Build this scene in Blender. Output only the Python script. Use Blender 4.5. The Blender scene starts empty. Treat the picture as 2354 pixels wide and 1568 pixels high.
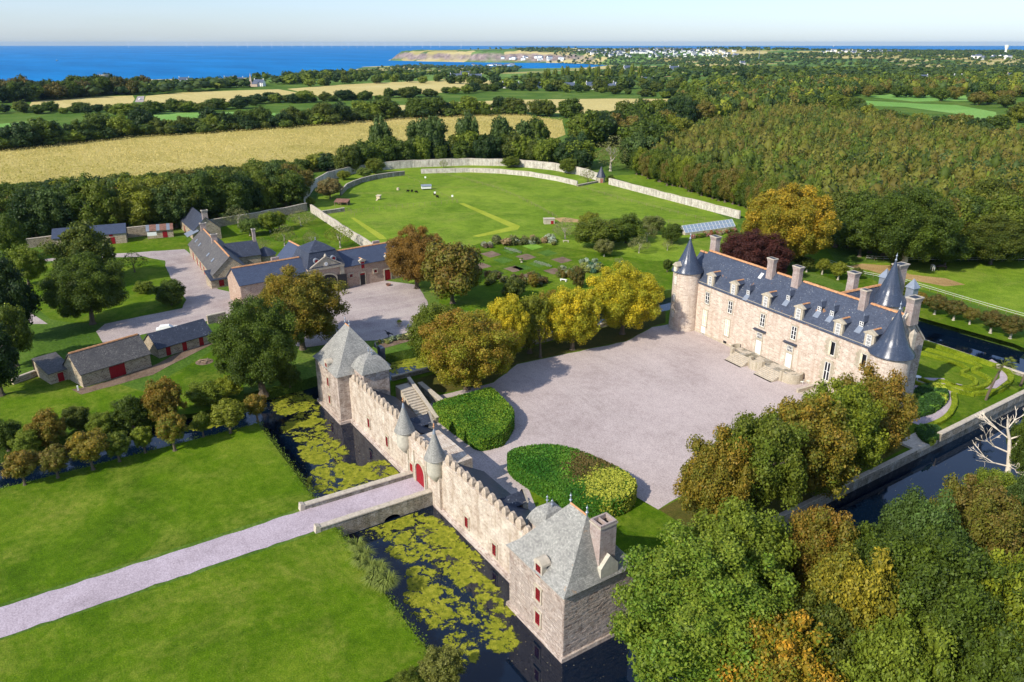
import bpy, bmesh, math, random
import numpy as np
from mathutils import Vector, Matrix, geometry
from mathutils import noise as mnoise
R = math.radians
rnd = random.Random(7)
scene = bpy.context.scene
col = scene.collection

# ---------------------------------------------------------------- camera, sky, sun
# world axes: x runs along the gate wall towards the near pavilion, y runs into the courtyard, metres
FPX, HY, HC, VX, VY = 1750.0, 98.0, 55.0, 1177.0, 784.0
PITCH = math.atan((VY - HY) / FPX)
YAW = R(56.7)
CAM = (105.65, -38.57)
cam_d = bpy.data.cameras.new('camera')
cam_d.sensor_width = 36.0
cam_d.lens = 36.0 * FPX / 2354.0
cam_d.clip_start = 1.0
cam_d.clip_end = 90000.0
cam = bpy.data.objects.new('camera', cam_d)
cam.location = (CAM[0], CAM[1], HC)
cam.rotation_euler = (math.pi / 2 - PITCH, 0, YAW)
col.objects.link(cam)
scene.camera = cam

SUN_EL = R(37)
_sa = math.atan2(-0.68, -0.733) + YAW
SUND = Vector((math.cos(_sa) * math.cos(SUN_EL), math.sin(_sa) * math.cos(SUN_EL), math.sin(SUN_EL)))
world = bpy.data.worlds.new('World')
scene.world = world
world.use_nodes = True
wn = world.node_tree.nodes
sky = wn.new('ShaderNodeTexSky')
sky.sky_type = 'NISHITA'
sky.sun_disc = False
sky.sun_elevation = SUN_EL
sky.sun_rotation = math.atan2(SUND.x, SUND.y)
sky.altitude = 100
sky.air_density = 1.0
sky.dust_density = 0.7
sky.ozone_density = 3.0
wn['Background'].inputs['Strength'].default_value = 0.13
_tint = wn.new('ShaderNodeMix'); _tint.data_type = 'RGBA'; _tint.blend_type = 'MULTIPLY'
_tint.inputs[0].default_value = 1.0; _tint.inputs[7].default_value = (0.87, 0.96, 1.19, 1.0)     # camera white balance
world.node_tree.links.new(sky.outputs[0], _tint.inputs[6])
# a thin veil of streaky high cloud, added over the whole sky to fill shadows
_tc = wn.new('ShaderNodeTexCoord'); _mp = wn.new('ShaderNodeMapping'); _mp.inputs['Scale'].default_value = (1.6, 1.6, 16.0)
_cn = wn.new('ShaderNodeTexNoise'); _cn.inputs['Scale'].default_value = 2.2; _cn.inputs['Detail'].default_value = 6; _cn.inputs['Roughness'].default_value = 0.6
_cr = wn.new('ShaderNodeMapRange'); _cr.inputs[1].default_value = 0.35; _cr.inputs[2].default_value = 0.7; _cr.inputs[3].default_value = 0.16; _cr.inputs[4].default_value = 0.34
_veil = wn.new('ShaderNodeMix'); _veil.data_type = 'RGBA'; _veil.inputs[7].default_value = (4.7, 5.5, 6.6, 1.0)
_l = world.node_tree.links.new
_l(_tc.outputs['Generated'], _mp.inputs['Vector']); _l(_mp.outputs[0], _cn.inputs['Vector']); _l(_cn.outputs['Fac'], _cr.inputs[0]); _l(_cr.outputs[0], _veil.inputs[0])
_l(_tint.outputs[2], _veil.inputs[6]); _l(_veil.outputs[2], wn['Background'].inputs['Color'])
sl = bpy.data.lights.new('sun', 'SUN')
sl.energy = 4.3
sl.angle = R(0.55)
sl.color = (1.0, 0.93, 0.82)
sun = bpy.data.objects.new('sun', sl)
sun.rotation_euler = (-SUND).to_track_quat('-Z', 'Y').to_euler()
sun.location = (0, 0, 300)
col.objects.link(sun)
vs = scene.view_settings
vs.view_transform = 'Standard'
vs.look = 'None'
vs.exposure = 0.35
vs.gamma = 1.0
vs.use_curve_mapping = False
try:
    scene.cycles.use_denoising = True
    scene.cycles.max_bounces = 6
    scene.cycles.transparent_max_bounces = 12
    scene.cycles.volume_bounces = 0
except Exception:
    pass

# ---------------------------------------------------------------- photo-plane helper: a ground spot seen at (px, py)
_cp, _sp = math.cos(PITCH), math.sin(PITCH)
_cy, _sy = math.cos(YAW), math.sin(YAW)
def uv2w(u, v):
    return (CAM[0] + u * _cy - v * _sy, CAM[1] + u * _sy + v * _cy)
def w2uv(x, y):
    dx, dy = x - CAM[0], y - CAM[1]
    return (dx * _cy + dy * _sy, -dx * _sy + dy * _cy)
def guv(px, py, z=0.0):
    a = (px - VX) / FPX; b = (VY - py) / FPX
    t = (HC - z) / -(b * _cp - _sp)
    return a * t, (_cp + b * _sp) * t
def G(px, py, z=0.0):
    return uv2w(*guv(px, py, z))
def depth(x, y, z=0.0):
    u, v = w2uv(x, y)
    return v * _cp + (HC - z) * _sp
def mpp(x, y, z=0.0):
    return depth(x, y, z) / FPX
def proj(x, y, z):
    u, v = w2uv(x, y)
    d = v * _cp - (z - HC) * _sp
    return VX + FPX * u / d, VY - FPX * (v * _sp + (z - HC) * _cp) / d

# ---------------------------------------------------------------- node helpers and materials
def lin(r, g, b):
    f = lambda c: (c / 255 / 12.92) if c / 255 <= 0.04045 else ((c / 255 + 0.055) / 1.055) ** 2.4
    return (f(r), f(g), f(b), 1.0)
class NT:
    def __init__(s, name):
        s.m = bpy.data.materials.new(name); s.m.use_nodes = True
        s.t = s.m.node_tree; s.n = s.t.nodes; s.bsdf = s.n['Principled BSDF']; s.out = s.n['Material Output']
        s.bsdf.inputs['Roughness'].default_value = 0.85
        s.bsdf.inputs['Specular IOR Level'].default_value = 0.25
    def add(s, ty, **kw):
        n = s.n.new(ty)
        for k, v in kw.items():
            if k in n.inputs: n.inputs[k].default_value = v
            else: setattr(n, k, v)
        return n
    def lk(s, a, b): s.t.links.new(a, b)
    def uv(s):
        n = s.add('ShaderNodeUVMap'); return n.outputs[0]
    def obj(s): return s.add('ShaderNodeTexCoord').outputs['Object']
    def pos(s): return s.add('ShaderNodeNewGeometry').outputs['Position']
    def mapp(s, v, sc=(1, 1, 1), rot=(0, 0, 0)):
        n = s.add('ShaderNodeMapping'); n.inputs['Scale'].default_value = sc; n.inputs['Rotation'].default_value = rot
        s.lk(v, n.inputs['Vector']); return n.outputs[0]
    def noise(s, v, scale, detail=4.0, rough=0.55, dist=0.0):
        n = s.add('ShaderNodeTexNoise'); n.inputs['Scale'].default_value = scale
        n.inputs['Detail'].default_value = detail; n.inputs['Roughness'].default_value = rough; n.inputs['Distortion'].default_value = dist
        s.lk(v, n.inputs['Vector']); return n.outputs['Fac']
    def ramp(s, f, a, b, ca=(0, 0, 0, 1), cb=(1, 1, 1, 1), mid=None):
        n = s.add('ShaderNodeValToRGB'); e = n.color_ramp.elements
        e[0].position = a; e[1].position = b; e[0].color = ca; e[1].color = cb
        if mid:
            k = e.new(mid[0]); k.color = mid[1]
        s.lk(f, n.inputs[0]); return n.outputs[0]
    def mix(s, f, a, b, mode='MIX'):
        n = s.add('ShaderNodeMix'); n.data_type = 'RGBA'; n.blend_type = mode; n.clamp_factor = True
        for sock, v in ((n.inputs[0], f), (n.inputs[6], a), (n.inputs[7], b)):
            if isinstance(v, (tuple, list, float, int)): sock.default_value = v
            else: s.lk(v, sock)
        return n.outputs[2]
    def math(s, op, a, b=0.0, c=0.0):
        n = s.add('ShaderNodeMath'); n.operation = op
        for i, v in enumerate((a, b, c)):
            if isinstance(v, (float, int)): n.inputs[i].default_value = v
            else: s.lk(v, n.inputs[i])
        return n.outputs[0]
    def bump(s, h, strength=0.4, dist=0.05):
        n = s.add('ShaderNodeBump'); n.inputs['Strength'].default_value = strength; n.inputs['Distance'].default_value = dist
        s.lk(h, n.inputs['Height']); s.lk(n.outputs[0], s.bsdf.inputs['Normal'])
    def color(s, c):
        if isinstance(c, tuple): s.bsdf.inputs['Base Color'].default_value = c
        else: s.lk(c, s.bsdf.inputs['Base Color'])
        return s
    def rough(s, r, spec=None):
        s.bsdf.inputs['Roughness'].default_value = r
        if spec is not None: s.bsdf.inputs['Specular IOR Level'].default_value = spec
        return s

def stone_mat(name, c1, c2, mortar, w=0.55, h=0.24, patch=None, amt=0.5, stain=None, msize=0.02, bump=0.6, warp=0.10):
    t = NT(name); uv = t.uv()
    wob = t.add('ShaderNodeTexNoise'); wob.inputs['Scale'].default_value = 1.3; t.lk(uv, wob.inputs['Vector'])
    vm = t.add('ShaderNodeVectorMath'); vm.operation = 'MULTIPLY_ADD'; vm.inputs[1].default_value = (warp * 1.5, warp, 0)
    t.lk(wob.outputs['Color'], vm.inputs[0]); t.lk(uv, vm.inputs[2])
    bt = t.add('ShaderNodeTexBrick'); t.lk(vm.outputs[0], bt.inputs['Vector'])
    bt.inputs['Scale'].default_value = 1; bt.inputs['Brick Width'].default_value = w; bt.inputs['Row Height'].default_value = h
    bt.inputs['Mortar Size'].default_value = msize; bt.inputs['Mortar Smooth'].default_value = 0.3; bt.inputs['Bias'].default_value = 0.0
    bt.inputs['Color1'].default_value = c1; bt.inputs['Color2'].default_value = c2; bt.inputs['Mortar'].default_value = mortar
    fine = t.noise(uv, 5.0, 5, 0.7)
    c = t.mix(0.5, bt.outputs['Color'], t.ramp(fine, 0.3, 0.72, (0.42, 0.39, 0.37, 1), (1.12, 1.12, 1.12, 1)), 'MULTIPLY')
    c = t.mix(0.4, c, t.ramp(t.noise(uv, 16.0, 3, 0.6), 0.3, 0.7, (0.5, 0.5, 0.5, 1), (1, 1, 1, 1)), 'MULTIPLY')
    pit = t.ramp(t.noise(t.mapp(uv, (3.2, 6.5, 1)), 1.0, 3, 0.7), 0.30, 0.44, (0.42, 0.37, 0.34, 1), (1, 1, 1, 1))
    c = t.mix(0.75, c, pit, 'MULTIPLY')
    if patch:
        f = t.ramp(t.noise(uv, 0.55, 6, 0.65), 0.62 - amt * 0.3, 0.78 - amt * 0.2)
        f2 = t.math('MULTIPLY', f, t.ramp(fine, 0.35, 0.6))
        c = t.mix(f2, c, patch)
    if stain:
        st = t.noise(t.mapp(uv, (1.2, 0.16, 1)), 1.0, 5, 0.65)
        c = t.mix(t.math('MULTIPLY', t.ramp(st, 0.48, 0.72), 0.8), c, stain)
    t.color(c); t.rough(0.92, 0.15)
    hh = t.math('ADD', t.math('MULTIPLY', bt.outputs['Fac'], -1.0), t.math('MULTIPLY', fine, 0.8))
    t.bump(hh, bump, 0.06)
    return t.m

def slate_mat(name, c1, c2, speck, amt=0.15, rough=0.45, lich=None, lamt=0.0, row=0.17, sk=0.85):
    t = NT(name); uv = t.uv()
    bt = t.add('ShaderNodeTexBrick'); t.lk(uv, bt.inputs['Vector'])
    bt.inputs['Scale'].default_value = 1; bt.inputs['Brick Width'].default_value = 0.26; bt.inputs['Row Height'].default_value = row
    bt.inputs['Mortar Size'].default_value = 0.012; bt.inputs['Color1'].default_value = c1; bt.inputs['Color2'].default_value = c2
    bt.inputs['Mortar'].default_value = (c1[0] * .5, c1[1] * .5, c1[2] * .5, 1)
    c = t.mix(0.45, bt.outputs['Color'], t.ramp(t.noise(uv, 0.7, 6, 0.65), 0.3, 0.7, (0.55, 0.55, 0.56, 1), (1, 1, 1, 1)), 'MULTIPLY')
    vz = t.add('ShaderNodeTexVoronoi'); vz.inputs['Scale'].default_value = 2.6; t.lk(uv, vz.inputs['Vector'])
    dots = t.ramp(vz.outputs['Distance'], 0.10, 0.22, (1, 1, 1, 1), (0, 0, 0, 1))
    big = t.ramp(t.noise(uv, 0.35, 5, 0.7), 0.62 - amt * 0.5, 0.75 - amt * 0.35)
    fn = t.ramp(t.noise(uv, 4.5, 5, 0.8), 0.70 - amt * 0.35, 0.80 - amt * 0.3)
    c = t.mix(t.math('MULTIPLY', t.math('MAXIMUM', t.math('MULTIPLY', dots, big), t.math('MULTIPLY', fn, big)), sk), c, speck)
    if lich:
        f = t.math('MULTIPLY', t.ramp(t.noise(uv, 0.30, 5, 0.75), 0.66 - lamt * .3, 0.74 - lamt * .3), t.ramp(t.noise(uv, 5, 4, 0.8), 0.42, 0.6))
        c = t.mix(f, c, lich)
    t.color(c); t.rough(rough, 0.4)
    t.bump(t.math('ADD', t.math('MULTIPLY', bt.outputs['Fac'], -0.7), t.noise(uv, 9, 3)), 0.35, 0.03)
    return t.m

def plain(name, c, rough=0.7, spec=0.25, var=0.25, scale=3.0, metal=0.0, bump=0.15):
    t = NT(name); o = t.obj()
    t.color(t.mix(var, c, t.ramp(t.noise(o, scale, 5, 0.65), 0.3, 0.7, (0.35, 0.35, 0.35, 1), (1.15, 1.15, 1.15, 1)), 'MULTIPLY'))
    t.rough(rough, spec); t.bsdf.inputs['Metallic'].default_value = metal
    if bump: t.bump(t.noise(o, scale * 6, 3), bump, 0.02)
    return t.m

def ground_mat(name, cols, s1=0.05, s2=1.6, fine=7.0, bump=0.5, bdist=0.08, streak=None, dry=None, dryamt=0.5, rings=None):
    """cols: dark, mid, light"""
    t = NT(name); p = t.pos()
    a = t.noise(p, s1, 6, 0.62, 0.6); b = t.noise(p, s2, 5, 0.7); f = t.noise(p, fine, 3, 0.7)
    k = t.math('ADD', t.math('MULTIPLY', a, 0.55), t.math('ADD', t.math('MULTIPLY', b, 0.30), t.math('MULTIPLY', f, 0.15)))
    c = t.ramp(k, 0.36, 0.66, cols[0], cols[2], (0.5, cols[1]))
    if dry:
        d = t.math('MULTIPLY', t.ramp(t.noise(p, s1 * 1.7, 7, 0.7, 1.2), 0.54 - dryamt * .08, 0.68), t.ramp(b, 0.32, 0.6))
        c = t.mix(t.math('MULTIPLY', d, 0.8), c, dry)
        c = t.mix(0.6, c, t.ramp(t.noise(p, s1 * 4.5, 6, 0.7, 0.8), 0.32, 0.62, (0.55, 0.62, 0.5, 1), (1.1, 1.08, 1.05, 1)), 'MULTIPLY')
    if streak:
        sc, rot, colr, am = streak
        s_ = t.noise(t.mapp(p, sc, (0, 0, rot)), 1.0, 4, 0.6, 0.4)
        c = t.mix(t.math('MULTIPLY', t.ramp(s_, 0.46, 0.66), am), c, colr)
    if rings:
        for ctr, am in rings:
            wv = t.add('ShaderNodeTexWave'); wv.wave_type = 'RINGS'; wv.rings_direction = 'Z'; wv.inputs['Scale'].default_value = 0.3; wv.inputs['Distortion'].default_value = 7.0; wv.inputs['Detail'].default_value = 3; wv.inputs['Detail Scale'].default_value = 0.25
            mp = t.add('ShaderNodeMapping'); mp.inputs['Location'].default_value = (-ctr[0], -ctr[1], 0); t.lk(p, mp.inputs['Vector']); t.lk(mp.outputs[0], wv.inputs['Vector'])
            c = t.mix(t.math('MULTIPLY', t.math('MULTIPLY', t.ramp(wv.outputs['Fac'], 0.62, 0.95), t.ramp(t.noise(p, 0.09, 4, 0.6), 0.42, 0.62)), am), c, lin(216, 204, 196))
    c = t.mix(0.55, c, t.ramp(f, 0.32, 0.66, (0.42, 0.42, 0.42, 1), (1.12, 1.12, 1.12, 1)), 'MULTIPLY')
    t.color(c); t.rough(0.95, 0.08)
    t.bump(t.math('ADD', f, b), bump, bdist)
    return t.m

def leaf_mat(name):
    t = NT(name)
    oi = t.add('ShaderNodeObjectInfo'); at = t.add('ShaderNodeAttribute'); at.attribute_name = 'Col'
    a2 = t.add('ShaderNodeAttribute'); a2.attribute_type = 'OBJECT'; a2.attribute_name = 'second_colour'
    sp = t.add('ShaderNodeSeparateColor'); t.lk(at.outputs['Color'], sp.inputs[0])
    c = t.mix(sp.outputs[0], oi.outputs['Color'], a2.outputs['Color'])
    br = t.add('ShaderNodeCombineColor')
    for i in range(3): t.lk(sp.outputs[1], br.inputs[i])
    c = t.mix(1.0, t.mix(1.0, c, br.outputs[0], 'MULTIPLY'), (1.02, 1.03, 0.90, 1), 'MULTIPLY')
    t.color(c); t.rough(0.55, 0.22)
    tr = t.add('ShaderNodeBsdfTranslucent'); t.lk(t.mix(1.0, c, (1.25, 1.3, 0.7, 1), 'MULTIPLY'), tr.inputs[0])
    ms = t.add('ShaderNodeMixShader'); ms.inputs[0].default_value = 0.28
    t.lk(t.bsdf.outputs[0], ms.inputs[1]); t.lk(tr.outputs[0], ms.inputs[2]); t.lk(ms.outputs[0], t.out.inputs['Surface'])
    return t.m

def vcol_leaf_mat(name):
    t = NT(name)
    at = t.add('ShaderNodeAttribute'); at.attribute_name = 'Col'
    t.color(at.outputs['Color']); t.rough(0.6, 0.18)
    tr = t.add('ShaderNodeBsdfTranslucent'); t.lk(t.mix(1.0, at.outputs['Color'], (1.2, 1.25, 0.7, 1), 'MULTIPLY'), tr.inputs[0])
    ms = t.add('ShaderNodeMixShader'); ms.inputs[0].default_value = 0.25
    t.lk(t.bsdf.outputs[0], ms.inputs[1]); t.lk(tr.outputs[0], ms.inputs[2]); t.lk(ms.outputs[0], t.out.inputs['Surface'])
    return t.m

def water_mat(name, c, rough=0.03, wave=3.0, bst=0.06, spec=0.5, leaves=False):
    t = NT(name); p = t.pos()
    cc = c
    if leaves:
        v = t.add('ShaderNodeTexVoronoi'); v.inputs['Scale'].default_value = 1.6; t.lk(p, v.inputs['Vector'])
        d = t.math('MULTIPLY', t.ramp(v.outputs['Distance'], 0.07, 0.10, (1, 1, 1, 1), (0, 0, 0, 1)), t.ramp(t.noise(p, 0.12, 4, 0.6), 0.46, 0.62))
        cc = t.mix(d, c, lin(150, 140, 105))
        t.lk(t.math('MULTIPLY_ADD', d, 0.6, rough), t.bsdf.inputs['Roughness'])
    t.color(cc)
    if not leaves: t.rough(rough)
    t.bsdf.inputs['Specular IOR Level'].default_value = spec
    t.bsdf.inputs['IOR'].default_value = 1.33
    t.bump(t.noise(p, wave, 4, 0.6), bst, 0.03)
    return t.m

M = {}
M['stone'] = stone_mat('chateau_stone', lin(242, 226, 206), lin(208, 186, 166), lin(244, 232, 214), 0.7, 0.26, lin(240, 224, 204), 0.3, lin(178, 154, 132), 0.022, 0.6)
M['wall_stone'] = stone_mat('gate_wall_stone', lin(226, 206, 182), lin(182, 158, 138), lin(232, 218, 198), 0.6, 0.26, lin(234, 224, 206), 0.7, lin(160, 140, 118), 0.03, 0.7)
M['grey_stone'] = stone_mat('pavilion_stone', lin(218, 200, 184), lin(160, 138, 124), lin(222, 208, 192), 0.62, 0.25, lin(224, 212, 198), 0.5, lin(128, 112, 102), 0.028, 0.7)
M['rubble'] = stone_mat('farm_rubble', lin(206, 186, 156), lin(140, 120, 98), lin(222, 208, 182), 0.55, 0.26, lin(192, 180, 158), 0.5, None, 0.035, 0.9, 0.22)
M['pink_rubble'] = stone_mat('stable_stone', lin(212, 180, 155), lin(184, 146, 126), lin(216, 200, 180), 0.45, 0.22, lin(206, 190, 168), 0.4, None, 0.03, 0.7, 0.2)
M['wall_lime'] = stone_mat('garden_wall_stone', lin(222, 210, 190), lin(178, 166, 148), lin(230, 220, 202), 0.6, 0.3, lin(234, 228, 214), 0.85, lin(120, 112, 98), 0.04, 0.8, 0.25)
M['old_wall'] = stone_mat('mossy_wall_stone', lin(168, 158, 138), lin(124, 116, 100), lin(176, 168, 150), 0.5, 0.25, lin(200, 196, 184), 0.6, lin(84, 84, 62), 0.04, 0.9, 0.25)
M['ashlar'] = stone_mat('pale_ashlar', lin(214, 203, 180), lin(198, 186, 162), lin(186, 174, 150), 0.8, 0.4, lin(190, 180, 160), 0.35, lin(150, 140, 116), 0.012, 0.25, 0.02)
M['pale_stone'] = plain('pale_granite', lin(196, 184, 164), 0.9, 0.15, 0.5, 2.5)
M['merlon'] = plain('merlon_stone', lin(198, 180, 158), 0.95, 0.1, 0.8, 4.0)
M['render'] = plain('grey_render', lin(196, 190, 172), 0.9, 0.15, 0.45, 1.6)
M['chimney'] = stone_mat('chimney_stone', lin(196, 178, 168), lin(176, 156, 148), lin(190, 176, 164), 0.5, 0.26, lin(184, 178, 170), 0.4, lin(126, 116, 108), 0.015, 0.4)
M['slate'] = slate_mat('blue_slate', lin(80, 88, 104), lin(64, 71, 86), lin(186, 190, 190), 0.2, 0.42)
M['slate_orange'] = slate_mat('blue_slate_with_lichen', lin(80, 88, 104), lin(64, 71, 86), lin(200, 202, 198), 0.34, 0.42, lin(206, 140, 30), 0.12)
M['slate_cone'] = slate_mat('cone_slate', lin(70, 80, 98), lin(58, 67, 84), lin(180, 186, 190), 0.16, 0.22, None, 0, 0.2)
M['slate_dark'] = slate_mat('dark_slate', lin(70, 76, 90), lin(54, 58, 70), lin(186, 192, 196), 0.3, 0.5)
M['slate_lichen'] = slate_mat('lichen_slate', lin(160, 157, 148), lin(128, 126, 120), lin(198, 196, 182), 0.6, 0.7, sk=0.55)
M['slate_lichen_o'] = slate_mat('lichen_slate_rust', lin(160, 157, 148), lin(128, 126, 120), lin(198, 196, 182), 0.6, 0.7, lin(206, 146, 60), 0.12, sk=0.55)
M['slate_old'] = slate_mat('old_slate', lin(104, 100, 96), lin(80, 76, 74), lin(172, 166, 150), 0.45, 0.6, lin(150, 116, 60), 0.06)
M['slate_new'] = slate_mat('new_slate', lin(80, 90, 110), lin(68, 76, 96), lin(160, 166, 170), 0.08, 0.45)
M['ridge'] = plain('orange_ridge_tile', lin(206, 152, 108), 0.85, 0.15, 0.6, 2.0)
M['red'] = plain('red_paint', lin(150, 24, 34), 0.55, 0.3, 0.25, 2.0)
M['white'] = plain('white_paint', lin(240, 238, 230), 0.5, 0.3, 0.08, 2.0, bump=0)
M['cream'] = plain('cream_shutter', lin(238, 222, 176), 0.6, 0.25, 0.12, 2.0, bump=0)
M['black'] = plain('black_paint', lin(34, 34, 38), 0.45, 0.4, 0.3, 2.0)
M['lead'] = plain('lead_sheet', lin(150, 158, 168), 0.38, 0.5, 0.35, 2.0, 0.3)
M['rust'] = plain('rusty_sheet', lin(142, 104, 88), 0.8, 0.2, 0.8, 1.2)
M['wood'] = plain('weathered_wood', lin(150, 130, 104), 0.85, 0.15, 0.6, 4.0)
M['pale_wood'] = plain('pale_wood', lin(206, 190, 158), 0.8, 0.15, 0.4, 4.0)
M['bark'] = plain('bark', lin(112, 100, 84), 0.95, 0.1, 0.7, 5.0)
M['pale_bark'] = plain('pale_bark', lin(190, 180, 160), 0.9, 0.1, 0.5, 4.0)
M['dead_wood'] = plain('bleached_wood', lin(222, 208, 186), 0.85, 0.15, 0.35, 3.0)
_g = NT('dark_glass'); _g.color(lin(26, 30, 38)); _g.rough(0.12, 0.5); M['glass'] = _g.m
_g = NT('greenhouse_glass'); _g.color(lin(150, 168, 190)); _g.rough(0.15, 0.5); _g.bsdf.inputs['Alpha'].default_value = 0.75; M['ghglass'] = _g.m
M['leaf'] = leaf_mat('leaf')
M['vleaf'] = vcol_leaf_mat('foliage')
M['lawn'] = ground_mat('lawn_grass', (lin(56, 86, 6), lin(86, 116, 12), lin(126, 142, 40)), 0.045, 1.1, 6.0, 0.6, 0.1, None, lin(138, 142, 58), 0.9)
M['meadow'] = ground_mat('meadow_grass', (lin(88, 118, 22), lin(118, 144, 38), lin(148, 164, 58)), 0.03, 0.5, 3.0, 0.6, 0.12, None, lin(140, 146, 66), 0.4)
M['mown'] = ground_mat('mown_stripe', (lin(140, 152, 40), lin(158, 168, 52), lin(174, 178, 68)), 0.1, 1.0, 5.0, 0.4, 0.06)
M['pasture'] = ground_mat('rough_grass', (lin(60, 90, 24), lin(86, 114, 38), lin(120, 134, 62)), 0.03, 0.4, 2.0, 0.6, 0.2)
M['court'] = ground_mat('court_gravel', (lin(162, 147, 141), lin(187, 172, 166), lin(205, 190, 183)), 0.05, 0.7, 5.0, 0.25, 0.03, ((0.03, 0.16, 1), R(55), lin(204, 192, 184), 0.2), rings=(((10, 2), .12),))
M['path'] = ground_mat('path_gravel', (lin(162, 148, 152), lin(184, 169, 174), lin(198, 184, 190)), 0.12, 0.9, 5.5, 0.4, 0.04)
M['yard'] = ground_mat('yard_gravel', (lin(150, 136, 132), lin(174, 160, 154), lin(194, 180, 170)), 0.07, 0.6, 4.0, 0.3, 0.03, ((0.3, 0.05, 1), R(20), lin(200, 188, 176), 0.4))
M['soil'] = ground_mat('garden_soil', (lin(98, 82, 66), lin(126, 106, 88), lin(150, 130, 110)), 0.3, 2.0, 6.0, 0.8, 0.1)
M['dirt'] = ground_mat('bare_earth', (lin(150, 122, 78), lin(180, 150, 100), lin(200, 172, 120)), 0.1, 0.8, 4.0, 0.5, 0.06)
M['leaflitter'] = ground_mat('grass_with_leaves', (lin(62, 66, 22), lin(84, 84, 34), lin(112, 96, 48)), 0.08, 0.8, 4.0, 0.6, 0.08)
M['maize_ground'] = ground_mat('maize', (lin(160, 148, 76), lin(196, 178, 104), lin(210, 190, 122)), 0.02, 0.35, 1.2, 1.0, 0.5, ((0.012, 0.16, 1), R(-22), lin(172, 160, 76), 0.5))
M['stubble'] = ground_mat('stubble', (lin(190, 170, 104), lin(206, 188, 120), lin(214, 198, 136)), 0.01, 0.1, 0.6, 0.6, 0.4, ((0.01, 0.2, 1), R(-15), lin(176, 164, 92), 0.4))
M['farfield'] = ground_mat('green_field', (lin(104, 150, 62), lin(124, 166, 78), lin(146, 180, 96)), 0.01, 0.1, 0.6, 0.3, 0.2)
M['moat'] = water_mat('moat_water', (0.002, 0.007, 0.018, 1), 0.03, 2.5, 0.05, 1.0, True)  # slight blue in the base colour stands in for reflected sky
M['sea'] = None
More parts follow.
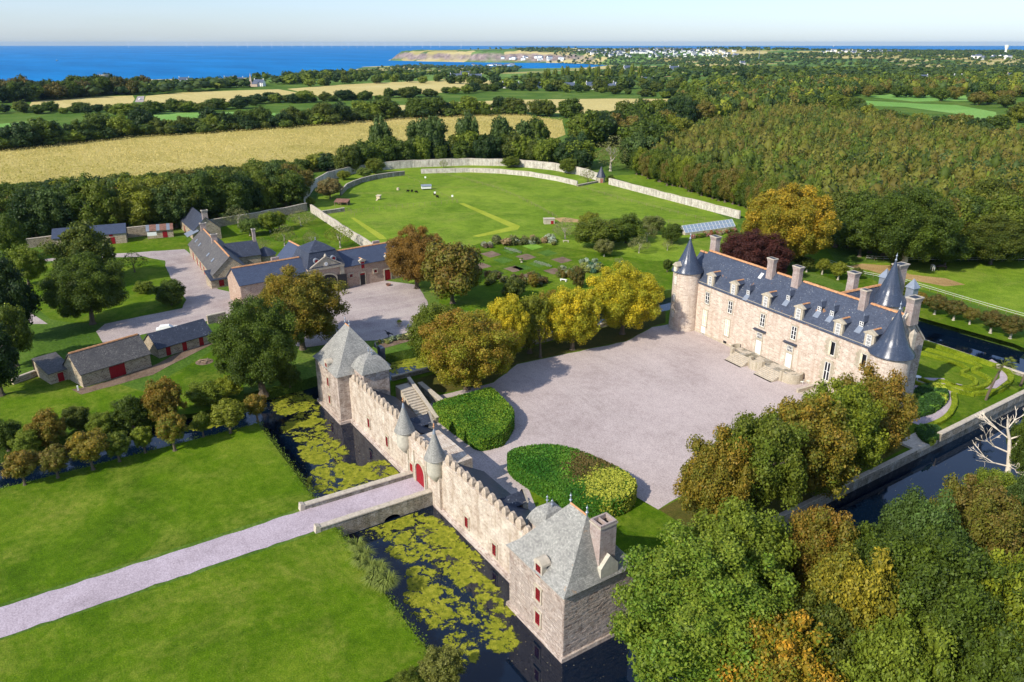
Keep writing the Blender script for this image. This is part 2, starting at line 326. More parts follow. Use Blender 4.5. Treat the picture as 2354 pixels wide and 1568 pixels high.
# ---------------------------------------------------------------- mesh builder
class MB:
    def __init__(s): s.v = []; s.f = []; s.mi = []; s.uv = []; s.sm = []
    def face(s, pts, mat=0, uv=None, sm=False):
        pts = [Vector(p) for p in pts]
        if uv is None:
            n = geometry.normal(pts) if len(pts) < 5 else geometry.normal(pts[:3])
            if n.length < 1e-9: n = Vector((0, 0, 1))
            if abs(n.z) > 0.96: uv = [(p.x, p.y) for p in pts]
            else:
                t = Vector((-n.y, n.x, 0)).normalized(); b = n.cross(t)
                uv = [(p.dot(t), p.dot(b)) for p in pts]
        i = len(s.v); s.v += [tuple(p) for p in pts]
        s.f.append(tuple(range(i, i + len(pts)))); s.mi.append(mat); s.uv.append(uv); s.sm.append(sm)
        return s
    def box(s, x0, x1, y0, y1, z0, z1, mat=0, skip=''):
        a = [(x0, y0, z0), (x1, y0, z0), (x1, y1, z0), (x0, y1, z0), (x0, y0, z1), (x1, y0, z1), (x1, y1, z1), (x0, y1, z1)]
        for k, q in (('f', (0, 1, 5, 4)), ('r', (1, 2, 6, 5)), ('b', (2, 3, 7, 6)), ('l', (3, 0, 4, 7)), ('t', (4, 5, 6, 7)), ('d', (3, 2, 1, 0))):
            if k not in skip: s.face([a[i] for i in q], mat)
        return s
    def hexa(s, lo, hi, mat=0):
        """lo, hi: four corners each, anticlockwise"""
        n = len(lo)
        for i in range(n):
            j = (i + 1) % n
            s.face([lo[i], lo[j], hi[j], hi[i]], mat)
        s.face(list(hi), mat); s.face(list(reversed(lo)), mat)
        return s
    def obox(s, c, sx, sy, sz, rz=0, rx=0, mat=0):
        m = Matrix.Rotation(rz, 3, 'Z') @ Matrix.Rotation(rx, 3, 'X'); c = Vector(c)
        k = [c + m @ Vector((a * sx / 2, b * sy / 2, d * sz / 2)) for d in (-1, 1) for a, b in ((-1, -1), (1, -1), (1, 1), (-1, 1))]
        return s.hexa(k[:4], k[4:], mat)
    def prism(s, poly, z0, z1, mat=0, top=None, bottom=False):
        n = len(poly)
        ar = sum(poly[i][0] * poly[(i + 1) % n][1] - poly[(i + 1) % n][0] * poly[i][1] for i in range(n))
        if ar < 0: poly = poly[::-1]
        acc = 0
        for i in range(n):
            a, b = poly[i], poly[(i + 1) % n]
            L = math.dist(a, b)
            s.face([(*a, z0), (*b, z0), (*b, z1), (*a, z1)], mat, [(acc, z0), (acc + L, z0), (acc + L, z1), (acc, z1)]); acc += L
        s.cap(poly, z1, mat if top is None else top)
        if bottom: s.cap(poly[::-1], z0, mat)
        return s
    def cap(s, poly, z, mat=0):
        if len(poly) < 5: s.face([(*p, z) for p in poly], mat); return s
        for t in geometry.tessellate_polygon([[Vector((*p, 0)) for p in poly]]):
            q = [poly[i] for i in t]
            if (q[1][0] - q[0][0]) * (q[2][1] - q[0][1]) - (q[2][0] - q[0][0]) * (q[1][1] - q[0][1]) < 0: q.reverse()
            s.face([(*p, z) for p in q], mat)
        return s
    def lathe(s, prof, cx, cy, n=24, mat=0, a0=0.0, a1=2 * math.pi, sm=True):
        vd = [0]
        for k in range(len(prof) - 1): vd.append(vd[-1] + math.hypot(prof[k + 1][0] - prof[k][0], prof[k + 1][1] - prof[k][1]))
        R0 = max(p[0] for p in prof)
        for i in range(n):
            A, B = a0 + (a1 - a0) * i / n, a0 + (a1 - a0) * (i + 1) / n
            for k in range(len(prof) - 1):
                (r, z), (q, w) = prof[k], prof[k + 1]
                P = [(cx + r * math.cos(A), cy + r * math.sin(A), z), (cx + r * math.cos(B), cy + r * math.sin(B), z),
                     (cx + q * math.cos(B), cy + q * math.sin(B), w), (cx + q * math.cos(A), cy + q * math.sin(A), w)]
                U = [(A * R0, vd[k]), (B * R0, vd[k]), (B * R0, vd[k + 1]), (A * R0, vd[k + 1])]
                if q < 1e-4: P = P[:3]; U = U[:3]
                elif r < 1e-4: P = [P[0], P[2], P[3]]; U = [U[0], U[2], U[3]]
                s.face(P, mat, U, sm)
        return s
    def tube(s, p0, p1, r0, r1, n=6, mat=0, cap=False):
        p0, p1 = Vector(p0), Vector(p1); d = (p1 - p0)
        if d.length < 1e-6: return s
        d.normalize(); a = d.orthogonal().normalized(); b = d.cross(a)
        c0 = [p0 + (a * math.cos(t) + b * math.sin(t)) * r0 for t in [2 * math.pi * i / n for i in range(n)]]
        c1 = [p1 + (a * math.cos(t) + b * math.sin(t)) * r1 for t in [2 * math.pi * i / n for i in range(n)]]
        for i in range(n):
            j = (i + 1) % n
            s.face([c0[i], c0[j], c1[j], c1[i]], mat, None, True)
        if cap: s.face(c1, mat)
        return s
    def path(s, pts, r, n=5, mat=0):
        for a, b in zip(pts, pts[1:]): s.tube(a, b, r, r, n, mat)
        return s
    def mesh(s, name, mats, weld=True):
        me = bpy.data.meshes.new(name)
        me.from_pydata(s.v, [], s.f)
        for m in mats: me.materials.append(M[m] if isinstance(m, str) else m)
        me.polygons.foreach_set('material_index', s.mi)
        ul = me.uv_layers.new(name='UVMap')
        ul.data.foreach_set('uv', np.array([c for q in s.uv for c in q], dtype=np.float32).ravel())
        if weld and any(s.sm):
            me.polygons.foreach_set('use_smooth', s.sm)
            bm = bmesh.new(); bm.from_mesh(me); bmesh.ops.remove_doubles(bm, verts=bm.verts, dist=1e-4); bm.to_mesh(me); bm.free()
            me.set_sharp_from_angle(angle=R(40))
        me.update()
        return me
    def build(s, name, mats, parent=None, loc=None):
        if isinstance(mats, str): mats = [mats]
        return link(name, s.mesh(name, mats), parent, loc)

def link(name, me, parent=None, loc=None):
    o = bpy.data.objects.new(name, me); col.objects.link(o)
    if parent: o.parent = parent
    if loc: o.location = loc
    return o
def tag(o, label=None, cat=None, group=None, kind=None):
    if label: o['label'] = label
    if cat: o['category'] = cat
    if group: o['group'] = group
    if kind: o['kind'] = kind
    return o
def thing(name, label, cat, loc=(0, 0, 0), rz=0.0, group=None):
    o = bpy.data.objects.new(name, None); col.objects.link(o)
    o.location = loc; o.rotation_euler = (0, 0, rz); o.empty_display_size = 0.5
    return tag(o, label, cat, group)
def struct(o): return tag(o, kind='structure')

# ---------------------------------------------------------------- terrain: a plateau falling to the sea
SEA_Z = -60.0
# coast line as (right, forward) metres from the camera
_coast = np.array([(-9000, 1500), (-2600, 1700), (-1400, 2050), (-1000, 2300), (-760, 2700), (-690, 3100), (-720, 3600), (-760, 4100), (-640, 4300), (-420, 4150), (-250, 3900), (100, 3850), (380, 4000), (520, 4400),
                   (330, 4900), (-150, 5000), (-560, 5300), (-860, 5600), (-880, 5950), (-500, 6300), (300, 6700), (1500, 7100), (3500, 7600), (6500, 8200), (12000, 8600)], dtype=float)
def _dist_poly(u, v, P):
    d = np.full(u.shape, 1e9)
    for a, b in zip(P[:-1], P[1:]):
        e = b - a; t = np.clip(((u - a[0]) * e[0] + (v - a[1]) * e[1]) / (e @ e), 0, 1)
        d = np.minimum(d, np.hypot(u - a[0] - t * e[0], v - a[1] - t * e[1]))
    return d
_ring = np.vstack([_coast, [(12000, -3000), (-9000, -3000)]])
def _inside(u, v, P):
    c = np.zeros(u.shape, bool); n = len(P)
    for i in range(n):
        x0, y0 = P[i]; x1, y1 = P[(i + 1) % n]
        if y0 == y1: continue
        k = ((y0 > v) != (y1 > v)) & (u < (x1 - x0) * (v - y0) / (y1 - y0) + x0)
        c ^= k
    return c
def terr_uv(u, v):
    u = np.asarray(u, float); v = np.asarray(v, float)
    d = _dist_poly(u, v, _coast); ins = _inside(u, v, _ring)
    sm = lambda x: np.clip(x, 0, 1) ** 2 * (3 - 2 * np.clip(x, 0, 1))
    # gentle slope inland, cliffs on the headland
    slope = sm(d / 1150.0) * 60
    head = sm((v - 4300) / 500) * sm((6700 - v) / 300) * sm((1600 - u) / 1500)
    cliff = sm(d / 110.0) * (56 + 14 * sm(d / 500))
    z = SEA_Z + np.where(ins, np.maximum(slope * (1 - head) + head * cliff, 1.0), -6.0)
    roll = 5 * np.sin(u / 520 + 0.7) * np.sin(v / 640) + 3 * np.sin(u / 230 + v / 310)
    far = sm((v - 1300) / 900)
    z = z + np.where(ins, roll * far * sm(d / 600), 0)
    hill = 26 * np.exp(-((u - 1150) / 1100) ** 2 - ((v - 4900) / 800) ** 2)
    dip = -26 * np.exp(-((v - 2700) / 800) ** 2) * sm((u + 800) / 600)
    return z + np.where(ins, (hill + dip) * sm(d / 500), 0)
def terr(x, y):
    u, v = w2uv(x, y)
    return float(terr_uv(np.array([u]), np.array([v]))[0])
def GT(px, py):
    """terrain point seen at a photo position: first crossing along the ray"""
    a = (px - VX) / FPX; b = (VY - py) / FPX
    zz = b * _cp - _sp; yy = _cp + b * _sp
    t = np.geomspace(300, 14000, 700)
    h = HC + zz * t - terr_uv(a * t, yy * t)
    k = np.argmax(h < 0)
    if h[k] >= 0: k = len(t) - 1
    if k > 0:
        f = h[k - 1] / (h[k - 1] - h[k] + 1e-9); tt = t[k - 1] + (t[k] - t[k - 1]) * min(max(f, 0), 1)
    else: tt = t[0]
    x, y = uv2w(a * tt, yy * tt)
    return x, y, float(terr_uv(np.array([a * tt]), np.array([yy * tt]))[0])

# sea
t = NT('sea_water'); p = t.pos()
c = t.ramp(t.noise(t.mapp(p, (0.0009, 0.0030, 1), (0, 0, -YAW)), 1.0, 5, 0.6), 0.35, 0.7, lin(0, 98, 156), lin(0, 122, 186))
c = t.mix(t.math('MULTIPLY', t.ramp(t.noise(t.mapp(p, (0.004, 0.03, 1), (0, 0, -YAW)), 1.0, 5, 0.7), 0.5, 0.75), 0.35), c, lin(20, 140, 200))
t.color(c); t.rough(0.7, 0.04); t.bump(t.noise(p, 0.05, 4, 0.7), 0.3, 2.0)
M['sea'] = t.m
mb = MB()
q = [uv2w(*k) for k in ((-34000, 600), (34000, 600), (34000, 31000), (-34000, 31000))]
mb.face([(*k, SEA_Z) for k in q])
struct(mb.build('sea', 'sea'))

# far terrain grid in camera-aligned metres
t = NT('coastal_land'); p = t.pos()
vor = t.add('ShaderNodeTexVoronoi'); vor.inputs['Scale'].default_value = 0.0052; t.lk(p, vor.inputs['Vector'])
sepc = t.add('ShaderNodeSeparateColor'); t.lk(vor.outputs['Color'], sepc.inputs[0])
cr = t.add('ShaderNodeValToRGB'); cr.color_ramp.interpolation = 'CONSTANT'
for i, (ps, cc) in enumerate(((0.0, lin(84, 112, 48)), (0.35, lin(112, 140, 66)), (0.55, lin(178, 164, 100)), (0.72, lin(96, 124, 56)), (0.85, lin(196, 180, 120)))):
    if i < 2: e = cr.color_ramp.elements[i]; e.position = ps
    else: e = cr.color_ramp.elements.new(ps)
    e.color = cc
t.lk(sepc.outputs[0], cr.inputs[0])
c = t.mix(0.4, cr.outputs[0], t.ramp(t.noise(p, 0.02, 5, 0.65), 0.3, 0.7, (0.55, 0.6, 0.5, 1), (1.1, 1.1, 1.05, 1)), 'MULTIPLY')
geo = t.add('ShaderNodeNewGeometry'); sx = t.add('ShaderNodeSeparateXYZ'); t.lk(geo.outputs['Normal'], sx.inputs[0])
rock = t.ramp(t.noise(p, 0.03, 6, 0.7), 0.3, 0.7, lin(92, 80, 76), lin(172, 152, 142))
c = t.mix(t.ramp(sx.outputs[2], 0.82, 0.93, (1, 1, 1, 1), (0, 0, 0, 1)), c, rock)
t.color(c); t.rough(0.95, 0.08); t.bump(t.noise(p, 0.04, 6, 0.7), 0.8, 6.0)
M['coast'] = t.m
us = np.concatenate([np.linspace(-4200, -1400, 40), np.linspace(-1360, 900, 110), np.linspace(940, 7000, 90)])
vs_ = np.concatenate([np.linspace(700, 1400, 30), np.linspace(1430, 4000, 80), np.linspace(4030, 6500, 110), np.linspace(6550, 8800, 30)])
UU, VV = np.meshgrid(us, vs_); ZZ = terr_uv(UU, VV)
rug = np.array([[mnoise.noise((a / 60, b / 60, 0)) for a in us] for b in vs_])
dd = _dist_poly(UU, VV, _coast)
ZZ += np.where((VV > 4200) & (dd < 260) & (ZZ > SEA_Z + 2), rug * 11, 0)
ZZ[VV < 760] -= 4.0
XX = CAM[0] + UU * _cy - VV * _sy; YY = CAM[1] + UU * _sy + VV * _cy
nv, nu = UU.shape
idx = np.arange(nv * nu).reshape(nv, nu)
fc = np.stack([idx[:-1, :-1], idx[:-1, 1:], idx[1:, 1:], idx[1:, :-1]], -1).reshape(-1, 4)
me = bpy.data.meshes.new('coastal_land')
me.from_pydata(np.stack([XX, YY, ZZ], -1).reshape(-1, 3).tolist(), [], fc.tolist())
me.materials.append(M['coast'])
me.polygons.foreach_set('use_smooth', [True] * len(fc))
struct(link('coastal_land', me))

# ---------------------------------------------------------------- near ground, with the moat ring cut out of it
WZ = -1.7
MOAT_OUT = [(-16, -75), (-16, -3), (-19, 14), (-19, 122.5), (72, 122.5), (72, 26), (72, -20), (72, -60), (54, -60), (54, -13.7), (-4, -13.7), (-4, -75)]
MOAT_IN = [(0.6, 0.5), (0.6, 6.4), (-7.5, 8.5), (-8.6, 106.5), (56.6, 104.5), (57.0, 6.1), (57.0, 0.5)]
def ccw(P):
    a = sum(P[i][0] * P[(i + 1) % len(P)][1] - P[(i + 1) % len(P)][0] * P[i][1] for i in range(len(P)))
    return P if a > 0 else P[::-1]
def ground_sheet():
    uvs = [(-1400, -160), (1400, -160), (1400, 1250), (-1400, 1250)]
    big = [uv2w(*k) for k in uvs]
    vs, es = [], []
    for ring in (big, MOAT_OUT, MOAT_IN):
        k = len(vs); n = len(ring)
        vs += [Vector(q) for q in ring]; es += [(k + i, k + (i + 1) % n) for i in range(n)]
    for u in range(-1350, 1400, 90):
        for v in range(20, 1250, 90): vs.append(Vector(uv2w(u, v)))
    V, E, F, *_ = geometry.delaunay_2d_cdt(vs, es, [], 1, 1e-4)
    mb = MB()
    po = np.array(MOAT_OUT, float); pi = np.array(MOAT_IN, float)
    tri = [[V[i] for i in f] for f in F]
    cx = np.array([sum(p[0] for p in q) / len(q) for q in tri]); cy = np.array([sum(p[1] for p in q) / len(q) for q in tri])
    keep = ~_inside(cx, cy, po) | _inside(cx, cy, pi)
    for q, k in zip(tri, keep):
        if not k: continue
        if (q[1][0] - q[0][0]) * (q[2][1] - q[0][1]) - (q[2][0] - q[0][0]) * (q[1][1] - q[0][1]) < 0: q = q[::-1]
        pts = []
        for p_ in q:
            u, v = w2uv(p_[0], p_[1]); z = 0.0
            if v > 900: z = min(0.0, terr(p_[0], p_[1]) + 0.4)
            pts.append((p_[0], p_[1], z))
        mb.face(pts)
    return mb
struct(ground_sheet().build('ground', 'pasture'))
mb = MB(); mb.face([(-30, -90, WZ), (85, -90, WZ), (85, 135, WZ), (-30, 135, WZ)])
struct(mb.build('moat_water', 'moat'))
# sloping grass banks of the moat's outer edge
mb = MB(); P = ccw(MOAT_OUT)
cx_, cy_ = 25, 40
for a, b in zip(P, P[1:] + P[:1]):
    L = math.dist(a, b); n = max(1, int(L / 2.0))
    e = Vector((b[0] - a[0], b[1] - a[1])).normalized(); nn = Vector((-e.y, e.x))
    for i in range(n):
        p0 = Vector(a).lerp(Vector(b), i / n); p1 = Vector(a).lerp(Vector(b), (i + 1) / n)
        w0 = 0.8 + 0.5 * mnoise.noise((p0.x * .4, p0.y * .4, 3)); w1 = 0.8 + 0.5 * mnoise.noise((p1.x * .4, p1.y * .4, 3))
        q0 = p0 + nn * w0; q1 = p1 + nn * w1
        mb.face([(*q0, WZ - .3), (*q1, WZ - .3), (*p1, 0.0), (*p0, 0.0)])
M['bank'] = ground_mat('bank_grass', (lin(46, 62, 20), lin(70, 92, 28), lin(96, 112, 50)), 0.2, 1.0, 4.0, 0.9, 0.2)
struct(mb.build('moat_bank', 'bank'))
# stone revetment of the inner platform
mb = MB(); P = ccw(MOAT_IN); acc = 0
for a, b in zip(P, P[1:] + P[:1]):
    L = math.dist(a, b)
    mb.face([(*a, WZ - .5), (*b, WZ - .5), (*b, -0.01), (*a, -0.01)], 0, [(acc, 0), (acc + L, 0), (acc + L, 2), (acc, 2)]); acc += L
struct(mb.build('platform_wall', 'old_wall'))

def sheet(name, poly, mat, z=0.02, parent=None, st=True):
    mb = MB(); mb.cap(ccw([tuple(p) for p in poly]), z)
    o = mb.build(name, mat, parent)
    return struct(o) if st else o
def px_poly(pts, z=0.0): return [G(*p, z) for p in pts]
def smooth_poly(pts, it=2, closed=True):
    for _ in range(it):
        o = []; n = len(pts)
        for i in range(n if closed else n - 1):
            a, b = pts[i], pts[(i + 1) % n]
            o += [(a[0] * .75 + b[0] * .25, a[1] * .75 + b[1] * .25), (a[0] * .25 + b[0] * .75, a[1] * .25 + b[1] * .75)]
        pts = o if closed else [pts[0]] + o + [pts[-1]]
    return pts
def ragged(pts, amp=0.25, step=1.2):
    o = []
    for a, b in zip(pts, pts[1:] + pts[:1]):
        n = max(1, int(math.dist(a, b) / step))
        for i in range(n):
            k = i / n; x = a[0] + (b[0] - a[0]) * k; y = a[1] + (b[1] - a[1]) * k
            o.append((x + amp * mnoise.noise((x * .9, y * .9, 1.7)), y + amp * mnoise.noise((x * .9, y * .9, 9.1))))
    return o

# lawns and gravel
sheet('front_lawn', [(-4, -120), (22.2, -120), (22.2, -13.7), (-4, -13.7)], 'lawn', 0.012)
sheet('south_lawn', [(28.4, -90), (54, -90), (54, -13.7), (28.4, -13.7)], 'lawn', 0.012)
sheet('island_lawn', [(0.9, 0.8), (0.9, 6.8), (-7.3, 8.6), (-8.4, 106), (56.3, 104.2), (56.7, 6.5), (56.7, 0.4)], 'lawn', 0.012)
PW0, PW1 = 22.7, 27.9
sheet('approach_path', ragged([(PW0, -120), (PW1 + .2, -120), (PW1, -14.6), (PW0 + .2, -14.6)], 0.28), 'path', 0.03)
court = px_poly([(975, 945), (1000, 912), (1030, 905), (1135, 880), (1190, 838), (1330, 808), (1440, 785), (1500, 752), (1540, 745), (1605, 750), (1880, 880), (1960, 915), (1840, 985), (1720, 1030), (1640, 1075), (1600, 1122), (1510, 1172), (1462, 1140), (1380, 1130), (1260, 1110), (1215, 1120), (1240, 1195), (1195, 1200), (1070, 1085), (1010, 1010), (985, 975)])
sheet('courtyard', ragged(court, 0.35, 2.0), 'court', 0.03)
sheet('leaf_strewn_grass', px_poly([(905, 885), (1000, 902), (1030, 902), (1133, 878), (1188, 836), (1330, 806), (1440, 783), (1500, 750), (1530, 742), (1530, 714), (1240, 794)]), 'leaflitter', 0.02)
sheet('leaf_strewn_grass', px_poly([(1515, 1172), (1602, 1124), (1642, 1077), (1722, 1032), (1842, 987), (1952, 927), (2090, 985), (2100, 1020), (1705, 1228), (1600, 1225)]), 'leaflitter', 0.02)
sheet('south_grass', px_poly([(1455, 1150), (1510, 1174), (1600, 1225), (1700, 1230), (1480, 1345), (1440, 1310), (1300, 1230)]), 'lawn', 0.024)
yard = px_poly([(425, 573), (455, 600), (500, 665), (535, 672), (700, 700), (780, 660), (880, 645), (960, 655), (985, 700), (955, 760), (870, 782), (760, 790), (700, 800), (560, 760), (480, 737), (330, 768), (240, 792), (222, 762), (242, 745), (420, 708), (428, 690), (392, 640), (378, 600), (330, 590), (230, 593), (230, 586), (330, 579)])
sheet('stable_yard', ragged(yard, 0.4, 2.5), 'yard', 0.03)
sheet('farm_lane', px_poly([(40, 700), (95, 735), (110, 745), (70, 745), (20, 705)]), 'yard', 0.03)
sheet('farm_lane', px_poly([(230, 594), (230, 587), (90, 596), (90, 602)]), 'yard', 0.034)
sheet('farm_lawn', smooth_poly(px_poly([(40, 640), (110, 600), (330, 591), (376, 601), (390, 641), (426, 691), (418, 707), (270, 738), (180, 745), (95, 730)]), 1), 'lawn', 0.022)
sheet('barn_lawn', px_poly([(0, 990), (0, 880), (60, 860), (160, 850), (330, 900), (500, 800), (560, 850), (560, 920), (450, 950), (200, 975)]), 'lawn', 0.018)
sheet('barn_apron', ragged(px_poly([(165, 895), (185, 908), (350, 862), (490, 790), (490, 772), (350, 842), (205, 890)]), 0.3, 1.5), 'soil', 0.035)
sheet('yard_lawn', px_poly([(50, 600), (440, 572), (425, 545), (300, 550), (60, 585)]), 'lawn', 0.02)
sheet('orchard_lawn', px_poly([(470, 540), (560, 500), (700, 485), (845, 565), (860, 600), (560, 625), (520, 590)]), 'lawn', 0.02)
circ = smooth_poly(px_poly([(722, 470), (735, 430), (800, 398), (900, 380), (1080, 374), (1240, 381), (1330, 396), (1372, 412), (1400, 412), (1698, 500), (1690, 560), (1540, 640), (1300, 690), (1000, 700), (850, 570), (720, 485)]), 1)
sheet('walled_meadow', circ, 'meadow', 0.02)
sheet('mown_strip', px_poly([(1055, 468), (1066, 467), (1196, 520), (1190, 528), (1100, 545), (1085, 543), (1172, 522)]), 'mown', 0.03)
sheet('mown_strip', px_poly([(806, 501), (814, 500), (880, 541), (890, 550), (872, 550)]), 'mown', 0.03)
sheet('trodden_earth', ragged(px_poly([(1270, 502), (1295, 500), (1350, 508), (1330, 512), (1290, 511)]), 1.0, 3.0), 'dirt', 0.032)
sheet('garden_meadow', px_poly([(1000, 600), (1100, 560), (1240, 560), (1500, 600), (1560, 600), (1560, 660), (1400, 690), (1100, 720), (1010, 700)]), 'lawn', 0.026)
sheet('grass_margin', px_poly([(1400, 405), (1470, 400), (1560, 430), (1725, 480), (1720, 500), (1700, 497)]), 'meadow', 0.02)
sheet('park_grass', px_poly([(1890, 560), (1920, 600), (2100, 690), (2354, 770), (2354, 800), (2330, 790), (2115, 730), (2060, 700), (1830, 610), (1820, 560)]), 'lawn', 0.02)
sheet('horse_paddock', px_poly([(1905, 612), (1960, 605), (2354, 600), (2500, 610), (2500, 770), (2354, 730), (2080, 655), (1990, 625)]), 'meadow', 0.026)
sheet('worn_patch', ragged(px_poly([(1925, 612), (1990, 607), (2060, 612), (2090, 632), (2175, 640), (2218, 655), (2180, 660), (2105, 648), (2000, 622)]), 1.5, 3.0), 'dirt', 0.034)
# east garden
EG = [(30.5, 106.0), (56.2, 104.2), (56.6, 64), (52, 66), (36, 84)]
sheet('parterre_gravel', px_poly([(2095, 905), (2110, 868), (2170, 870), (2185, 885), (2200, 882), (2230, 890), (2200, 905), (2195, 925), (2165, 965), (2120, 980), (2085, 968), (2110, 962), (2150, 950), (2172, 925), (2175, 900), (2160, 880)]), 'path', 0.032)
sheet('parterre_gravel', px_poly([(2235, 888), (2275, 885), (2298, 870), (2298, 850), (2265, 832), (2280, 826), (2318, 850), (2318, 872), (2290, 893), (2235, 894)]), 'path', 0.032)

# ---------------------------------------------------------------- part makers shared by the buildings
def finial(mb, x, y, z, h=1.0, mat=0, r=0.12):
    mb.lathe([(r * .6, z - .15), (r * .6, z + h * .2), (r * 1.5, z + h * .28), (r * .6, z + h * .38), (r * .5, z + h * .6), (r * 1.1, z + h * .68), (r * .3, z + h * .78), (0, z + h)], x, y, 8, mat)
def ridge_tiles(name, p0, p1, parent, r=0.16, step=0.42, mat='ridge'):
    mb = MB(); p0, p1 = Vector(p0), Vector(p1); L = (p1 - p0).length; n = max(2, int(L / step))
    d = (p1 - p0).normalized(); s = d.cross(Vector((0, 0, 1))).normalized(); up = Vector((0, 0, 1))
    for i in range(n):
        a = p0 + (p1 - p0) * (i / n); b = p0 + (p1 - p0) * ((i + .94) / n); k = r * (1 + .12 * (i % 2)); j = rnd.uniform(-.02, .03)
        A = [a - s * k * 1.3 - up * k * .8, a - s * k * .6 + up * (k * .35 + j), a + s * k * .6 + up * (k * .35 + j), a + s * k * 1.3 - up * k * .8]
        B = [b - s * k * 1.3 - up * k * .8, b - s * k * .6 + up * k * .35, b + s * k * .6 + up * k * .35, b + s * k * 1.3 - up * k * .8]
        for q in range(3): mb.face([A[q], B[q], B[q + 1], A[q + 1]])
        mb.face(A); mb.face(B[::-1])
    o = mb.build(name, mat, parent); o['kind'] = 'stuff'; return o
def window(parent, x, z0, z1, w, y=0.0, frame='white', pane='glass', nx=2, nz=3, sur='ashlar', surw=0.18, name='window', bars=True, deep=0.12, axis='x', wood=None):
    """a window on the wall face y (facing -y); surround, pane, frame with glazing bars"""
    tr = (lambda X, Y, Z: (X, Y, Z)) if axis == 'x' else (lambda X, Y, Z: (-Y, X, Z))
    def bx(mb, a, b, c, d, e, f, m=0):
        p, q = tr(a, c, e), tr(b, d, f)
        mb.box(min(p[0], q[0]), max(p[0], q[0]), min(p[1], q[1]), max(p[1], q[1]), min(p[2], q[2]), max(p[2], q[2]), m)
    mb = MB(); h = w / 2
    bx(mb, x - h, x + h, y - 0.035, y + 0.02, z0, z1)
    root = mb.build(name, wood or pane, parent)
    fr = MB(); t = min(0.09, w * .1)
    for a, b in ((x - h, x - h + t), (x + h - t, x + h)): bx(fr, a, b, y - .085, y - .034, z0, z1)
    for a, b in ((z0, z0 + t), (z1 - t, z1)): bx(fr, x - h + t, x + h - t, y - .083, y - .034, a, b)
    if bars:
        for i in range(1, nx):
            k = x - h + w * i / nx; q = t * (.75 if nx == 2 else .4); bx(fr, k - q, k + q, y - .08, y - .034, z0 + t, z1 - t)
        for i in range(1, nz):
            k = z0 + (z1 - z0) * i / nz; bx(fr, x - h + t, x + h - t, y - .076, y - .034, k - t * .35, k + t * .35)
    fr.build('frame', frame, root)
    if sur:
        su = MB(); e = surw
        for a, b in ((x - h - e, x - h), (x + h, x + h + e)): bx(su, a, b, y - deep, y + .02, z0, z1)
        bx(su, x - h - e * 1.4, x + h + e * 1.4, y - deep - .02, y + .02, z1, z1 + e * 1.4)
        bx(su, x - h - e * 1.3, x + h + e * 1.3, y - deep - .08, y + .02, z0 - e * .8, z0)
        su.build('surround', sur, root)
    return root
def pediment_dormer(parent, x, z0, z1, w, y0, slope, ze, name='dormer', stone='ashlar', roof='slate', nx=4, nz=4, tiles=True):
    """stone dormer rising from the wall head at y0; slope: main roof rise per metre"""
    h = w / 2; zt = z1 + 0.55 * h; back = (z1 - ze) / slope + 0.3; backr = (zt + .1 - ze) / slope
    mb = MB()
    mb.box(x - h, x + h, y0 - .10, y0 + .35, z0, z1)
    d = mb.build(name, stone, parent)
    pb = MB()
    pb.hexa([(x - h - .22, y0 - .28, z1), (x + h + .22, y0 - .28, z1), (x + h + .22, y0 + .42, z1), (x - h - .22, y0 + .42, z1)], [(x - h - .22, y0 - .28, z1 + .16), (x + h + .22, y0 - .28, z1 + .16), (x + h + .22, y0 + .42, z1 + .16), (x - h - .22, y0 + .42, z1 + .16)])
    for a, b in ((y0 - .26, y0 + .40),):
        P = [(x - h - .2, z1 + .16), (x + h + .2, z1 + .16), (x, zt + .28)]
        pb.face([(p[0], a, p[1]) for p in P]); pb.face([(p[0], b, p[1]) for p in P[::-1]])
        pb.face([(P[1][0], a, P[1][1]), (P[1][0], b, P[1][1]), (P[2][0], b, P[2][1]), (P[2][0], a, P[2][1])]); pb.face([(P[2][0], a, P[2][1]), (P[2][0], b, P[2][1]), (P[0][0], b, P[0][1]), (P[0][0], a, P[0][1])])
    pb.build('pediment', stone, d)
    rf = MB(); yb = y0 + backr
    rf.face([(x - h - .1, y0 + .38, z1 + .1), (x - h - .1, y0 + back, z1 + .1), (x, yb, zt + .12), (x, y0 + .38, zt + .12)][::-1])
    rf.face([(x + h + .1, y0 + .38, z1 + .1), (x + h + .1, y0 + back, z1 + .1), (x, yb, zt + .12), (x, y0 + .38, zt + .12)])
    for sx in (-1, 1):
        q = [(x + sx * h, y0 + .3, z1 + .1), (x + sx * h, y0 + back, z1 + .1), (x + sx * h, y0 + .3, ze + .25 * slope)]
        rf.face(q if sx < 0 else q[::-1])
    rf.build('dormer_roof', roof, d)
    if tiles: ridge_tiles('ridge_tiles', (x, y0 + .42, zt + .2), (x, yb, zt + .2), d, 0.12, 0.3)
    window(d, x, z0 + .18, z1 - .1, w * .52, y0 - .10, nx=nx, nz=nz, sur=None)
    return d
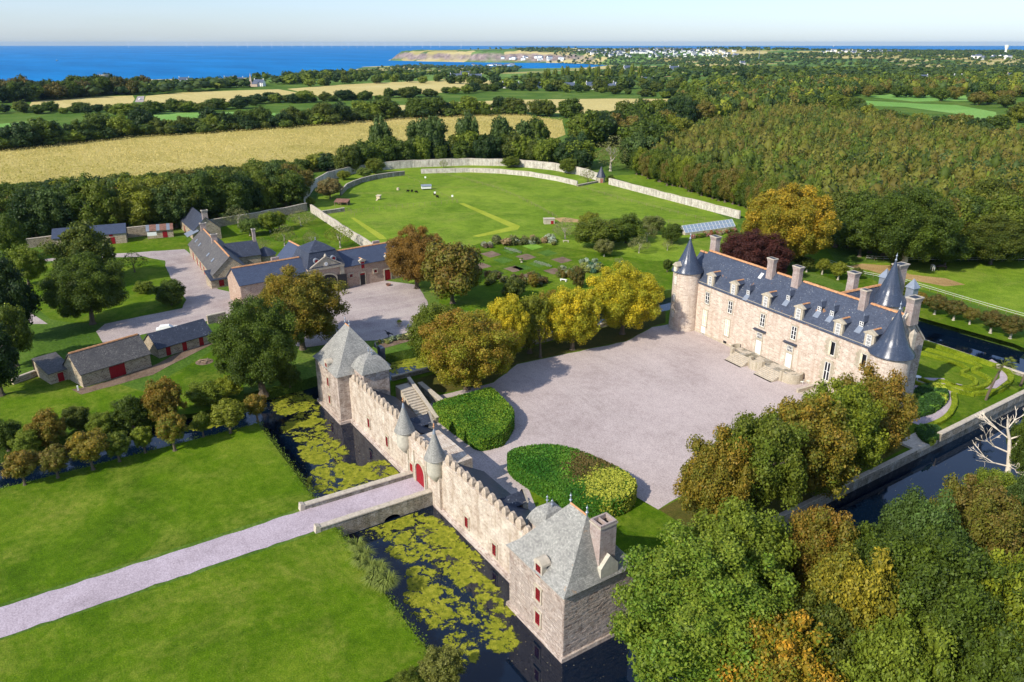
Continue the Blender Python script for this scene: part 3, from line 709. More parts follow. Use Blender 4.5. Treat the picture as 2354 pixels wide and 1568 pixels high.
def chimney(parent, x, y, z0, z1, w=1.5, d=0.8, mat='chimney', name='chimney', cap=True, pots=True):
    mb = MB(); h, k = w / 2, d / 2
    mb.hexa([(x - h, y - k, z0), (x + h, y - k, z0), (x + h, y + k, z0), (x - h, y + k, z0)], [(x - h * .9, y - k * .9, z1 - .9), (x + h * .9, y - k * .9, z1 - .9), (x + h * .9, y + k * .9, z1 - .9), (x - h * .9, y + k * .9, z1 - .9)])
    mb.hexa([(x - h * .9, y - k * .9, z1 - .9), (x + h * .9, y - k * .9, z1 - .9), (x + h * .9, y + k * .9, z1 - .9), (x - h * .9, y + k * .9, z1 - .9)], [(x - h * 1.12, y - k * 1.15, z1 - .15), (x + h * 1.12, y - k * 1.15, z1 - .15), (x + h * 1.12, y + k * 1.15, z1 - .15), (x - h * 1.12, y + k * 1.15, z1 - .15)])
    c = mb.build(name, mat, parent)
    if cap:
        m2 = MB(); H, K = h * 1.18, k * 1.22
        m2.box(x - H, x + H, y - K, y + K, z1 - .15, z1)
        m2.box(x - H * .72, x + H * .72, y - K * .6, y + K * .6, z1, z1 + .02, 1)
        m2.build('chimney_cap', ['pale_stone', 'black'], c)
    return c
def hip_roof(parent, x0, x1, y0, y1, ze, rx0, rx1, ry, zr, mat, ov=0.35, flare=0.35, name='roof'):
    mb = MB()
    a = [(x0 - ov, y0 - ov, ze), (x1 + ov, y0 - ov, ze), (x1 + ov, y1 + ov, ze), (x0 - ov, y1 + ov, ze)]
    k = 0.22; zk = ze + (zr - ze) * k * .72
    def mid(c, r): return (c[0] + (r[0] - c[0]) * k, c[1] + (r[1] - c[1]) * k, zk)
    r = [(rx0, ry), (rx1, ry), (rx1, ry), (rx0, ry)]
    b = [mid(a[i], r[i]) for i in range(4)]
    for i in range(4):
        j = (i + 1) % 4
        mb.face([a[i], a[j], b[j], b[i]])
        top = [b[i], b[j], (r[j][0], ry, zr), (r[i][0], ry, zr)]
        if r[i] == r[j]: top = top[:3]
        mb.face(top)
    mb.face([(p[0], p[1], p[2] - .03) for p in a[::-1]])
    return mb.build(name, mat, parent)
def gable_roof(parent, x0, x1, y0, y1, ze, zr, mat, ov=0.3, ovx=0.2, name='roof', ry=None, zeb=None):
    ry = (y0 + y1) / 2 if ry is None else ry; zeb = ze if zeb is None else zeb
    s0 = (zr - ze) / (ry - y0); s1 = (zr - zeb) / (y1 - ry); t = .12
    mb = MB(); X0, X1 = x0 - ovx, x1 + ovx
    F = [(y0 - ov, ze - ov * s0), (ry, zr), (y1 + ov, zeb - ov * s1)]
    mb.face([(X0, F[0][0], F[0][1]), (X1, F[0][0], F[0][1]), (X1, ry, zr), (X0, ry, zr)])
    mb.face([(X1, F[2][0], F[2][1]), (X0, F[2][0], F[2][1]), (X0, ry, zr), (X1, ry, zr)])
    mb.face([(X0, F[0][0], F[0][1] - t), (X0, ry, zr - t), (X1, ry, zr - t), (X1, F[0][0], F[0][1] - t)]); mb.face([(X0, ry, zr - t), (X0, F[2][0], F[2][1] - t), (X1, F[2][0], F[2][1] - t), (X1, ry, zr - t)])
    for X, fl in ((X0, 1), (X1, 0)):
        for p, q in ((F[0], F[1]), (F[1], F[2])):
            w = [(X, p[0], p[1] - t), (X, p[0], p[1]), (X, q[0], q[1]), (X, q[0], q[1] - t)]
            mb.face(w if fl else w[::-1])
    mb.face([(X0, F[0][0], F[0][1] - t), (X1, F[0][0], F[0][1] - t), (X1, F[0][0], F[0][1]), (X0, F[0][0], F[0][1])])
    return mb.build(name, mat, parent)
def gable_walls(parent, x0, x1, y0, y1, ze, zr, mat, ry=None, zeb=None, z0=0.0, name='wall'):
    ry = (y0 + y1) / 2 if ry is None else ry; zeb = ze if zeb is None else zeb
    mb = MB()
    mb.face([(x0, y0, z0), (x1, y0, z0), (x1, y0, ze), (x0, y0, ze)]); mb.face([(x1, y1, z0), (x0, y1, z0), (x0, y1, zeb), (x1, y1, zeb)])
    for X, fl in ((x0, 1), (x1, 0)):
        w = [(X, y0, z0), (X, y0, ze), (X, ry, zr - .05), (X, y1, zeb), (X, y1, z0)]
        mb.face(w if fl else w[::-1])
    return mb.build(name, mat, parent)
def door(parent, x, z0, z1, w, y=0.0, mat='red', planks=4, sur='ashlar', arch=False, axis='x', name='door'):
    tr = (lambda X, Y, Z: (X, Y, Z)) if axis == 'x' else (lambda X, Y, Z: (-Y, X, Z))
    mb = MB(); h = w / 2
    def bx(m, a, b, c, d, e, f):
        p, q = tr(a, c, e), tr(b, d, f); m.box(min(p[0], q[0]), max(p[0], q[0]), min(p[1], q[1]), max(p[1], q[1]), e, f)
    bx(mb, x - h, x + h, y - .03, y + .02, z0, z1)
    root = mb.build(name, mat, parent)
    for i in range(planks):
        m = MB(); a = x - h + w * i / planks
        bx(m, a + .012, a + w / planks - .012, y - .055, y - .029, z0 + .03, z1 - .03); m.build('plank', mat, root)
    if sur:
        su = MB(); e = .22
        for a, b in ((x - h - e, x - h), (x + h, x + h + e)): bx(su, a, b, y - .1, y + .02, z0, z1)
        bx(su, x - h - e, x + h + e, y - .12, y + .02, z1, z1 + e * 1.2); su.build('surround', sur, root)
    return root
# ---------------------------------------------------------------- gate wall, bridge, corner pavilions
gw = thing('gate_wall', 'long crenellated stone gate wall rising from the moat between two pavilions', 'wall', (0, 0, 0))
WT = 6.0   # wall-walk level
mb = MB()
mb.box(0, 50.2, 0, 0.9, WZ - .5, WT)
mb.box(21.3, 30.6, -0.35, 0.0, WZ - .5, WT - .35)       # slightly proud gate section
mb.box(21.3, 30.6, 0.9, 4.6, 0, WT - 1.2)               # gatehouse block behind
mb.build('wall', 'wall_stone', gw)
mb = MB()
for x0, x1 in ((0.35, 22.0), (28.7, 50.0)):
    mb.hexa([(x0, -.5, WZ - .5), (x1, -.5, WZ - .5), (x1, 0.0, WZ - .5), (x0, 0, WZ - .5)], [(x0, -.38, WZ + .45), (x1, -.38, WZ + .45), (x1, 0, WZ + .6), (x0, 0, WZ + .6)])
mb.build('plinth', 'grey_stone', gw)
def merlon_mesh(k):
    r = random.Random(k); m = MB(); j = lambda a: a + r.uniform(-.05, .05)
    lo = [(j(-.62), -.38, 0), (j(.62), -.38, 0), (j(.62), .36, 0), (j(-.62), .36, 0)]
    mi = [(j(-.66), j(-.44), .5), (j(.66), j(-.44), .5), (j(.64), j(.4), .5), (j(-.64), j(.4), .5)]
    hi = [(j(-.3), j(-.26), j(.98)), (j(.3), j(-.26), j(.98)), (j(.3), j(.2), j(.98)), (j(-.3), j(.2), j(.98))]
    for A, B in ((lo, mi), (mi, hi)):
        for i in range(4): m.face([A[i], A[(i + 1) % 4], B[(i + 1) % 4], B[i]])
    m.face(hi)
    return m.mesh('merlon', ['merlon'])
mer = [merlon_mesh(k) for k in range(5)]
def merlons(x0, x1, n, y, z, parent):
    for i in range(n):
        o = link('merlon', rnd.choice(mer), parent, (x0 + (x1 - x0) * (i + .5) / n, y, z)); o.scale = (rnd.uniform(.62, .84) * (x1 - x0) / n / 1.45, rnd.uniform(.75, .9), rnd.uniform(.95, 1.35)); o.rotation_euler = (0, 0, rnd.uniform(-.06, .06))
merlons(1.0, 19.2, 12, .42, WT, gw)
merlons(31.4, 50.2, 13, .42, WT, gw)
merlons(22.8, 28.2, 4, .1, WT - .4, gw)
mb = MB()
mb.box(0, 21, .9, 1.7, 0, WT - 1.0); mb.box(30.7, 50.2, .9, 1.7, 0, WT - 1.0)
mb.build('wall_walk', 'old_wall', gw)
# lean-to slate roofs on the courtyard side
for x0, x1 in ((4.2, 21.0), (31.0, 50.0)):
    m = MB(); z0, z1, y0, y1 = 5.2, 2.6, 1.7, 6.0
    m.face([(x0, y0, z0), (x0, y1, z1), (x1, y1, z1), (x1, y0, z0)]); m.face([(x0, y0, z0 - .15), (x1, y0, z0 - .15), (x1, y1, z1 - .15), (x0, y1, z1 - .15)])
    m.face([(x0, y1, z1), (x0, y1, z1 - .15), (x1, y1, z1 - .15), (x1, y1, z1)]); m.face([(x1, y0, z0), (x1, y1, z1), (x1, y1, z1 - .15), (x1, y0, z0 - .15)])
    m.build('lean_to_roof', 'slate_dark', gw)
    m = MB(); m.box(x0 + .1, x1 - .1, 1.72, 5.7, 0, 2.5); m.face([(x1 - .1, 1.72, 2.5), (x1 - .1, 5.7, 2.5), (x1 - .1, 1.72, 5.0)]); m.face([(x0 + .1, 1.72, 2.5), (x0 + .1, 1.72, 5.0), (x0 + .1, 5.7, 2.5)]); m.build('lean_to_wall', 'rubble', gw)
for x in (16.2, 40.6):   # gabled dormers towards the court
    m = MB(); zt = 4.9; h = .95
    m.box(x - h, x + h, 5.15, 5.85, 2.3, 3.9); m.face([(x - h, 5.85, 3.9), (x + h, 5.85, 3.9), (x, 5.85, zt)][::-1]); m.face([(x - h, 5.6, 3.9), (x + h, 5.6, 3.9), (x, 5.6, zt + .3)]); m.hexa([(x - h - .1, 5.6, 3.7), (x + h + .1, 5.6, 3.7), (x + h + .1, 5.9, 3.7), (x - h - .1, 5.9, 3.7)], [(x - .1, 5.6, zt + .25), (x + .1, 5.6, zt + .25), (x + .1, 5.9, zt + .25), (x - .1, 5.9, zt + .25)])
    d = m.build('dormer', 'pale_stone', gw)
    m = MB()
    for s in (-1, 1):
        q = [(x + s * (h + .1), 5.6, 3.75), (x + s * (h + .1), 3.2, 3.75), (x, 2.4, zt), (x, 5.6, zt)]
        m.face(q if s > 0 else q[::-1])
    m.build('dormer_roof', 'slate_dark', d)
# gatehouse roof behind the gate
m = MB()
m.face([(21.3, .9, WT - 1.15), (30.6, .9, WT - 1.15), (30.6, 4.9, 3.4), (21.3, 4.9, 3.4)]); m.build('gatehouse_roof', 'slate_lichen', gw)
# bartizans
for x in (20.9, 29.7):
    m = MB(); m.lathe([(.25, 2.6), (.65, 3.1), (1.05, 3.7), (1.12, 4.0), (1.12, 6.1)], x, -.35, 22)
    b = m.build('bartizan', 'render', gw)
    m = MB(); m.lathe([(1.42, 6.0), (1.18, 6.6), (.84, 7.5), (.46, 8.7), (.15, 9.6)], x, -.35, 22); m.lathe([(1.42, 6.0), (0.0, 5.98)], x, -.35, 22, sm=False); m.build('cone_roof', 'slate_lichen', b)
    m = MB(); m.lathe([(.24, 9.25), (.15, 9.9), (.05, 10.15)], x, -.35, 12); m.build('lead_cap', 'lead', b)
    m = MB(); m.lathe([(.05, 10.1), (.05, 10.35), (.15, 10.45), (.05, 10.6), (.1, 10.75), (0, 10.95)], x, -.35, 8); m.build('finial', 'ridge', b)
# gate: arched red double door with stone jambs
def arch_pts(x, z0, zs, w, n=10): return [(x - w / 2, z0)] + [(x - w / 2 * math.cos(math.pi * i / n), zs + w / 2 * math.sin(math.pi * i / n)) for i in range(n + 1)] + [(x + w / 2, z0)]
gz = -0.25
A = arch_pts(25.4, gz, 1.75, 2.5)
m = MB(); m.face([(p[0], -.42, p[1]) for p in A[::-1]][::-1]); gd = m.build('gate_door', 'red', gw)
for i in range(10):
    x0 = 25.4 - 1.25 + .25 * i; xm = x0 + .125; zt = 1.75 + math.sqrt(max(0, 1.25 ** 2 - (abs(xm - 25.4) + .1) ** 2))
    m = MB(); m.box(x0 + .012, x0 + .238, -.45, -.415, gz + .02, zt); m.build('plank', 'red', gd)
m = MB(); A2 = arch_pts(25.4, gz, 1.75, 3.2)
for p, q, r_, s_ in zip(A, A[1:], A2[1:], A2): 
    m.face([(p[0], -.6, p[1]), (q[0], -.6, q[1]), (r_[0], -.6, r_[1]), (s_[0], -.6, s_[1])][::-1])
    m.face([(p[0], -.6, p[1]), (p[0], -.3, p[1]), (q[0], -.3, q[1]), (q[0], -.6, q[1])][::-1]); m.face([(s_[0], -.6, s_[1]), (r_[0], -.6, r_[1]), (r_[0], -.3, r_[1]), (s_[0], -.3, s_[1])][::-1])
m.build('gate_arch', 'ashlar', gw)
for x in (23.55, 27.2, 21.75):
    m = MB(); m.box(x - .09, x + .09, -.5, -.33, gz, 4.2 if x > 22 else 3.4); m.build('slot_jamb', 'ashlar', gw)
door(gw, 22.6, gz, 1.7, .9, -.37, 'red', 3, 'ashlar', name='wicket_door')
for x, z, w, h in ((7.3, .35, .75, 1.5), (13.9, .15, .75, 1.6), (36.9, -.35, .8, 1.5), (43.3, -.45, .8, 1.55)):
    window(gw, x, z, z + h, w, 0.0, 'red', 'glass', 2, 4, 'ashlar', .2)
window(gw, 20.3, 2.3, 3.1, .5, 0.0, 'red', 'glass', 2, 2, 'ashlar', .15)

def pavilion(name, label, x0, x1, y0, y1, zb, ze, rx0, rx1, zr, roofm, wallm):
    r = thing(name, label, 'tower', ((x0 + x1) / 2, (y0 + y1) / 2, zb))
    inv = lambda o: setattr(o, 'location', (-(x0 + x1) / 2, -(y0 + y1) / 2, -zb))
    m = MB(); m.box(x0, x1, y0, y1, zb - .5, ze, 0, 'd'); w = m.build('wall', wallm, r); inv(w)
    m = MB(); e = .35
    m.hexa([(x0 - e, y0 - e, zb - .5), (x1 + e, y0 - e, zb - .5), (x1 + e, y1 + e, zb - .5), (x0 - e, y1 + e, zb - .5)], [(x0 - .25, y0 - .25, zb + .45), (x1 + .25, y0 - .25, zb + .45), (x1 + .25, y1 + .25, zb + .45), (x0 - .25, y1 + .25, zb + .45)]); inv(m.build('plinth', 'grey_stone', r))
    ry = (y0 + y1) / 2
    rf = hip_roof(r, x0, x1, y0, y1, ze, rx0, rx1, ry, zr, roofm, 0.3); inv(rf)
    m = MB(); m.tube((rx0, ry, zr), (rx1, ry, zr), .1, .1, 6); inv(m.build('ridge_roll', 'ridge', r))
    for k in (rx0, rx1): m = MB(); finial(m, k, ry, zr, 1.3, 0, .12); inv(m.build('finial', 'lead', r))
    return r, inv
class PA:    # places children of a pavilion given in world coordinates
    def __init__(s, r, inv): s.r = r; s.inv = inv
    def add(s, o):
        s.inv(o); return o
# near pavilion
pr, pinv = pavilion('corner_pavilion', 'near square stone pavilion with steep lichened slate roof and tall chimney', 50.1, 59.6, -2.4, 6.5, WZ, 6.1, 54.5, 57.1, 12.1, 'slate_lichen_o', 'grey_stone'); pn = PA(pr, pinv)
for z0, z1, w in ((2.75, 4.25, .8), (-.3, 1.25, .8)):
    pn.add(window(pr, 55.45, z0, z1, w, -2.4, 'red', 'glass', 3, 5, 'ashlar', .2))
# stone courses of the two faces towards the camera
sb = MB(); sb.box(-.5, .5, -.5, .5, -.5, .5, 0, 'b'); stone_me = sb.mesh('stone', ['grey_stone'])
sb2 = MB(); cand = []
for fx in range(2):
    z = WZ + .5
    while z < 5.8:
        h = rnd.uniform(.17, .27); u = 50.15 if fx == 0 else -2.35; end = 59.5 if fx == 0 else 6.4
        while u < end - .2:
            L = min(rnd.uniform(.28, .75), end - u)
            if end - u - L < .2: L = end - u
            if not (fx == 0 and 54.7 < u + L and u < 56.2 and (2.4 < z + h and z < 4.6 or -.6 < z + h and z < 1.6)): cand.append((fx, u, L, z, h))
            u += L + .025
        z += h + .025
rnd.shuffle(cand); cand.sort(key=lambda q: -q[2] * q[4])
for i, (fx, u, L, z, h) in enumerate(cand):
    pro = rnd.uniform(.012, .05)
    if i < 300:
        o = link('stone', stone_me, pr)
        if fx == 0: o.location = (u + L / 2 - 54.85, -2.4 - pro / 2 - 2.05 + .0, z + h / 2 - WZ); o.scale = (L, pro + .02, h)
        else: o.location = (59.6 + pro / 2 - 54.85, u + L / 2 - 2.05, z + h / 2 - WZ); o.scale = (L, pro + .02, h); o.rotation_euler = (0, 0, math.pi / 2)
    else:
        if fx == 0: sb2.box(u, u + L, -2.4 - pro, -2.39, z, z + h, 0, 'b')
        else: sb2.box(59.59, 59.6 + pro, u, u + L, z, z + h, 0, 'l')
o = sb2.build('small_stones', 'grey_stone', pr); o['kind'] = 'stuff'; pinv(o)
def wall_dormer(parent, inv, x, y, z0, z1, w, axis='x', sgn=1):
    """round-topped stone window dormer at the wall head; axis x: faces -y; y: faces +x"""
    def tr(a, b, c): return (x + a, y + b, c) if axis == 'x' else (x - b, y + a, c)
    h = w / 2
    m = MB()
    K = lambda a0, a1, b0, b1, c0, c1: m.hexa([tr(a0, b0, c0), tr(a1, b0, c0), tr(a1, b1, c0), tr(a0, b1, c0)], [tr(a0, b0, c1), tr(a1, b0, c1), tr(a1, b1, c1), tr(a0, b1, c1)])
    K(-h - .25, -h, -.16, .4, z0, z1); K(h, h + .25, -.16, .4, z0, z1); K(-h, h, -.16, .4, z0 - .15, z0)
    n = 8; pts = [(-(h + .32) * math.cos(math.pi * i / n), z1 + (h + .2) * math.sin(math.pi * i / n)) for i in range(n + 1)]
    m.face([tr(p[0], -.2, p[1]) for p in pts][::-1]); m.face([tr(p[0], .9, p[1]) for p in pts])
    for p, q in zip(pts, pts[1:]): m.face([tr(p[0], -.2, p[1]), tr(q[0], -.2, q[1]), tr(q[0], .9, q[1]), tr(p[0], .9, p[1])])
    d = m.build('dormer', 'pale_stone', parent); inv(d)
    m = MB()
    m.hexa([tr(-h - .2, .4, z0), tr(h + .2, .4, z0), tr(h + .2, 1.6, z0 + 1.0), tr(-h - .2, 1.6, z0 + 1.0)], [tr(-h - .2, .4, z1 + .1), tr(h + .2, .4, z1 + .1), tr(h + .2, 1.6, z1 + .1), tr(-h - .2, 1.6, z1 + .1)]); m.build('dormer_cheek', 'slate_old', d)
    m = MB(); m.hexa([tr(-h, -.1, z0), tr(h, -.1, z0), tr(h, .02, z0), tr(-h, .02, z0)], [tr(-h, -.1, z1), tr(h, -.1, z1), tr(h, .02, z1), tr(-h, .02, z1)]); wn_ = m.build('window', 'glass', d)
    m = MB()
    for i in range(4):
        a = -h + w * i / 3; m.hexa([tr(a - .035, -.14, z0), tr(a + .035, -.14, z0), tr(a + .035, -.1, z0), tr(a - .035, -.1, z0)], [tr(a - .035, -.14, z1), tr(a + .035, -.14, z1), tr(a + .035, -.1, z1), tr(a - .035, -.1, z1)])
    for i in range(6):
        c = z0 + (z1 - z0) * i / 5; m.hexa([tr(-h, -.135, c - .03), tr(h, -.135, c - .03), tr(h, -.1, c - .03), tr(-h, -.1, c - .03)], [tr(-h, -.135, c + .03), tr(h, -.135, c + .03), tr(h, -.1, c + .03), tr(-h, -.1, c + .03)])
    m.build('frame', 'red', wn_)
    return d
wall_dormer(pr, pinv, 55.5, -2.4, 5.75, 7.2, .85)
# tall chimney on the south slope, with its gabled foot
m = MB(); m.box(57.7, 59.3, 2.0, 4.0, 6.0, 11.6, 0, 't')
for a in ((57.7, 59.3, 2.0, 2.18), (57.7, 59.3, 3.82, 4.0), (57.7, 57.88, 2.18, 3.82), (59.12, 59.3, 2.18, 3.82)): m.box(*a, 11.6, 12.1)
m.box(57.88, 59.12, 2.18, 3.82, 11.3, 11.32, 1); m.box(57.88, 59.12, 2.9, 3.0, 11.32, 12.0)
ch = m.build('chimney', ['chimney', 'black'], pr); pinv(ch)
m = MB(); m.box(57.62, 59.38, 1.92, 4.08, 11.75, 11.95, 0, 'td'); m.build('chimney_band', 'pale_stone', ch)
m = MB(); m.hexa([(59.2, 1.9, 5.9), (59.75, 1.9, 5.9), (59.75, 4.1, 5.9), (59.2, 4.1, 5.9)], [(59.2, 1.9, 7.4), (59.75, 1.9, 7.4), (59.75, 4.1, 7.4), (59.2, 4.1, 7.4)])
m.face([(59.75, 1.9, 7.4), (59.75, 4.1, 7.4), (59.75, 3.0, 8.7)]); m.face([(59.75, 1.9, 7.4), (59.75, 3.0, 8.7), (59.2, 3.0, 8.7), (59.2, 1.9, 7.4)]); m.face([(59.75, 4.1, 7.4), (59.2, 4.1, 7.4), (59.2, 3.0, 8.7), (59.75, 3.0, 8.7)]); pinv(m.build('chimney_foot', 'render', pr))
# small stair turret roof where the gate wall meets the pavilion
m = MB(); m.box(47.6, 50.6, 1.7, 5.2, 0, 6.4, 0, 'd'); pinv(m.build('stair_turret', 'grey_stone', pr))
def bell_roof(parent, inv, x0, x1, y0, y1, z, zt, mat='slate_lichen'):
    cx, cy = (x0 + x1) / 2, (y0 + y1) / 2; hx, hy = (x1 - x0) / 2, (y1 - y0) / 2
    prof = [(1.12, 0), (1.02, .18), (.86, .45), (.62, .72), (.2, .95), (.02, 1.0)]
    m = MB()
    for (a, h0), (b, h1) in zip(prof, prof[1:]):
        c = lambda k, h: [(cx - hx * k, cy - hy * k, z + (zt - z) * h), (cx + hx * k, cy - hy * k, z + (zt - z) * h), (cx + hx * k, cy + hy * k, z + (zt - z) * h), (cx - hx * k, cy + hy * k, z + (zt - z) * h)]
        p, q = c(a, h0), c(b, h1)
        for i in range(4): m.face([p[i], p[(i + 1) % 4], q[(i + 1) % 4], q[i]])
    o = m.build('turret_roof', mat, parent); inv(o)
    for k in (-.3, .3): m = MB(); finial(m, cx + hx * k, cy, zt - .15, 1.0); m.build('finial', 'lead', o)
    return o
bell_roof(pr, pinv, 47.6, 50.6, 1.7, 5.2, 6.4, 8.6)
# far pavilion
fr_, finv = pavilion('corner_pavilion', 'far square stone pavilion with lichened pyramid roof at the left end of the gate wall', -9.9, 0.2, -1.85, 6.9, WZ, 6.5, -6.2, -4.4, 12.6, 'slate_lichen', 'grey_stone')
for z0, z1 in ((3.3, 4.8), (.2, 1.6)):
    finv(window(fr_, -4.25, z0, z1, .75, -1.85, 'red', 'glass', 2, 4, 'ashlar', .18))
wall_dormer(fr_, finv, -4.2, -1.85, 6.1, 7.4, .8)
m = MB(); m.box(0.2, 3.9, 1.0, 5.2, 0, 7.6, 0, 'd'); finv(m.build('stair_turret', 'grey_stone', fr_))
bell_roof(fr_, finv, 0.0, 4.0, 0.9, 5.3, 7.6, 10.2)
m = MB(); m.box(-4.2, -2.6, 6.9, 7.6, 5.0, 8.4); m.face([(-4.2, 6.3, 8.4), (-2.6, 6.3, 8.4), (-3.4, 6.3, 9.6)]); finv(m.build('rear_dormer', 'slate_dark', fr_))
# the two pavilions share wording for what differs: position
# stone stair beside the far pavilion
st = thing('stone_stair', 'flight of worn stone steps beside the far pavilion', 'stair', (3.2, 7.2, 0))
for i in range(14):
    m = MB(); m.box(0.35 + i * .52, .35 + (i + 1) * .52, 0, 2.2, 0, 3.2 - i * .22); o = m.build('step', 'pale_stone', st)
m = MB(); m.box(-1.6, .35, 0, 2.2, 0, 3.25); m.build('landing', 'pale_stone', st)
m = MB(); m.hexa([(-1.6, 2.2, 0), (8.0, 2.2, 0), (8.0, 2.6, 0), (-1.6, 2.6, 0)], [(-1.6, 2.2, 4.1), (8.0, 2.2, .9), (8.0, 2.6, .9), (-1.6, 2.6, 4.1)]); m.build('parapet', 'old_wall', st)
m = MB(); m.hexa([(-1.6, 2.1, 4.1), (8.1, 2.1, .9), (8.1, 2.7, .9), (-1.6, 2.7, 4.1)], [(-1.6, 2.1, 4.25), (8.1, 2.1, 1.05), (8.1, 2.7, 1.05), (-1.6, 2.7, 4.25)]); m.build('coping', 'pale_stone', st)
rw = thing('retaining_wall', 'low rough stone wall beside the steps in the courtyard corner', 'wall', (2.2, 12.0, 0))
m = MB(); m.hexa([(-2.2, 0, 0), (8.2, 0.3, 0), (8.2, 1.0, 0), (-2.2, .7, 0)], [(-2.2, 0, 1.9), (8.2, .3, 1.2), (8.2, 1.0, 1.2), (-2.2, .7, 1.9)]); m.build('wall_body', 'old_wall', rw)
m = MB(); m.hexa([(-2.2, -.08, 1.9), (8.3, .22, 1.2), (8.3, 1.08, 1.2), (-2.2, .78, 1.9)], [(-2.2, -.08, 2.05), (8.3, .22, 1.35), (8.3, 1.08, 1.35), (-2.2, .78, 2.05)]); m.build('coping', 'pale_stone', rw)

# bridge
br = thing('bridge', 'low stone bridge with parapets carrying the gravel path over the moat', 'bridge', (25.3, -7.2, 0))
def bt(o): o.location = (-25.3, 7.2, 0); return o
m = MB(); m.face([(PW0 + .3, -14.7, .03), (PW1 - .3, -14.7, .03), (PW1 - .3, -.4, gz), (PW0 + .3, -.4, gz)]); bt(m.build('deck', 'path', br))
for x0, x1, side in ((22.2, 22.95, 0), (27.75, 28.5, 1)):
    m = MB(); n = 16; ys = [-15.6 + 15.4 * i / n for i in range(n + 1)]
    def zb(y):
        if abs(y + 6.2) < 1.2: return WZ - .2 + math.sqrt(max(0, 1.2 ** 2 - (y + 6.2) ** 2)) * .7
        return WZ - .6
    ys = sorted(set(ys + [-6.2 + k for k in (-1.2, -1.05, -.8, -.4, 0, .4, .8, 1.05, 1.2)]))
    zt = lambda y: .55 - .25 * (y + 15.6) / 15.6
    for a, b in zip(ys, ys[1:]):
        m.face([(x0, a, zt(a)), (x0, b, zt(b)), (x0, b, zb(b)), (x0, a, zb(a))][::1]); m.face([(x1, a, zb(a)), (x1, b, zb(b)), (x1, b, zt(b)), (x1, a, zt(a))])
        m.face([(x0, a, zb(a)), (x0, b, zb(b)), (x1, b, zb(b)), (x1, a, zb(a))])
        m.face([(x0, a, zt(a)), (x1, a, zt(a)), (x1, b, zt(b)), (x0, b, zt(b))])
    m.face([(x0, ys[0], WZ - .6), (x1, ys[0], WZ - .6), (x1, ys[0], zt(ys[0])), (x0, ys[0], zt(ys[0]))])
    pa = bt(m.build('parapet', 'old_wall', br))
    k = 0; y = -15.6
    while y < -.5:
        L = min(rnd.uniform(.6, 1.1), -.4 - y); c0, c1 = zt(y) + .002, zt(y + L) + .002; j = rnd.uniform(.1, .15)
        m = MB(); m.hexa([(x0 - .07, y + .01, c0), (x1 + .07, y + .01, c0), (x1 + .07, y + L - .01, c1), (x0 - .07, y + L - .01, c1)], [(x0 - .05, y + .01, c0 + j), (x1 + .05, y + .01, c0 + j), (x1 + .05, y + L - .01, c1 + j), (x0 - .05, y + L - .01, c1 + j)])
        m.build('coping_stone', 'pale_stone', pa); y += L
    m = MB(); m.hexa([(x0 - .05, -16.2, -.3), (x1 + .05, -16.2, -.3), (x1 + .05, -15.5, -.3), (x0 - .05, -15.5, -.3)], [(x0 - .02, -16.0, .95), (x1 + .02, -16.0, .95), (x1 + .02, -15.5, .8), (x0 - .02, -15.5, .8)]); bt(m.build('end_pier', 'pale_stone', br))
# notice boards on short posts behind the gatehouse
for k, (px, py, lab) in enumerate(((1027, 1046, 'white notice board behind the gatehouse, the one nearer the turret'), (1041, 1042, 'white notice board behind the gatehouse, the one nearer the courtyard'))):
    X, Y = G(px, py, 1.4)
    t_ = thing('notice_board', lab, 'sign', (X, Y, 0), 0, 'notice boards behind the gatehouse')
    m = MB(); m.box(-.03, .03, -.5, .5, .8, 2.0); pn_ = m.build('panel', 'white', t_)
    m = MB()
    for q in range(5): m.box(.031, .036, -.36, .36 - .1 * (q % 2), 1.0 + q * .14, 1.05 + q * .14)
    m.build('print', 'lead', pn_)
    for yy in (-.42, .36):
        m = MB(); m.box(-.09, -.031, yy, yy + .06, 0, 2.0); m.build('post', 'black', t_)
# ---------------------------------------------------------------- the chateau
def w_of(px_old):   # rotate plan coordinates given in camera-aligned metres
    return uv2w(*px_old)
CA = R(-62) + YAW
CO = uv2w(37.57, 146.0)
ch = thing('chateau', 'long two-storey stone chateau with blue slate roof, stone dormers and round corner towers', 'chateau', (CO[0], CO[1], 0), CA)
EZ, RZ, RY, DY, CX1 = 10.65, 15.6, 4.6, 9.6, 41.6
SL = (RZ - EZ) / RY
m = MB()
m.face([(-3, 0, -.3), (CX1, 0, -.3), (CX1, 0, EZ), (-3, 0, EZ)]); m.face([(CX1, DY, -.3), (-3, DY, -.3), (-3, DY, EZ), (CX1, DY, EZ)])
for X, fl in ((-3, 1), (CX1, 0)):
    q = [(X, 0, -.3), (X, 0, EZ), (X, RY, RZ), (X, DY, EZ), (X, DY, -.3)]; m.face(q if fl else q[::-1])
m.build('wall', 'stone', ch)
m = MB(); m.box(-.2, 39.5, -.14, 0, EZ - .32, EZ - .02); m.box(-.2, 39.5, -.08, 0, -.3, .35); m.build('cornice', 'ashlar', ch)
m = MB(); yo = -.32; zo = EZ + yo * SL
ns = 10
m.face([(-3.1, yo, zo + .06), (CX1 - .1, yo, zo + .06), (CX1 - .1, RY, RZ + .06), (-3.1, RY, RZ + .06)])
m.face([(CX1 - .1, DY + .3, EZ - .3), (-3.1, DY + .3, EZ - .3), (-3.1, RY, RZ + .06), (CX1 - .1, RY, RZ + .06)])
m.face([(-3.1, yo, zo - .06), (CX1 - .1, yo, zo - .06), (CX1 - .1, yo, zo + .06), (-3.1, yo, zo + .06)])
m.build('roof', 'slate_orange', ch)
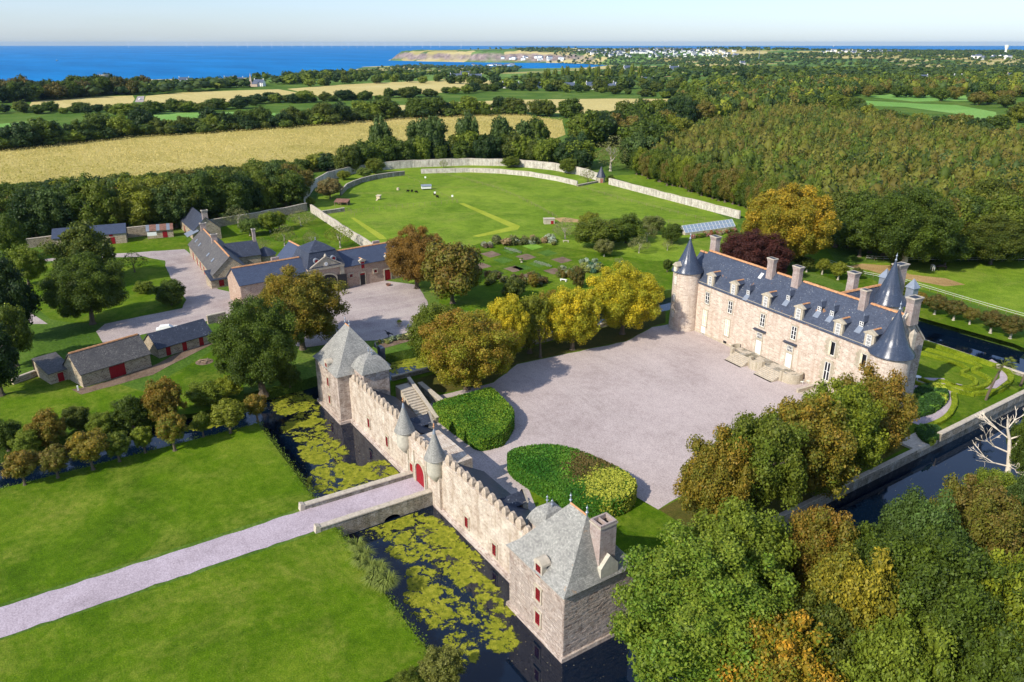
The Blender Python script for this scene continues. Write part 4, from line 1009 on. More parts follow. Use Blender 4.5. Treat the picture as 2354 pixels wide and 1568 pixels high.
for a, b in ((-3.0, 13.4), (15.3, 19.4), (21.4, 33.4), (35.3, 41.4)): ridge_tiles('ridge_tiles', (a, RY, RZ + .16), (b, RY, RZ + .16), ch, .2, .45)
# raised coping of the right gable, and its buttress
m = MB()
for (ya, za), (yb, zb_) in (((-.2, EZ), (RY, RZ + .35)), ((RY, RZ + .35), (DY + .2, EZ))):
    m.hexa([(CX1 - .15, ya, za), (CX1 + .55, ya, za), (CX1 + .55, yb, zb_), (CX1 - .15, yb, zb_)], [(CX1 - .15, ya, za + .35), (CX1 + .55, ya, za + .35), (CX1 + .55, yb, zb_ + .35), (CX1 - .15, yb, zb_ + .35)])
m.build('gable_coping', 'pale_stone', ch)
m = MB(); m.face([(CX1 + .5, 2, -.3), (CX1 + .5, DY, -.3), (CX1 + .5, DY, EZ), (CX1 + .5, RY, RZ + .3), (CX1 + .5, 2, EZ + 2.2)]); m.face([(CX1, DY, -.3), (CX1, DY, EZ), (CX1 + .5, DY, EZ), (CX1 + .5, DY, -.3)])
m.hexa([(CX1 + .5, 5.6, -.3), (CX1 + 1.7, 5.6, -.3), (CX1 + 1.7, 8.4, -.3), (CX1 + .5, 8.4, -.3)], [(CX1 + .5, 5.6, 5.5), (CX1 + .9, 5.6, 5.5), (CX1 + .9, 8.4, 5.5), (CX1 + .5, 8.4, 5.5)])
m.build('gable_wall', 'grey_stone', ch)
# round towers
def round_tower(name, x, y, r, ze, zt, flare=.45, zb=-.4, n=36, wall='stone', bat=.12):
    m = MB(); m.lathe([(r + bat, zb), (r, ze * .4), (r, ze)], x, y, n); t_ = m.build(name, wall, ch)
    H = zt - ze
    m = MB(); m.lathe([(r + flare, ze - .12), (r + flare * .62, ze + H * .05), (r * .80, ze + H * .20), (r * .60, ze + H * .38), (r * .42, ze + H * .57), (r * .22, ze + H * .8), (.12, zt)], x, y, n)
    m.lathe([(r + flare, ze - .12), (r - .1, ze - .2)], x, y, n, sm=False)
    m.build('cone_roof', 'slate_cone', t_)
    m = MB(); finial(m, x, y, zt - .35, 1.9, 0, .16); m.build('finial', 'lead', t_)
    return t_
tl = round_tower('round_tower', -3.0, -.8, 2.8, 12.3, 18.6, .4)
trr = round_tower('round_tower', 42.4, 1.6, 2.9, 10.3, 17.2, .5)
tb = round_tower('round_tower', 30.2, 16.2, 2.6, 12.8, 20.0, .5)
# windows of the left tower, set on its curve facing the court
def tower_window(t_, cx, cy, r, ang, z0, z1, w, pane='glass', nx=2, nz=3):
    o = window(t_, 0, z0, z1, w, -r + .06, 'white', pane, nx, nz, 'ashlar', .16, deep=.05)
    o.location = (cx, cy, 0); o.rotation_euler = (0, 0, ang)
    return o
ta = R(-4)
tower_window(tl, -3.0, -.8, 2.8, ta, 9.7, 11.3, .7, nx=3, nz=3)
tower_window(tl, -3.0, -.8, 2.8, ta, 6.1, 7.7, .7, nx=3, nz=3)
tower_window(tl, -3.0, -.8, 2.84, ta, 2.7, 4.1, .7, 'cream', 2, 2)
m = MB(); m.box(-.55, .55, -3.05, -2.2, 11.9, 13.5); m.hexa([(-.8, -3.2, 13.5), (.8, -3.2, 13.5), (.8, -1.6, 13.5), (-.8, -1.6, 13.5)], [(-.8, -3.2, 13.65), (.8, -3.2, 13.65), (.8, -1.6, 13.65), (-.8, -1.6, 13.65)]); m.face([(-.75, -3.15, 13.65), (.75, -3.15, 13.65), (0, -3.15, 14.3)]); m.face([(-.75, -3.15, 13.65), (0, -3.15, 14.3), (0, -1.6, 14.3), (-.75, -1.6, 13.65)]); m.face([(.75, -3.15, 13.65), (.75, -1.6, 13.65), (0, -1.6, 14.3), (0, -3.15, 14.3)])
o = m.build('dormer', 'ashlar', tl); o.location = (-3.0, -.8, 0); o.rotation_euler = (0, 0, ta)
w_ = window(o, 0, 12.3, 13.2, .55, -3.06, pane='cream', nx=1, nz=1, sur=None)
# left cross roof behind the tower
m = MB()
m.box(-5.2, -2.9, 1.6, DY, 0, EZ, 0, 'd'); m.build('side_wall', 'stone', ch)
m = MB()
m.face([(-5.6, RY, RZ - .6), (-5.6, .9, EZ - .1), (-3.0, .9, EZ - .1), (-3.0, RY, RZ - .6)]); m.face([(-5.6, RY, RZ - .6), (-3.0, RY, RZ - .6), (-3.0, DY, EZ), (-5.6, DY, EZ)]); m.build('side_roof', 'slate', ch)
ridge_tiles('ridge_tiles', (-5.6, RY, RZ - .5), (-3.2, RY, RZ - .5), ch, .2, .45)
# dormers on the facade
for x in (3.0, 9.4, 17.6, 25.2, 33.5, 39.4): pediment_dormer(ch, x, EZ - .5, 12.55, 1.75, 0.0, SL, EZ, nx=4, nz=4)
def small_dormer(x, y):
    z = EZ + y * SL; m = MB(); w = .42
    m.hexa([(x - w, y, z - .1), (x + w, y, z - .1), (x + w, y + .9, z + .6), (x - w, y + .9, z + .6)], [(x - w, y, z + .95), (x + w, y, z + .95), (x + w, y + .9, z + .95), (x - w, y + .9, z + .95)])
    d = m.build('small_dormer', 'slate', ch)
    m = MB(); zt = z + 1.75
    m.face([(x - w - .1, y - .12, z + .93), (x, y + .25, zt), (x, y + 1.6, zt), (x - w - .1, y + .9, z + .93)]); m.face([(x + w + .1, y - .12, z + .93), (x + w + .1, y + .9, z + .93), (x, y + 1.6, zt), (x, y + .25, zt)]); m.face([(x - w - .1, y - .12, z + .93), (x + w + .1, y - .12, z + .93), (x, y + .25, zt)])
    m.build('dormer_roof', 'slate', d)
    m = MB(); finial(m, x, y + .25, zt, .5, 0, .06); m.build('finial', 'lead', d)
    m = MB(); m.face([(x - .5, y - .02, z + .04), (x + .5, y - .02, z + .04), (x + .55, y - .9, z - .88 * SL + .1), (x - .55, y - .9, z - .88 * SL + .1)][::-1]); m.build('lead_apron', 'lead', d)
    window(d, x, z + .08, z + .9, .74, y - .01, nx=2, nz=2, sur=None)
for x, y in ((12.6, .55), (21.0, 1.7), (27.9, 1.7), (30.5, 1.7), (36.3, 1.7)): small_dormer(x, y)
m = MB(); ys, zs = 3.1, EZ + 3.1 * SL
m.hexa([(12.1, ys, zs), (12.75, ys, zs), (12.75, ys + .8, zs + .8 * SL), (12.1, ys + .8, zs + .8 * SL)], [(12.1, ys - .1, zs + .12), (12.75, ys - .1, zs + .12), (12.75, ys + .7, zs + .8 * SL + .12), (12.1, ys + .7, zs + .8 * SL + .12)]); m.build('skylight', 'white', ch)
# chimneys
chimney(ch, -2.4, 5.3, 13.5, 18.7, 1.7, 1.3)
chimney(ch, 14.3, 3.9, 13.6, 18.3, 1.5, 1.0)
chimney(ch, 20.4, 3.9, 13.6, 18.3, 1.6, 1.0)
chimney(ch, 34.4, 3.9, 13.6, 17.9, 1.2, 1.0)
chimney(ch, 42.0, 5.3, 14.2, 18.6, 1.4, 1.9)
# rear wing
m = MB(); wx0, wx1, wy0, wy1 = 24.2, 31.4, DY - 2, 19.0
m.face([(wx0, wy0, 0), (wx0, wy1, 0), (wx0, wy1, EZ), (wx0, wy0, EZ)][::-1]); m.face([(wx1, wy0, 0), (wx1, wy1, 0), (wx1, wy1, EZ), (wx1, wy0, EZ)]); m.face([(wx1, wy1, 0), (wx0, wy1, 0), (wx0, wy1, EZ), ((wx0 + wx1) / 2, wy1, 15.0), (wx1, wy1, EZ)]); m.build('rear_wall', 'stone', ch)
m = MB(); cx = (wx0 + wx1) / 2
m.face([(wx0 - .3, RY + .2, EZ - .2), (cx, RY + .2, 15.0), (cx, wy1 + .2, 15.0), (wx0 - .3, wy1 + .2, EZ - .2)][::-1]); m.face([(wx1 + .3, RY + .2, EZ - .2), (cx, RY + .2, 15.0), (cx, wy1 + .2, 15.0), (wx1 + .3, wy1 + .2, EZ - .2)]); m.build('rear_roof', 'slate_orange', ch)
ridge_tiles('ridge_tiles', (cx, RY + 1, 15.12), (cx, wy1, 15.12), ch, .2, .45)
chimney(ch, 26.4, 11.0, 13.0, 17.8, 1.5, 1.4)
chimney(ch, 29.2, 19.2, 12.5, 18.9, 1.5, 2.2)
# two rear lead-capped dormers by the back tower
for x, y, z in ((28.0, 17.4, 16.4), (32.6, 18.6, 15.6)):
    m = MB(); m.box(x - .7, x + .7, y - .7, y + .7, 12, z); d = m.build('rear_dormer', 'lead', ch)
    m = MB(); m.face([(x - .9, y - .9, z), (x + .9, y - .9, z), (x, y, z + 1.6)]); m.face([(x + .9, y - .9, z), (x + .9, y + .9, z), (x, y, z + 1.6)]); m.face([(x + .9, y + .9, z), (x - .9, y + .9, z), (x, y, z + 1.6)]); m.face([(x - .9, y + .9, z), (x - .9, y - .9, z), (x, y, z + 1.6)]); m.build('dormer_roof', 'lead', d)
# stone dormer and stub chimney beside the right tower
m = MB(); m.hexa([(40.6, 3.0, 13.0), (41.4, 3.0, 13.0), (41.4, 4.2, 13.0), (40.6, 4.2, 13.0)], [(40.5, 2.9, 15.1), (41.5, 2.9, 15.1), (41.5, 4.3, 15.1), (40.5, 4.3, 15.1)]); m.hexa([(40.5, 2.9, 15.1), (41.5, 2.9, 15.1), (41.5, 4.3, 15.1), (40.5, 4.3, 15.1)], [(40.9, 3.5, 15.6), (41.1, 3.5, 15.6), (41.1, 3.7, 15.6), (40.9, 3.7, 15.6)]); m.build('stub_chimney', 'pale_stone', ch)
m = MB(); m.hexa([(CX1 + 1.6, 3.9, 9.5), (CX1 + 2.3, 3.9, 9.5), (CX1 + 2.3, 4.7, 9.5), (CX1 + 1.6, 4.7, 9.5)], [(CX1 + 1.6, 3.9, 13.3), (CX1 + 2.3, 3.9, 13.3), (CX1 + 2.3, 4.7, 13.3), (CX1 + 1.6, 4.7, 13.3)]); m.face([(CX1 + 1.6, 3.9, 13.3), (CX1 + 2.3, 3.9, 13.3), (CX1 + 1.95, 4.3, 14.0)]); m.face([(CX1 + 2.3, 3.9, 13.3), (CX1 + 2.3, 4.7, 13.3), (CX1 + 1.95, 4.3, 14.0)]); m.face([(CX1 + 1.6, 4.7, 13.3), (CX1 + 1.6, 3.9, 13.3), (CX1 + 1.95, 4.3, 14.0)]); m.build('side_dormer', 'pale_stone', ch)
# facade windows: white casements with glazing bars
for x in (2.65, 9.05, 17.4, 24.75): window(ch, x, 6.65, 9.05, 1.15, 0, nx=2, nz=3)
for x in (32.95, 39.0):       # open casements: dark pane stands in for the unlit room, one leaf swung out
    w_ = window(ch, x, 6.65, 9.1, 1.2, 0, nx=1, nz=1, surw=.3)
    m = MB(); m.box(0, .56, -.03, .03, 0, 2.3, 0)
    for i in range(1, 3): m.box(.05, .51, -.04, -.031, 2.3 * i / 3 - .03, 2.3 * i / 3 + .03, 1)
    for a, b in ((0, .06), (.5, .56)): m.box(a, b, -.045, -.031, 0, 2.3, 1)
    lf = m.build('casement', ['cream', 'white'], w_); lf.location = (x - .56, -.1, 6.7); lf.rotation_euler = (0, 0, R(-28))
for x in (2.4, 8.8): window(ch, x, 1.95, 5.25, 1.2, 0, pane='cream', nx=2, nz=3)
for x in (17.15, 24.4):
    d = door(ch, x, 1.25, 4.0, 1.35, 0, 'white', 2, 'ashlar'); window(d, x, 4.05, 5.35, 1.3, -.01, nx=4, nz=2, sur='ashlar')
    m = MB()
    for k in (-.25, .25): m.lathe([(.05, 2.3), (.05, 2.4)], x + k, -.08, 6)
    m.build('door_knob', 'black', d)
    m = MB(); m.hexa([(x - 1.45, -.5, 5.72), (x + 1.45, -.5, 5.72), (x + 1.45, 0, 5.78), (x - 1.45, 0, 5.78)], [(x - 1.45, -.5, 5.82), (x + 1.45, -.5, 5.82), (x + 1.45, 0, 5.98), (x - 1.45, 0, 5.98)]); m.build('door_hood', 'slate_dark', ch)
window(ch, 32.65, 1.95, 5.3, 1.2, 0, nx=2, nz=2, surw=.3)
m = MB(); m.box(32.1, 33.1, -.06, .02, 0, 1.35); bd = m.build('basement_door', 'black', ch)
m = MB(); m.box(31.8, 32.1, -.14, .02, 0, 1.5); m.box(33.1, 33.4, -.14, .02, 0, 1.5); m.box(31.8, 33.4, -.16, .02, 1.5, 1.75); m.build('surround', 'ashlar', bd)
m = MB(); m.box(1.7, 2.8, -.08, .02, .05, 1.7); m.build('white_hatch', 'white', ch)
m = MB(); m.box(8.2, 9.0, -.10, .02, .3, .75); m.build('vent', 'black', ch)
# quoin stones round the right-hand windows
for x, z0, z1 in ((32.95, 6.65, 9.1), (39.0, 6.65, 9.1), (32.65, 1.95, 5.3)):
    k = 0; z = z0
    while z < z1:
        for s in (-1, 1):
            L = .32 if k % 2 else .62; m = MB(); a = x + s * .92; b = a + s * L
            m.box(min(a, b), max(a, b), -.11, .02, z + .02, min(z + .42, z1)); m.build('quoin_stone', 'white' if False else 'ashlar', ch)
        z += .44; k += 1

# terrace in front of the two doors: two flights and curved parapets
te = thing('stone_terrace', 'raised stone terrace with two flights of steps and curved parapets before the chateau doors', 'terrace', (CO[0], CO[1], 0), CA)
tx0, tx1, ty = 13.4, 27.6, -3.0
m = MB(); m.box(tx0, tx1, ty, -.15, 0, 1.2, 0); m.build('terrace_base', 'pale_stone', te)
k = 0; y = ty + .05     # flagstones
while y < -.3:
    d_ = rnd.uniform(.55, .8); x = tx0 + .1
    while x < tx1 - .2:
        L = min(rnd.uniform(.7, 1.5), tx1 - .1 - x)
        m = MB(); z = 1.2 + rnd.uniform(.01, .04); m.box(x + .015, x + L - .015, y + .015, min(y + d_, -.2) - .015, 1.19, z, 0, 'd'); m.build('flagstone', 'old_wall' if rnd.random() < .6 else 'pale_stone', te); x += L
    y += d_
for xa, xb in ((14.4, 18.6), (21.8, 26.0)):
    for i in range(7):
        m = MB(); m.box(xa, xb, ty - .36 * (i + 1), ty - .36 * i, 0, 1.2 - .17 * (i + 1) + .02); m.build('step', 'pale_stone', te)
def curved_parapet(cx, cy, r, a0, a1, z0=0, z1=1.75, th=.3, n=14):
    m = MB()
    for i in range(n):
        A, B = a0 + (a1 - a0) * i / n, a0 + (a1 - a0) * (i + 1) / n
        p = lambda rr, t_: (cx + rr * math.cos(t_), cy + rr * math.sin(t_))
        m.hexa([(*p(r - th, A), z0), (*p(r, A), z0), (*p(r, B), z0), (*p(r - th, B), z0)], [(*p(r - th, A), z1), (*p(r, A), z1), (*p(r, B), z1), (*p(r - th, B), z1)])
    m.build('curved_parapet', 'ashlar', te)
curved_parapet(20.2, ty + .2, 1.6, math.pi, 2 * math.pi)
curved_parapet(26.9, -1.6, 1.9, -math.pi * .62, math.pi * .3)
curved_parapet(14.0, -1.4, 1.7, math.pi * .75, math.pi * 1.45)
for x in (14.1, 18.8, 21.5, 26.2):
    m = MB(); m.box(x - .25, x + .25, ty - .6, ty + .1, 0, 1.9); m.build('pier', 'ashlar', te)
# basement steps wall
bw = thing('area_wall', 'low stone parapet beside the sunken basement steps', 'wall', (CO[0], CO[1], 0), CA)
m = MB(); m.box(30.9, 31.25, -4.6, -.2, 0, .55); m.build('wall_body', 'ashlar', bw)
m = MB(); m.box(30.85, 31.3, -4.65, -.15, .55, .68); m.build('coping', 'pale_stone', bw)
m = MB(); m.box(31.3, 36, -4.4, -.2, .031, .07); m.build('step', 'pale_stone', bw)

# ---------------------------------------------------------------- stables
SA = R(37) + YAW
SO = uv2w(-40.35, 174.72)
stb = thing('stable_building', 'pink stone stable range with clocked mansard gate pavilion and blue slate wings', 'stable', (SO[0], SO[1], 0), SA)
for x0, x1, nm in ((-24.3, -8.6, 'l'), (0.2, 17.0, 'r')):
    gable_walls(stb, x0, x1, 0, 8.6, 5.5, 8.3, 'pink_rubble', 4.3); gable_roof(stb, x0, x1, 0, 8.6, 5.5, 8.3, 'slate_new', .3, .25, ry=4.3)
    ridge_tiles('ridge_tiles', (x0, 4.3, 8.4), (x1, 4.3, 8.4), stb, .18, .45)
for x in (-14.0, 11.9): 
    m = MB(); m.box(x - .9, x + .9, 5.0, 5.6, 7.5, 8.9); m.build('chimney', 'chimney', stb)
m = MB(); m.box(-8.6, .2, -.35, 9.0, 0, 6.3, 0, 'd'); m.build('pavilion_wall', 'pink_rubble', stb)
def frustum(parent, name, mat, a, b, z0, z1):
    m = MB(); p = [(a[0], a[2], z0), (a[1], a[2], z0), (a[1], a[3], z0), (a[0], a[3], z0)]; q = [(b[0], b[2], z1), (b[1], b[2], z1), (b[1], b[3], z1), (b[0], b[3], z1)]
    for i in range(4): m.face([p[i], p[(i + 1) % 4], q[(i + 1) % 4], q[i]])
    if b[1] - b[0] > .1: m.face(q)
    return m.build(name, mat, parent)
frustum(stb, 'mansard_roof', 'slate_dark', (-8.9, .5, -.65, 9.3), (-7.4, -1.0, .9, 7.8), 6.35, 9.8)
frustum(stb, 'pavilion_roof', 'slate_dark', (-7.6, -.8, .7, 8.0), (-4.25, -4.15, 4.3, 4.4), 9.78, 11.7)
m = MB(); finial(m, -4.2, 4.35, 11.6, 1.0, 0, .14); m.build('finial', 'lead', stb)
m = MB()
m.box(-8.8, .4, -.62, -.35, 5.75, 6.35); m.box(-8.7, -7.6, -.5, -.35, 0, 5.75); m.box(-.8, .3, -.5, -.35, 0, 5.75)
m.face([(-7.9, -.55, 6.35), (-.5, -.55, 6.35), (-4.2, -.55, 8.5)]); m.face([(-7.9, -.55, 6.35), (-4.2, -.55, 8.5), (-4.2, .9, 8.5), (-7.9, .6, 6.35)]); m.face([(-.5, -.55, 6.35), (-.5, .6, 6.35), (-4.2, .9, 8.5), (-4.2, -.55, 8.5)])
pdm = m.build('pediment', 'ashlar', stb)
m = MB()
for s in (-1, 1): m.hexa([(-4.2 + s * 3.9, -.72, 6.35), (-4.2 + s * .15, -.72, 8.55), (-4.2 + s * .15, -.4, 8.55), (-4.2 + s * 3.9, -.4, 6.35)][::s], [(-4.2 + s * 4.1, -.72, 6.55), (-4.2 + s * .1, -.72, 8.85), (-4.2 + s * .1, -.4, 8.85), (-4.2 + s * 4.1, -.4, 6.55)][::s])
m.lathe([(.3, 8.7), (.35, 9.0), (.15, 9.3), (0, 9.5)], -4.2, -.55, 8); m.build('pediment_cornice', 'pale_stone', pdm)
def disc(mb, x, y, z, r, n=20, mat=0, dy=-.05):
    c = [(x + r * math.cos(2 * math.pi * i / n), z + r * math.sin(2 * math.pi * i / n)) for i in range(n)]
    mb.face([(p[0], y + dy, p[1]) for p in c], mat)
    for p, q in zip(c, c[1:] + c[:1]): mb.face([(p[0], y, p[1]), (q[0], y, q[1]), (q[0], y + dy, q[1]), (p[0], y + dy, p[1])], mat)
m = MB(); disc(m, -4.2, -.55, 7.0, .85); disc(m, -4.2, -.6, 7.0, .62, dy=-.06); m.build('clock_surround', 'ashlar', pdm)
m = MB(); disc(m, -4.2, -.66, 7.0, .42, dy=-.03); ck = m.build('clock_face', 'white', pdm)
m = MB(); m.box(-4.22, -4.18, -.71, -.692, 7.0, 7.32); m.box(-4.2, -4.0, -.71, -.692, 6.98, 7.02); m.build('clock_hands', 'black', ck)
A = arch_pts(-4.0, 0.05, 2.6, 4.6, 12); A = [(x, z if z < 2.6 else 2.6 + (z - 2.6) * .75) for x, z in A]
m = MB(); m.face([(p[0], -.40, p[1]) for p in A]); ad = m.build('carriage_door', 'black', stb)
m = MB()
for x in (-6.2, -5.1, -4.0, -2.9, -1.8): m.box(x - .06, x + .06, -.46, -.41, .05, 2.6 + .75 * math.sqrt(max(0, 2.3 ** 2 - (x + 4.0) ** 2)))
m.box(-6.25, -1.75, -.455, -.41, 2.55, 2.7); m.build('frame', 'black', ad)
A2 = arch_pts(-4.0, .05, 2.6, 5.3, 12); A2 = [(x, z if z < 2.6 else 2.6 + (z - 2.6) * .8) for x, z in A2]
m = MB()
for p, q, r_, s_ in zip(A, A[1:], A2[1:], A2): m.face([(p[0], -.52, p[1]), (s_[0], -.52, s_[1]), (r_[0], -.52, r_[1]), (q[0], -.52, q[1])]); m.face([(p[0], -.52, p[1]), (q[0], -.52, q[1]), (q[0], -.36, q[1]), (p[0], -.36, p[1])])
m.build('arch', 'ashlar', stb)
for x, s in ((-1.6, 1), (-6.4, -1)):
    m = MB(); m.box(0, 2.2, -.05, .05, .1, 3.9)
    for i in range(5): m.box(.05, 2.15, -.1, -.05, .4 + i * .75, .5 + i * .75)
    lf = m.build('door_leaf', 'black', stb); lf.location = (x, -.55, 0); lf.rotation_euler = (0, 0, R(-12) if s > 0 else R(180 + 12))
for x in (-6.35, -2.1):      # round red bull's-eye dormers
    m = MB(); n = 14
    for i in range(n):
        A_, B_ = 2 * math.pi * i / n, 2 * math.pi * (i + 1) / n
        for r0, r1 in ((.42, .66),):
            P = lambda r_, t_, y_: (x + r_ * math.cos(t_), y_, 7.9 + r_ * math.sin(t_))
            m.face([P(r0, A_, -.45), P(r1, A_, -.45), P(r1, B_, -.45), P(r0, B_, -.45)]); m.face([P(r1, A_, -.45), P(r1, A_, .6), P(r1, B_, .6), P(r1, B_, -.45)])
    d = m.build('round_dormer', 'lead', stb)
    m = MB(); disc(m, x, -.38, 7.9, .5, 14, 0, -.02); m.build('round_window', 'red', d)
d = door(stb, 5.1, .05, 3.0, 1.3, 0, 'black', 3); m = MB(); m.box(4.5, 5.7, -.07, -.056, 2.6, 3.0); m.build('transom', 'red', d)
door(stb, 11.9, .05, 2.7, 1.6, 0, 'red', 4)
for x in (2.1, 8.6): window(stb, x, 2.55, 3.25, .8, 0, 'red', 'glass', 2, 2, 'ashlar', .25)
for x in (5.3, 12.2):
    d = pediment_dormer(stb, x, 4.0, 6.0, 1.35, 0.0, .65, 5.5, roof='slate_new'); m = MB(); m.box(x - .42, x + .42, -.2, -.185, 4.2, 5.85); m.build('shutter', 'red', d)
# lean-to behind
m = MB(); m.hexa([(-9.5, 9.0, 0), (-1.5, 9.0, 0), (-1.5, 17, 0), (-9.5, 17, 0)], [(-9.5, 9.0, 7), (-1.5, 9.0, 7), (-1.5, 17, 3), (-9.5, 17, 3)]); m.build('rear_wing', 'pink_rubble', stb)
m = MB(); m.face([(-5.5, 8.5, 9.0), (-5.5, 18, 9.0), (-10.2, 18, 4.6), (-10.2, 8.5, 4.6)]); m.face([(-5.5, 8.5, 9.0), (-.8, 8.5, 4.6), (-.8, 18, 4.6), (-5.5, 18, 9.0)]); m.build('rear_roof', 'slate_new', stb)
ridge_tiles('ridge_tiles', (-5.5, 9, 9.1), (-5.5, 18, 9.1), stb, .18, .45)

# ---------------------------------------------------------------- farm buildings
def farm(name, label, o_uv, ang, L, D, ze, zr, wall='rubble', roof='slate_old', ridge=True, cat='barn', ry=None):
    o = uv2w(*o_uv)
    r = thing(name, label, cat, (o[0], o[1], 0), R(ang) + YAW)
    gable_walls(r, 0, L, 0, D, ze, zr, wall, ry); gable_roof(r, 0, L, 0, D, ze, zr, roof, .25, .2, ry=ry)
    if ridge: ridge_tiles('ridge_tiles', (0, D / 2 if ry is None else ry, zr + .08), (L, D / 2 if ry is None else ry, zr + .08), r, .16, .45)
    return r
ba = farm('barn', 'stone barn with dark slate roof and wide red double door', (-73.28, 118.34), 51.0, 12.0, 6.6, 2.7, 5.5)
door(ba, 6.0, .05, 2.25, 2.7, 0, 'red', 8, None, name='double_door')
s3 = farm('long_shed', 'low stone shed with slate roof and three red doors', (-65.96, 131.41), 49.5, 10.8, 5.6, 2.1, 4.3, roof='slate_dark', ridge=False, cat='shed')
for x in (1.9, 5.1, 8.5): door(s3, x, .05, 1.85, .85, 0, 'red', 3, None)
ss = farm('small_shed', 'tiny stone shed with steep slate roof and one red door', (-79.61, 119.65), 51.0, 3.6, 6.0, 2.1, 3.4, ridge=False, cat='shed', ry=5.9)
door(ss, 1.8, .05, 1.65, .95, 0, 'red', 3, None)
for bx_, by_ in ((-.9, .4), (-.7, 1.4), (-.8, 2.6)):
    pass
# lumber leaning between the sheds
X, Y = G(168, 872); lp = thing('lumber_pile', 'planks leaning in the gap between the two stone sheds', 'planks', (X, Y, 0), R(51) + YAW)
for i in range(6):
    m = MB(); m.obox((.3 * i - .6, .2 * math.sin(i * 2), .75), .16, .06, 1.9, .1 * i, R(18 + 3 * i)); m.build('plank', 'pale_wood', lp)
lh = farm('farmhouse', 'long stone farmhouse with grey slate roof, two chimneys and red doors', (-89.3, 205.5), -59.5, 35.0, 8.6, 3.3, 7.2, roof='slate_old', cat='house')
for x in (6, 12, 17, 22, 27, 31): door(lh, x, .05, 2.1, 1.0, 0, 'red', 3, None)
for x in (9, 14.5, 19.5, 24.5): window(lh, x, 1.0, 2.0, .9, 0, 'white', 'glass', 2, 2, 'ashlar', .15)
chimney(lh, .8, 4.3, 6.2, 8.8, .9, 1.5, 'chimney'); chimney(lh, 16.5, 4.3, 6.4, 8.9, .9, 1.5, 'chimney')
for x in (4, 9, 21, 27):
    m = MB(); y0 = 1.2; z = 3.3 + y0 * .9; m.hexa([(x - .45, y0, z), (x + .45, y0, z), (x + .45, y0 + .8, z + .7), (x - .45, y0 + .8, z + .7)], [(x - .45, y0 - .05, z + .15), (x + .45, y0 - .05, z + .15), (x + .45, y0 + .75, z + .85), (x - .45, y0 + .75, z + .85)]); m.build('roof_light', 'lead', lh)
m = MB(); m.box(13, 21, 8.6, 14.5, 0, 3.2, 0, 'd'); m.build('rear_wing', 'rubble', lh)
m = MB(); m.face([(13, 4.3, 6.4), (17, 4.3, 6.4), (17, 14.8, 6.4)][:0] or [(12.7, 8, 3.1), (17, 6, 6.2), (17, 14.7, 6.2), (12.7, 14.7, 3.1)][::-1]); m.face([(21.3, 8, 3.1), (17, 6, 6.2), (17, 14.7, 6.2), (21.3, 14.7, 3.1)]); m.face([(12.7, 14.7, 3.1), (17, 14.7, 6.2), (21.3, 14.7, 3.1)][::-1]); m.build('rear_roof', 'slate_dark', lh)
chimney(lh, 17.0, 14.2, 5, 9.2, 1.0, .8, 'chimney')
m = MB(); m.lathe([(2.6, 0), (2.6, 2.2)], 17.5, 16.5, 20); ap = m.build('bread_oven', 'rubble', lh)
m = MB(); m.lathe([(2.9, 2.2), (1.6, 3.4), (.05, 4.2)], 17.5, 16.5, 20); m.build('oven_roof', 'slate_dark', ap)
# lean-to in front of the farmhouse gable, two red hatches
o = uv2w(-71.9, 174.5); lt = thing('lean_to_store', 'slate lean-to with two red shutters at the farmhouse gable', 'shed', (o[0], o[1], 0), R(37) + YAW)
m = MB(); m.box(0, 8.0, 0, 4.2, 0, 2.1, 0, 'd'); m.build('wall', 'rubble', lt)
m = MB(); m.hexa([(-.2, -.3, 2.0), (8.2, -.3, 2.0), (8.2, 4.4, 3.5), (-.2, 4.4, 3.5)], [(-.2, -.3, 2.1), (8.2, -.3, 2.1), (8.2, 4.4, 3.6), (-.2, 4.4, 3.6)]); m.build('roof', 'slate_dark', lt)
for x in (2.4, 5.0): door(lt, x, .3, 1.8, 1.2, 0, 'red', 4, None, name='shutter')
bh = farm('cottage', 'stone cottage with dark slate roof behind the farmhouse by the garden wall', (-105.0, 238.0), -57.0, 20.5, 7.6, 3.4, 7.0, roof='slate_dark', ridge=False, cat='house')
chimney(bh, 20.0, 3.8, 6.2, 9.0, 1.0, 1.6, 'chimney')
for x in (6, 13): door(bh, x, .05, 2.1, 1.0, 0, 'red', 3, None)
m = MB(); m.hexa([(18, -2.4, 2.2), (23, -2.4, 2.2), (23, 1.0, 3.6), (18, 1.0, 3.6)], [(18, -2.4, 2.3), (23, -2.4, 2.3), (23, 1.0, 3.7), (18, 1.0, 3.7)]); m.build('tin_roof', 'lead', bh)
ls = farm('slate_shed', 'long low shed under one slate slope against the woodland wall', (-130.9, 212.3), 23.4, 18.9, 5.2, 3.1, 4.9, roof='slate_new', ridge=False, cat='shed', ry=5.0)
door(ls, 15.3, .05, 2.0, 1.1, 0, 'red', 3, None); window(ls, 15.0, 2.3, 2.9, 1.0, 0, 'red', 'red', 2, 1, None)
window(ls, 10, .9, 1.8, .8, 0, 'red', 'glass', 2, 2, 'ashlar', .15)
X, Y = G(370, 547); rs = thing('tin_shed', 'small shed with rusty sheet roof and red door against the wall', 'shed', (X, Y, 0), R(22) + YAW)
m = MB(); m.box(-3.6, 3.6, 0, 3, 0, 2.3, 0, 'd'); m.build('wall', 'rubble', rs)
for i in range(8):
    m = MB(); x = -3.8 + i * .95; m.hexa([(x, -.4, 2.35), (x + .94, -.4, 2.35), (x + .94, 3.3, 3.5), (x, 3.3, 3.5)], [(x, -.4, 2.40 + .02 * (i % 2)), (x + .94, -.4, 2.40 + .02 * (i % 2)), (x + .94, 3.3, 3.56), (x, 3.3, 3.56)]); m.build('roof_sheet', 'rust' if i % 3 else 'lead', rs)
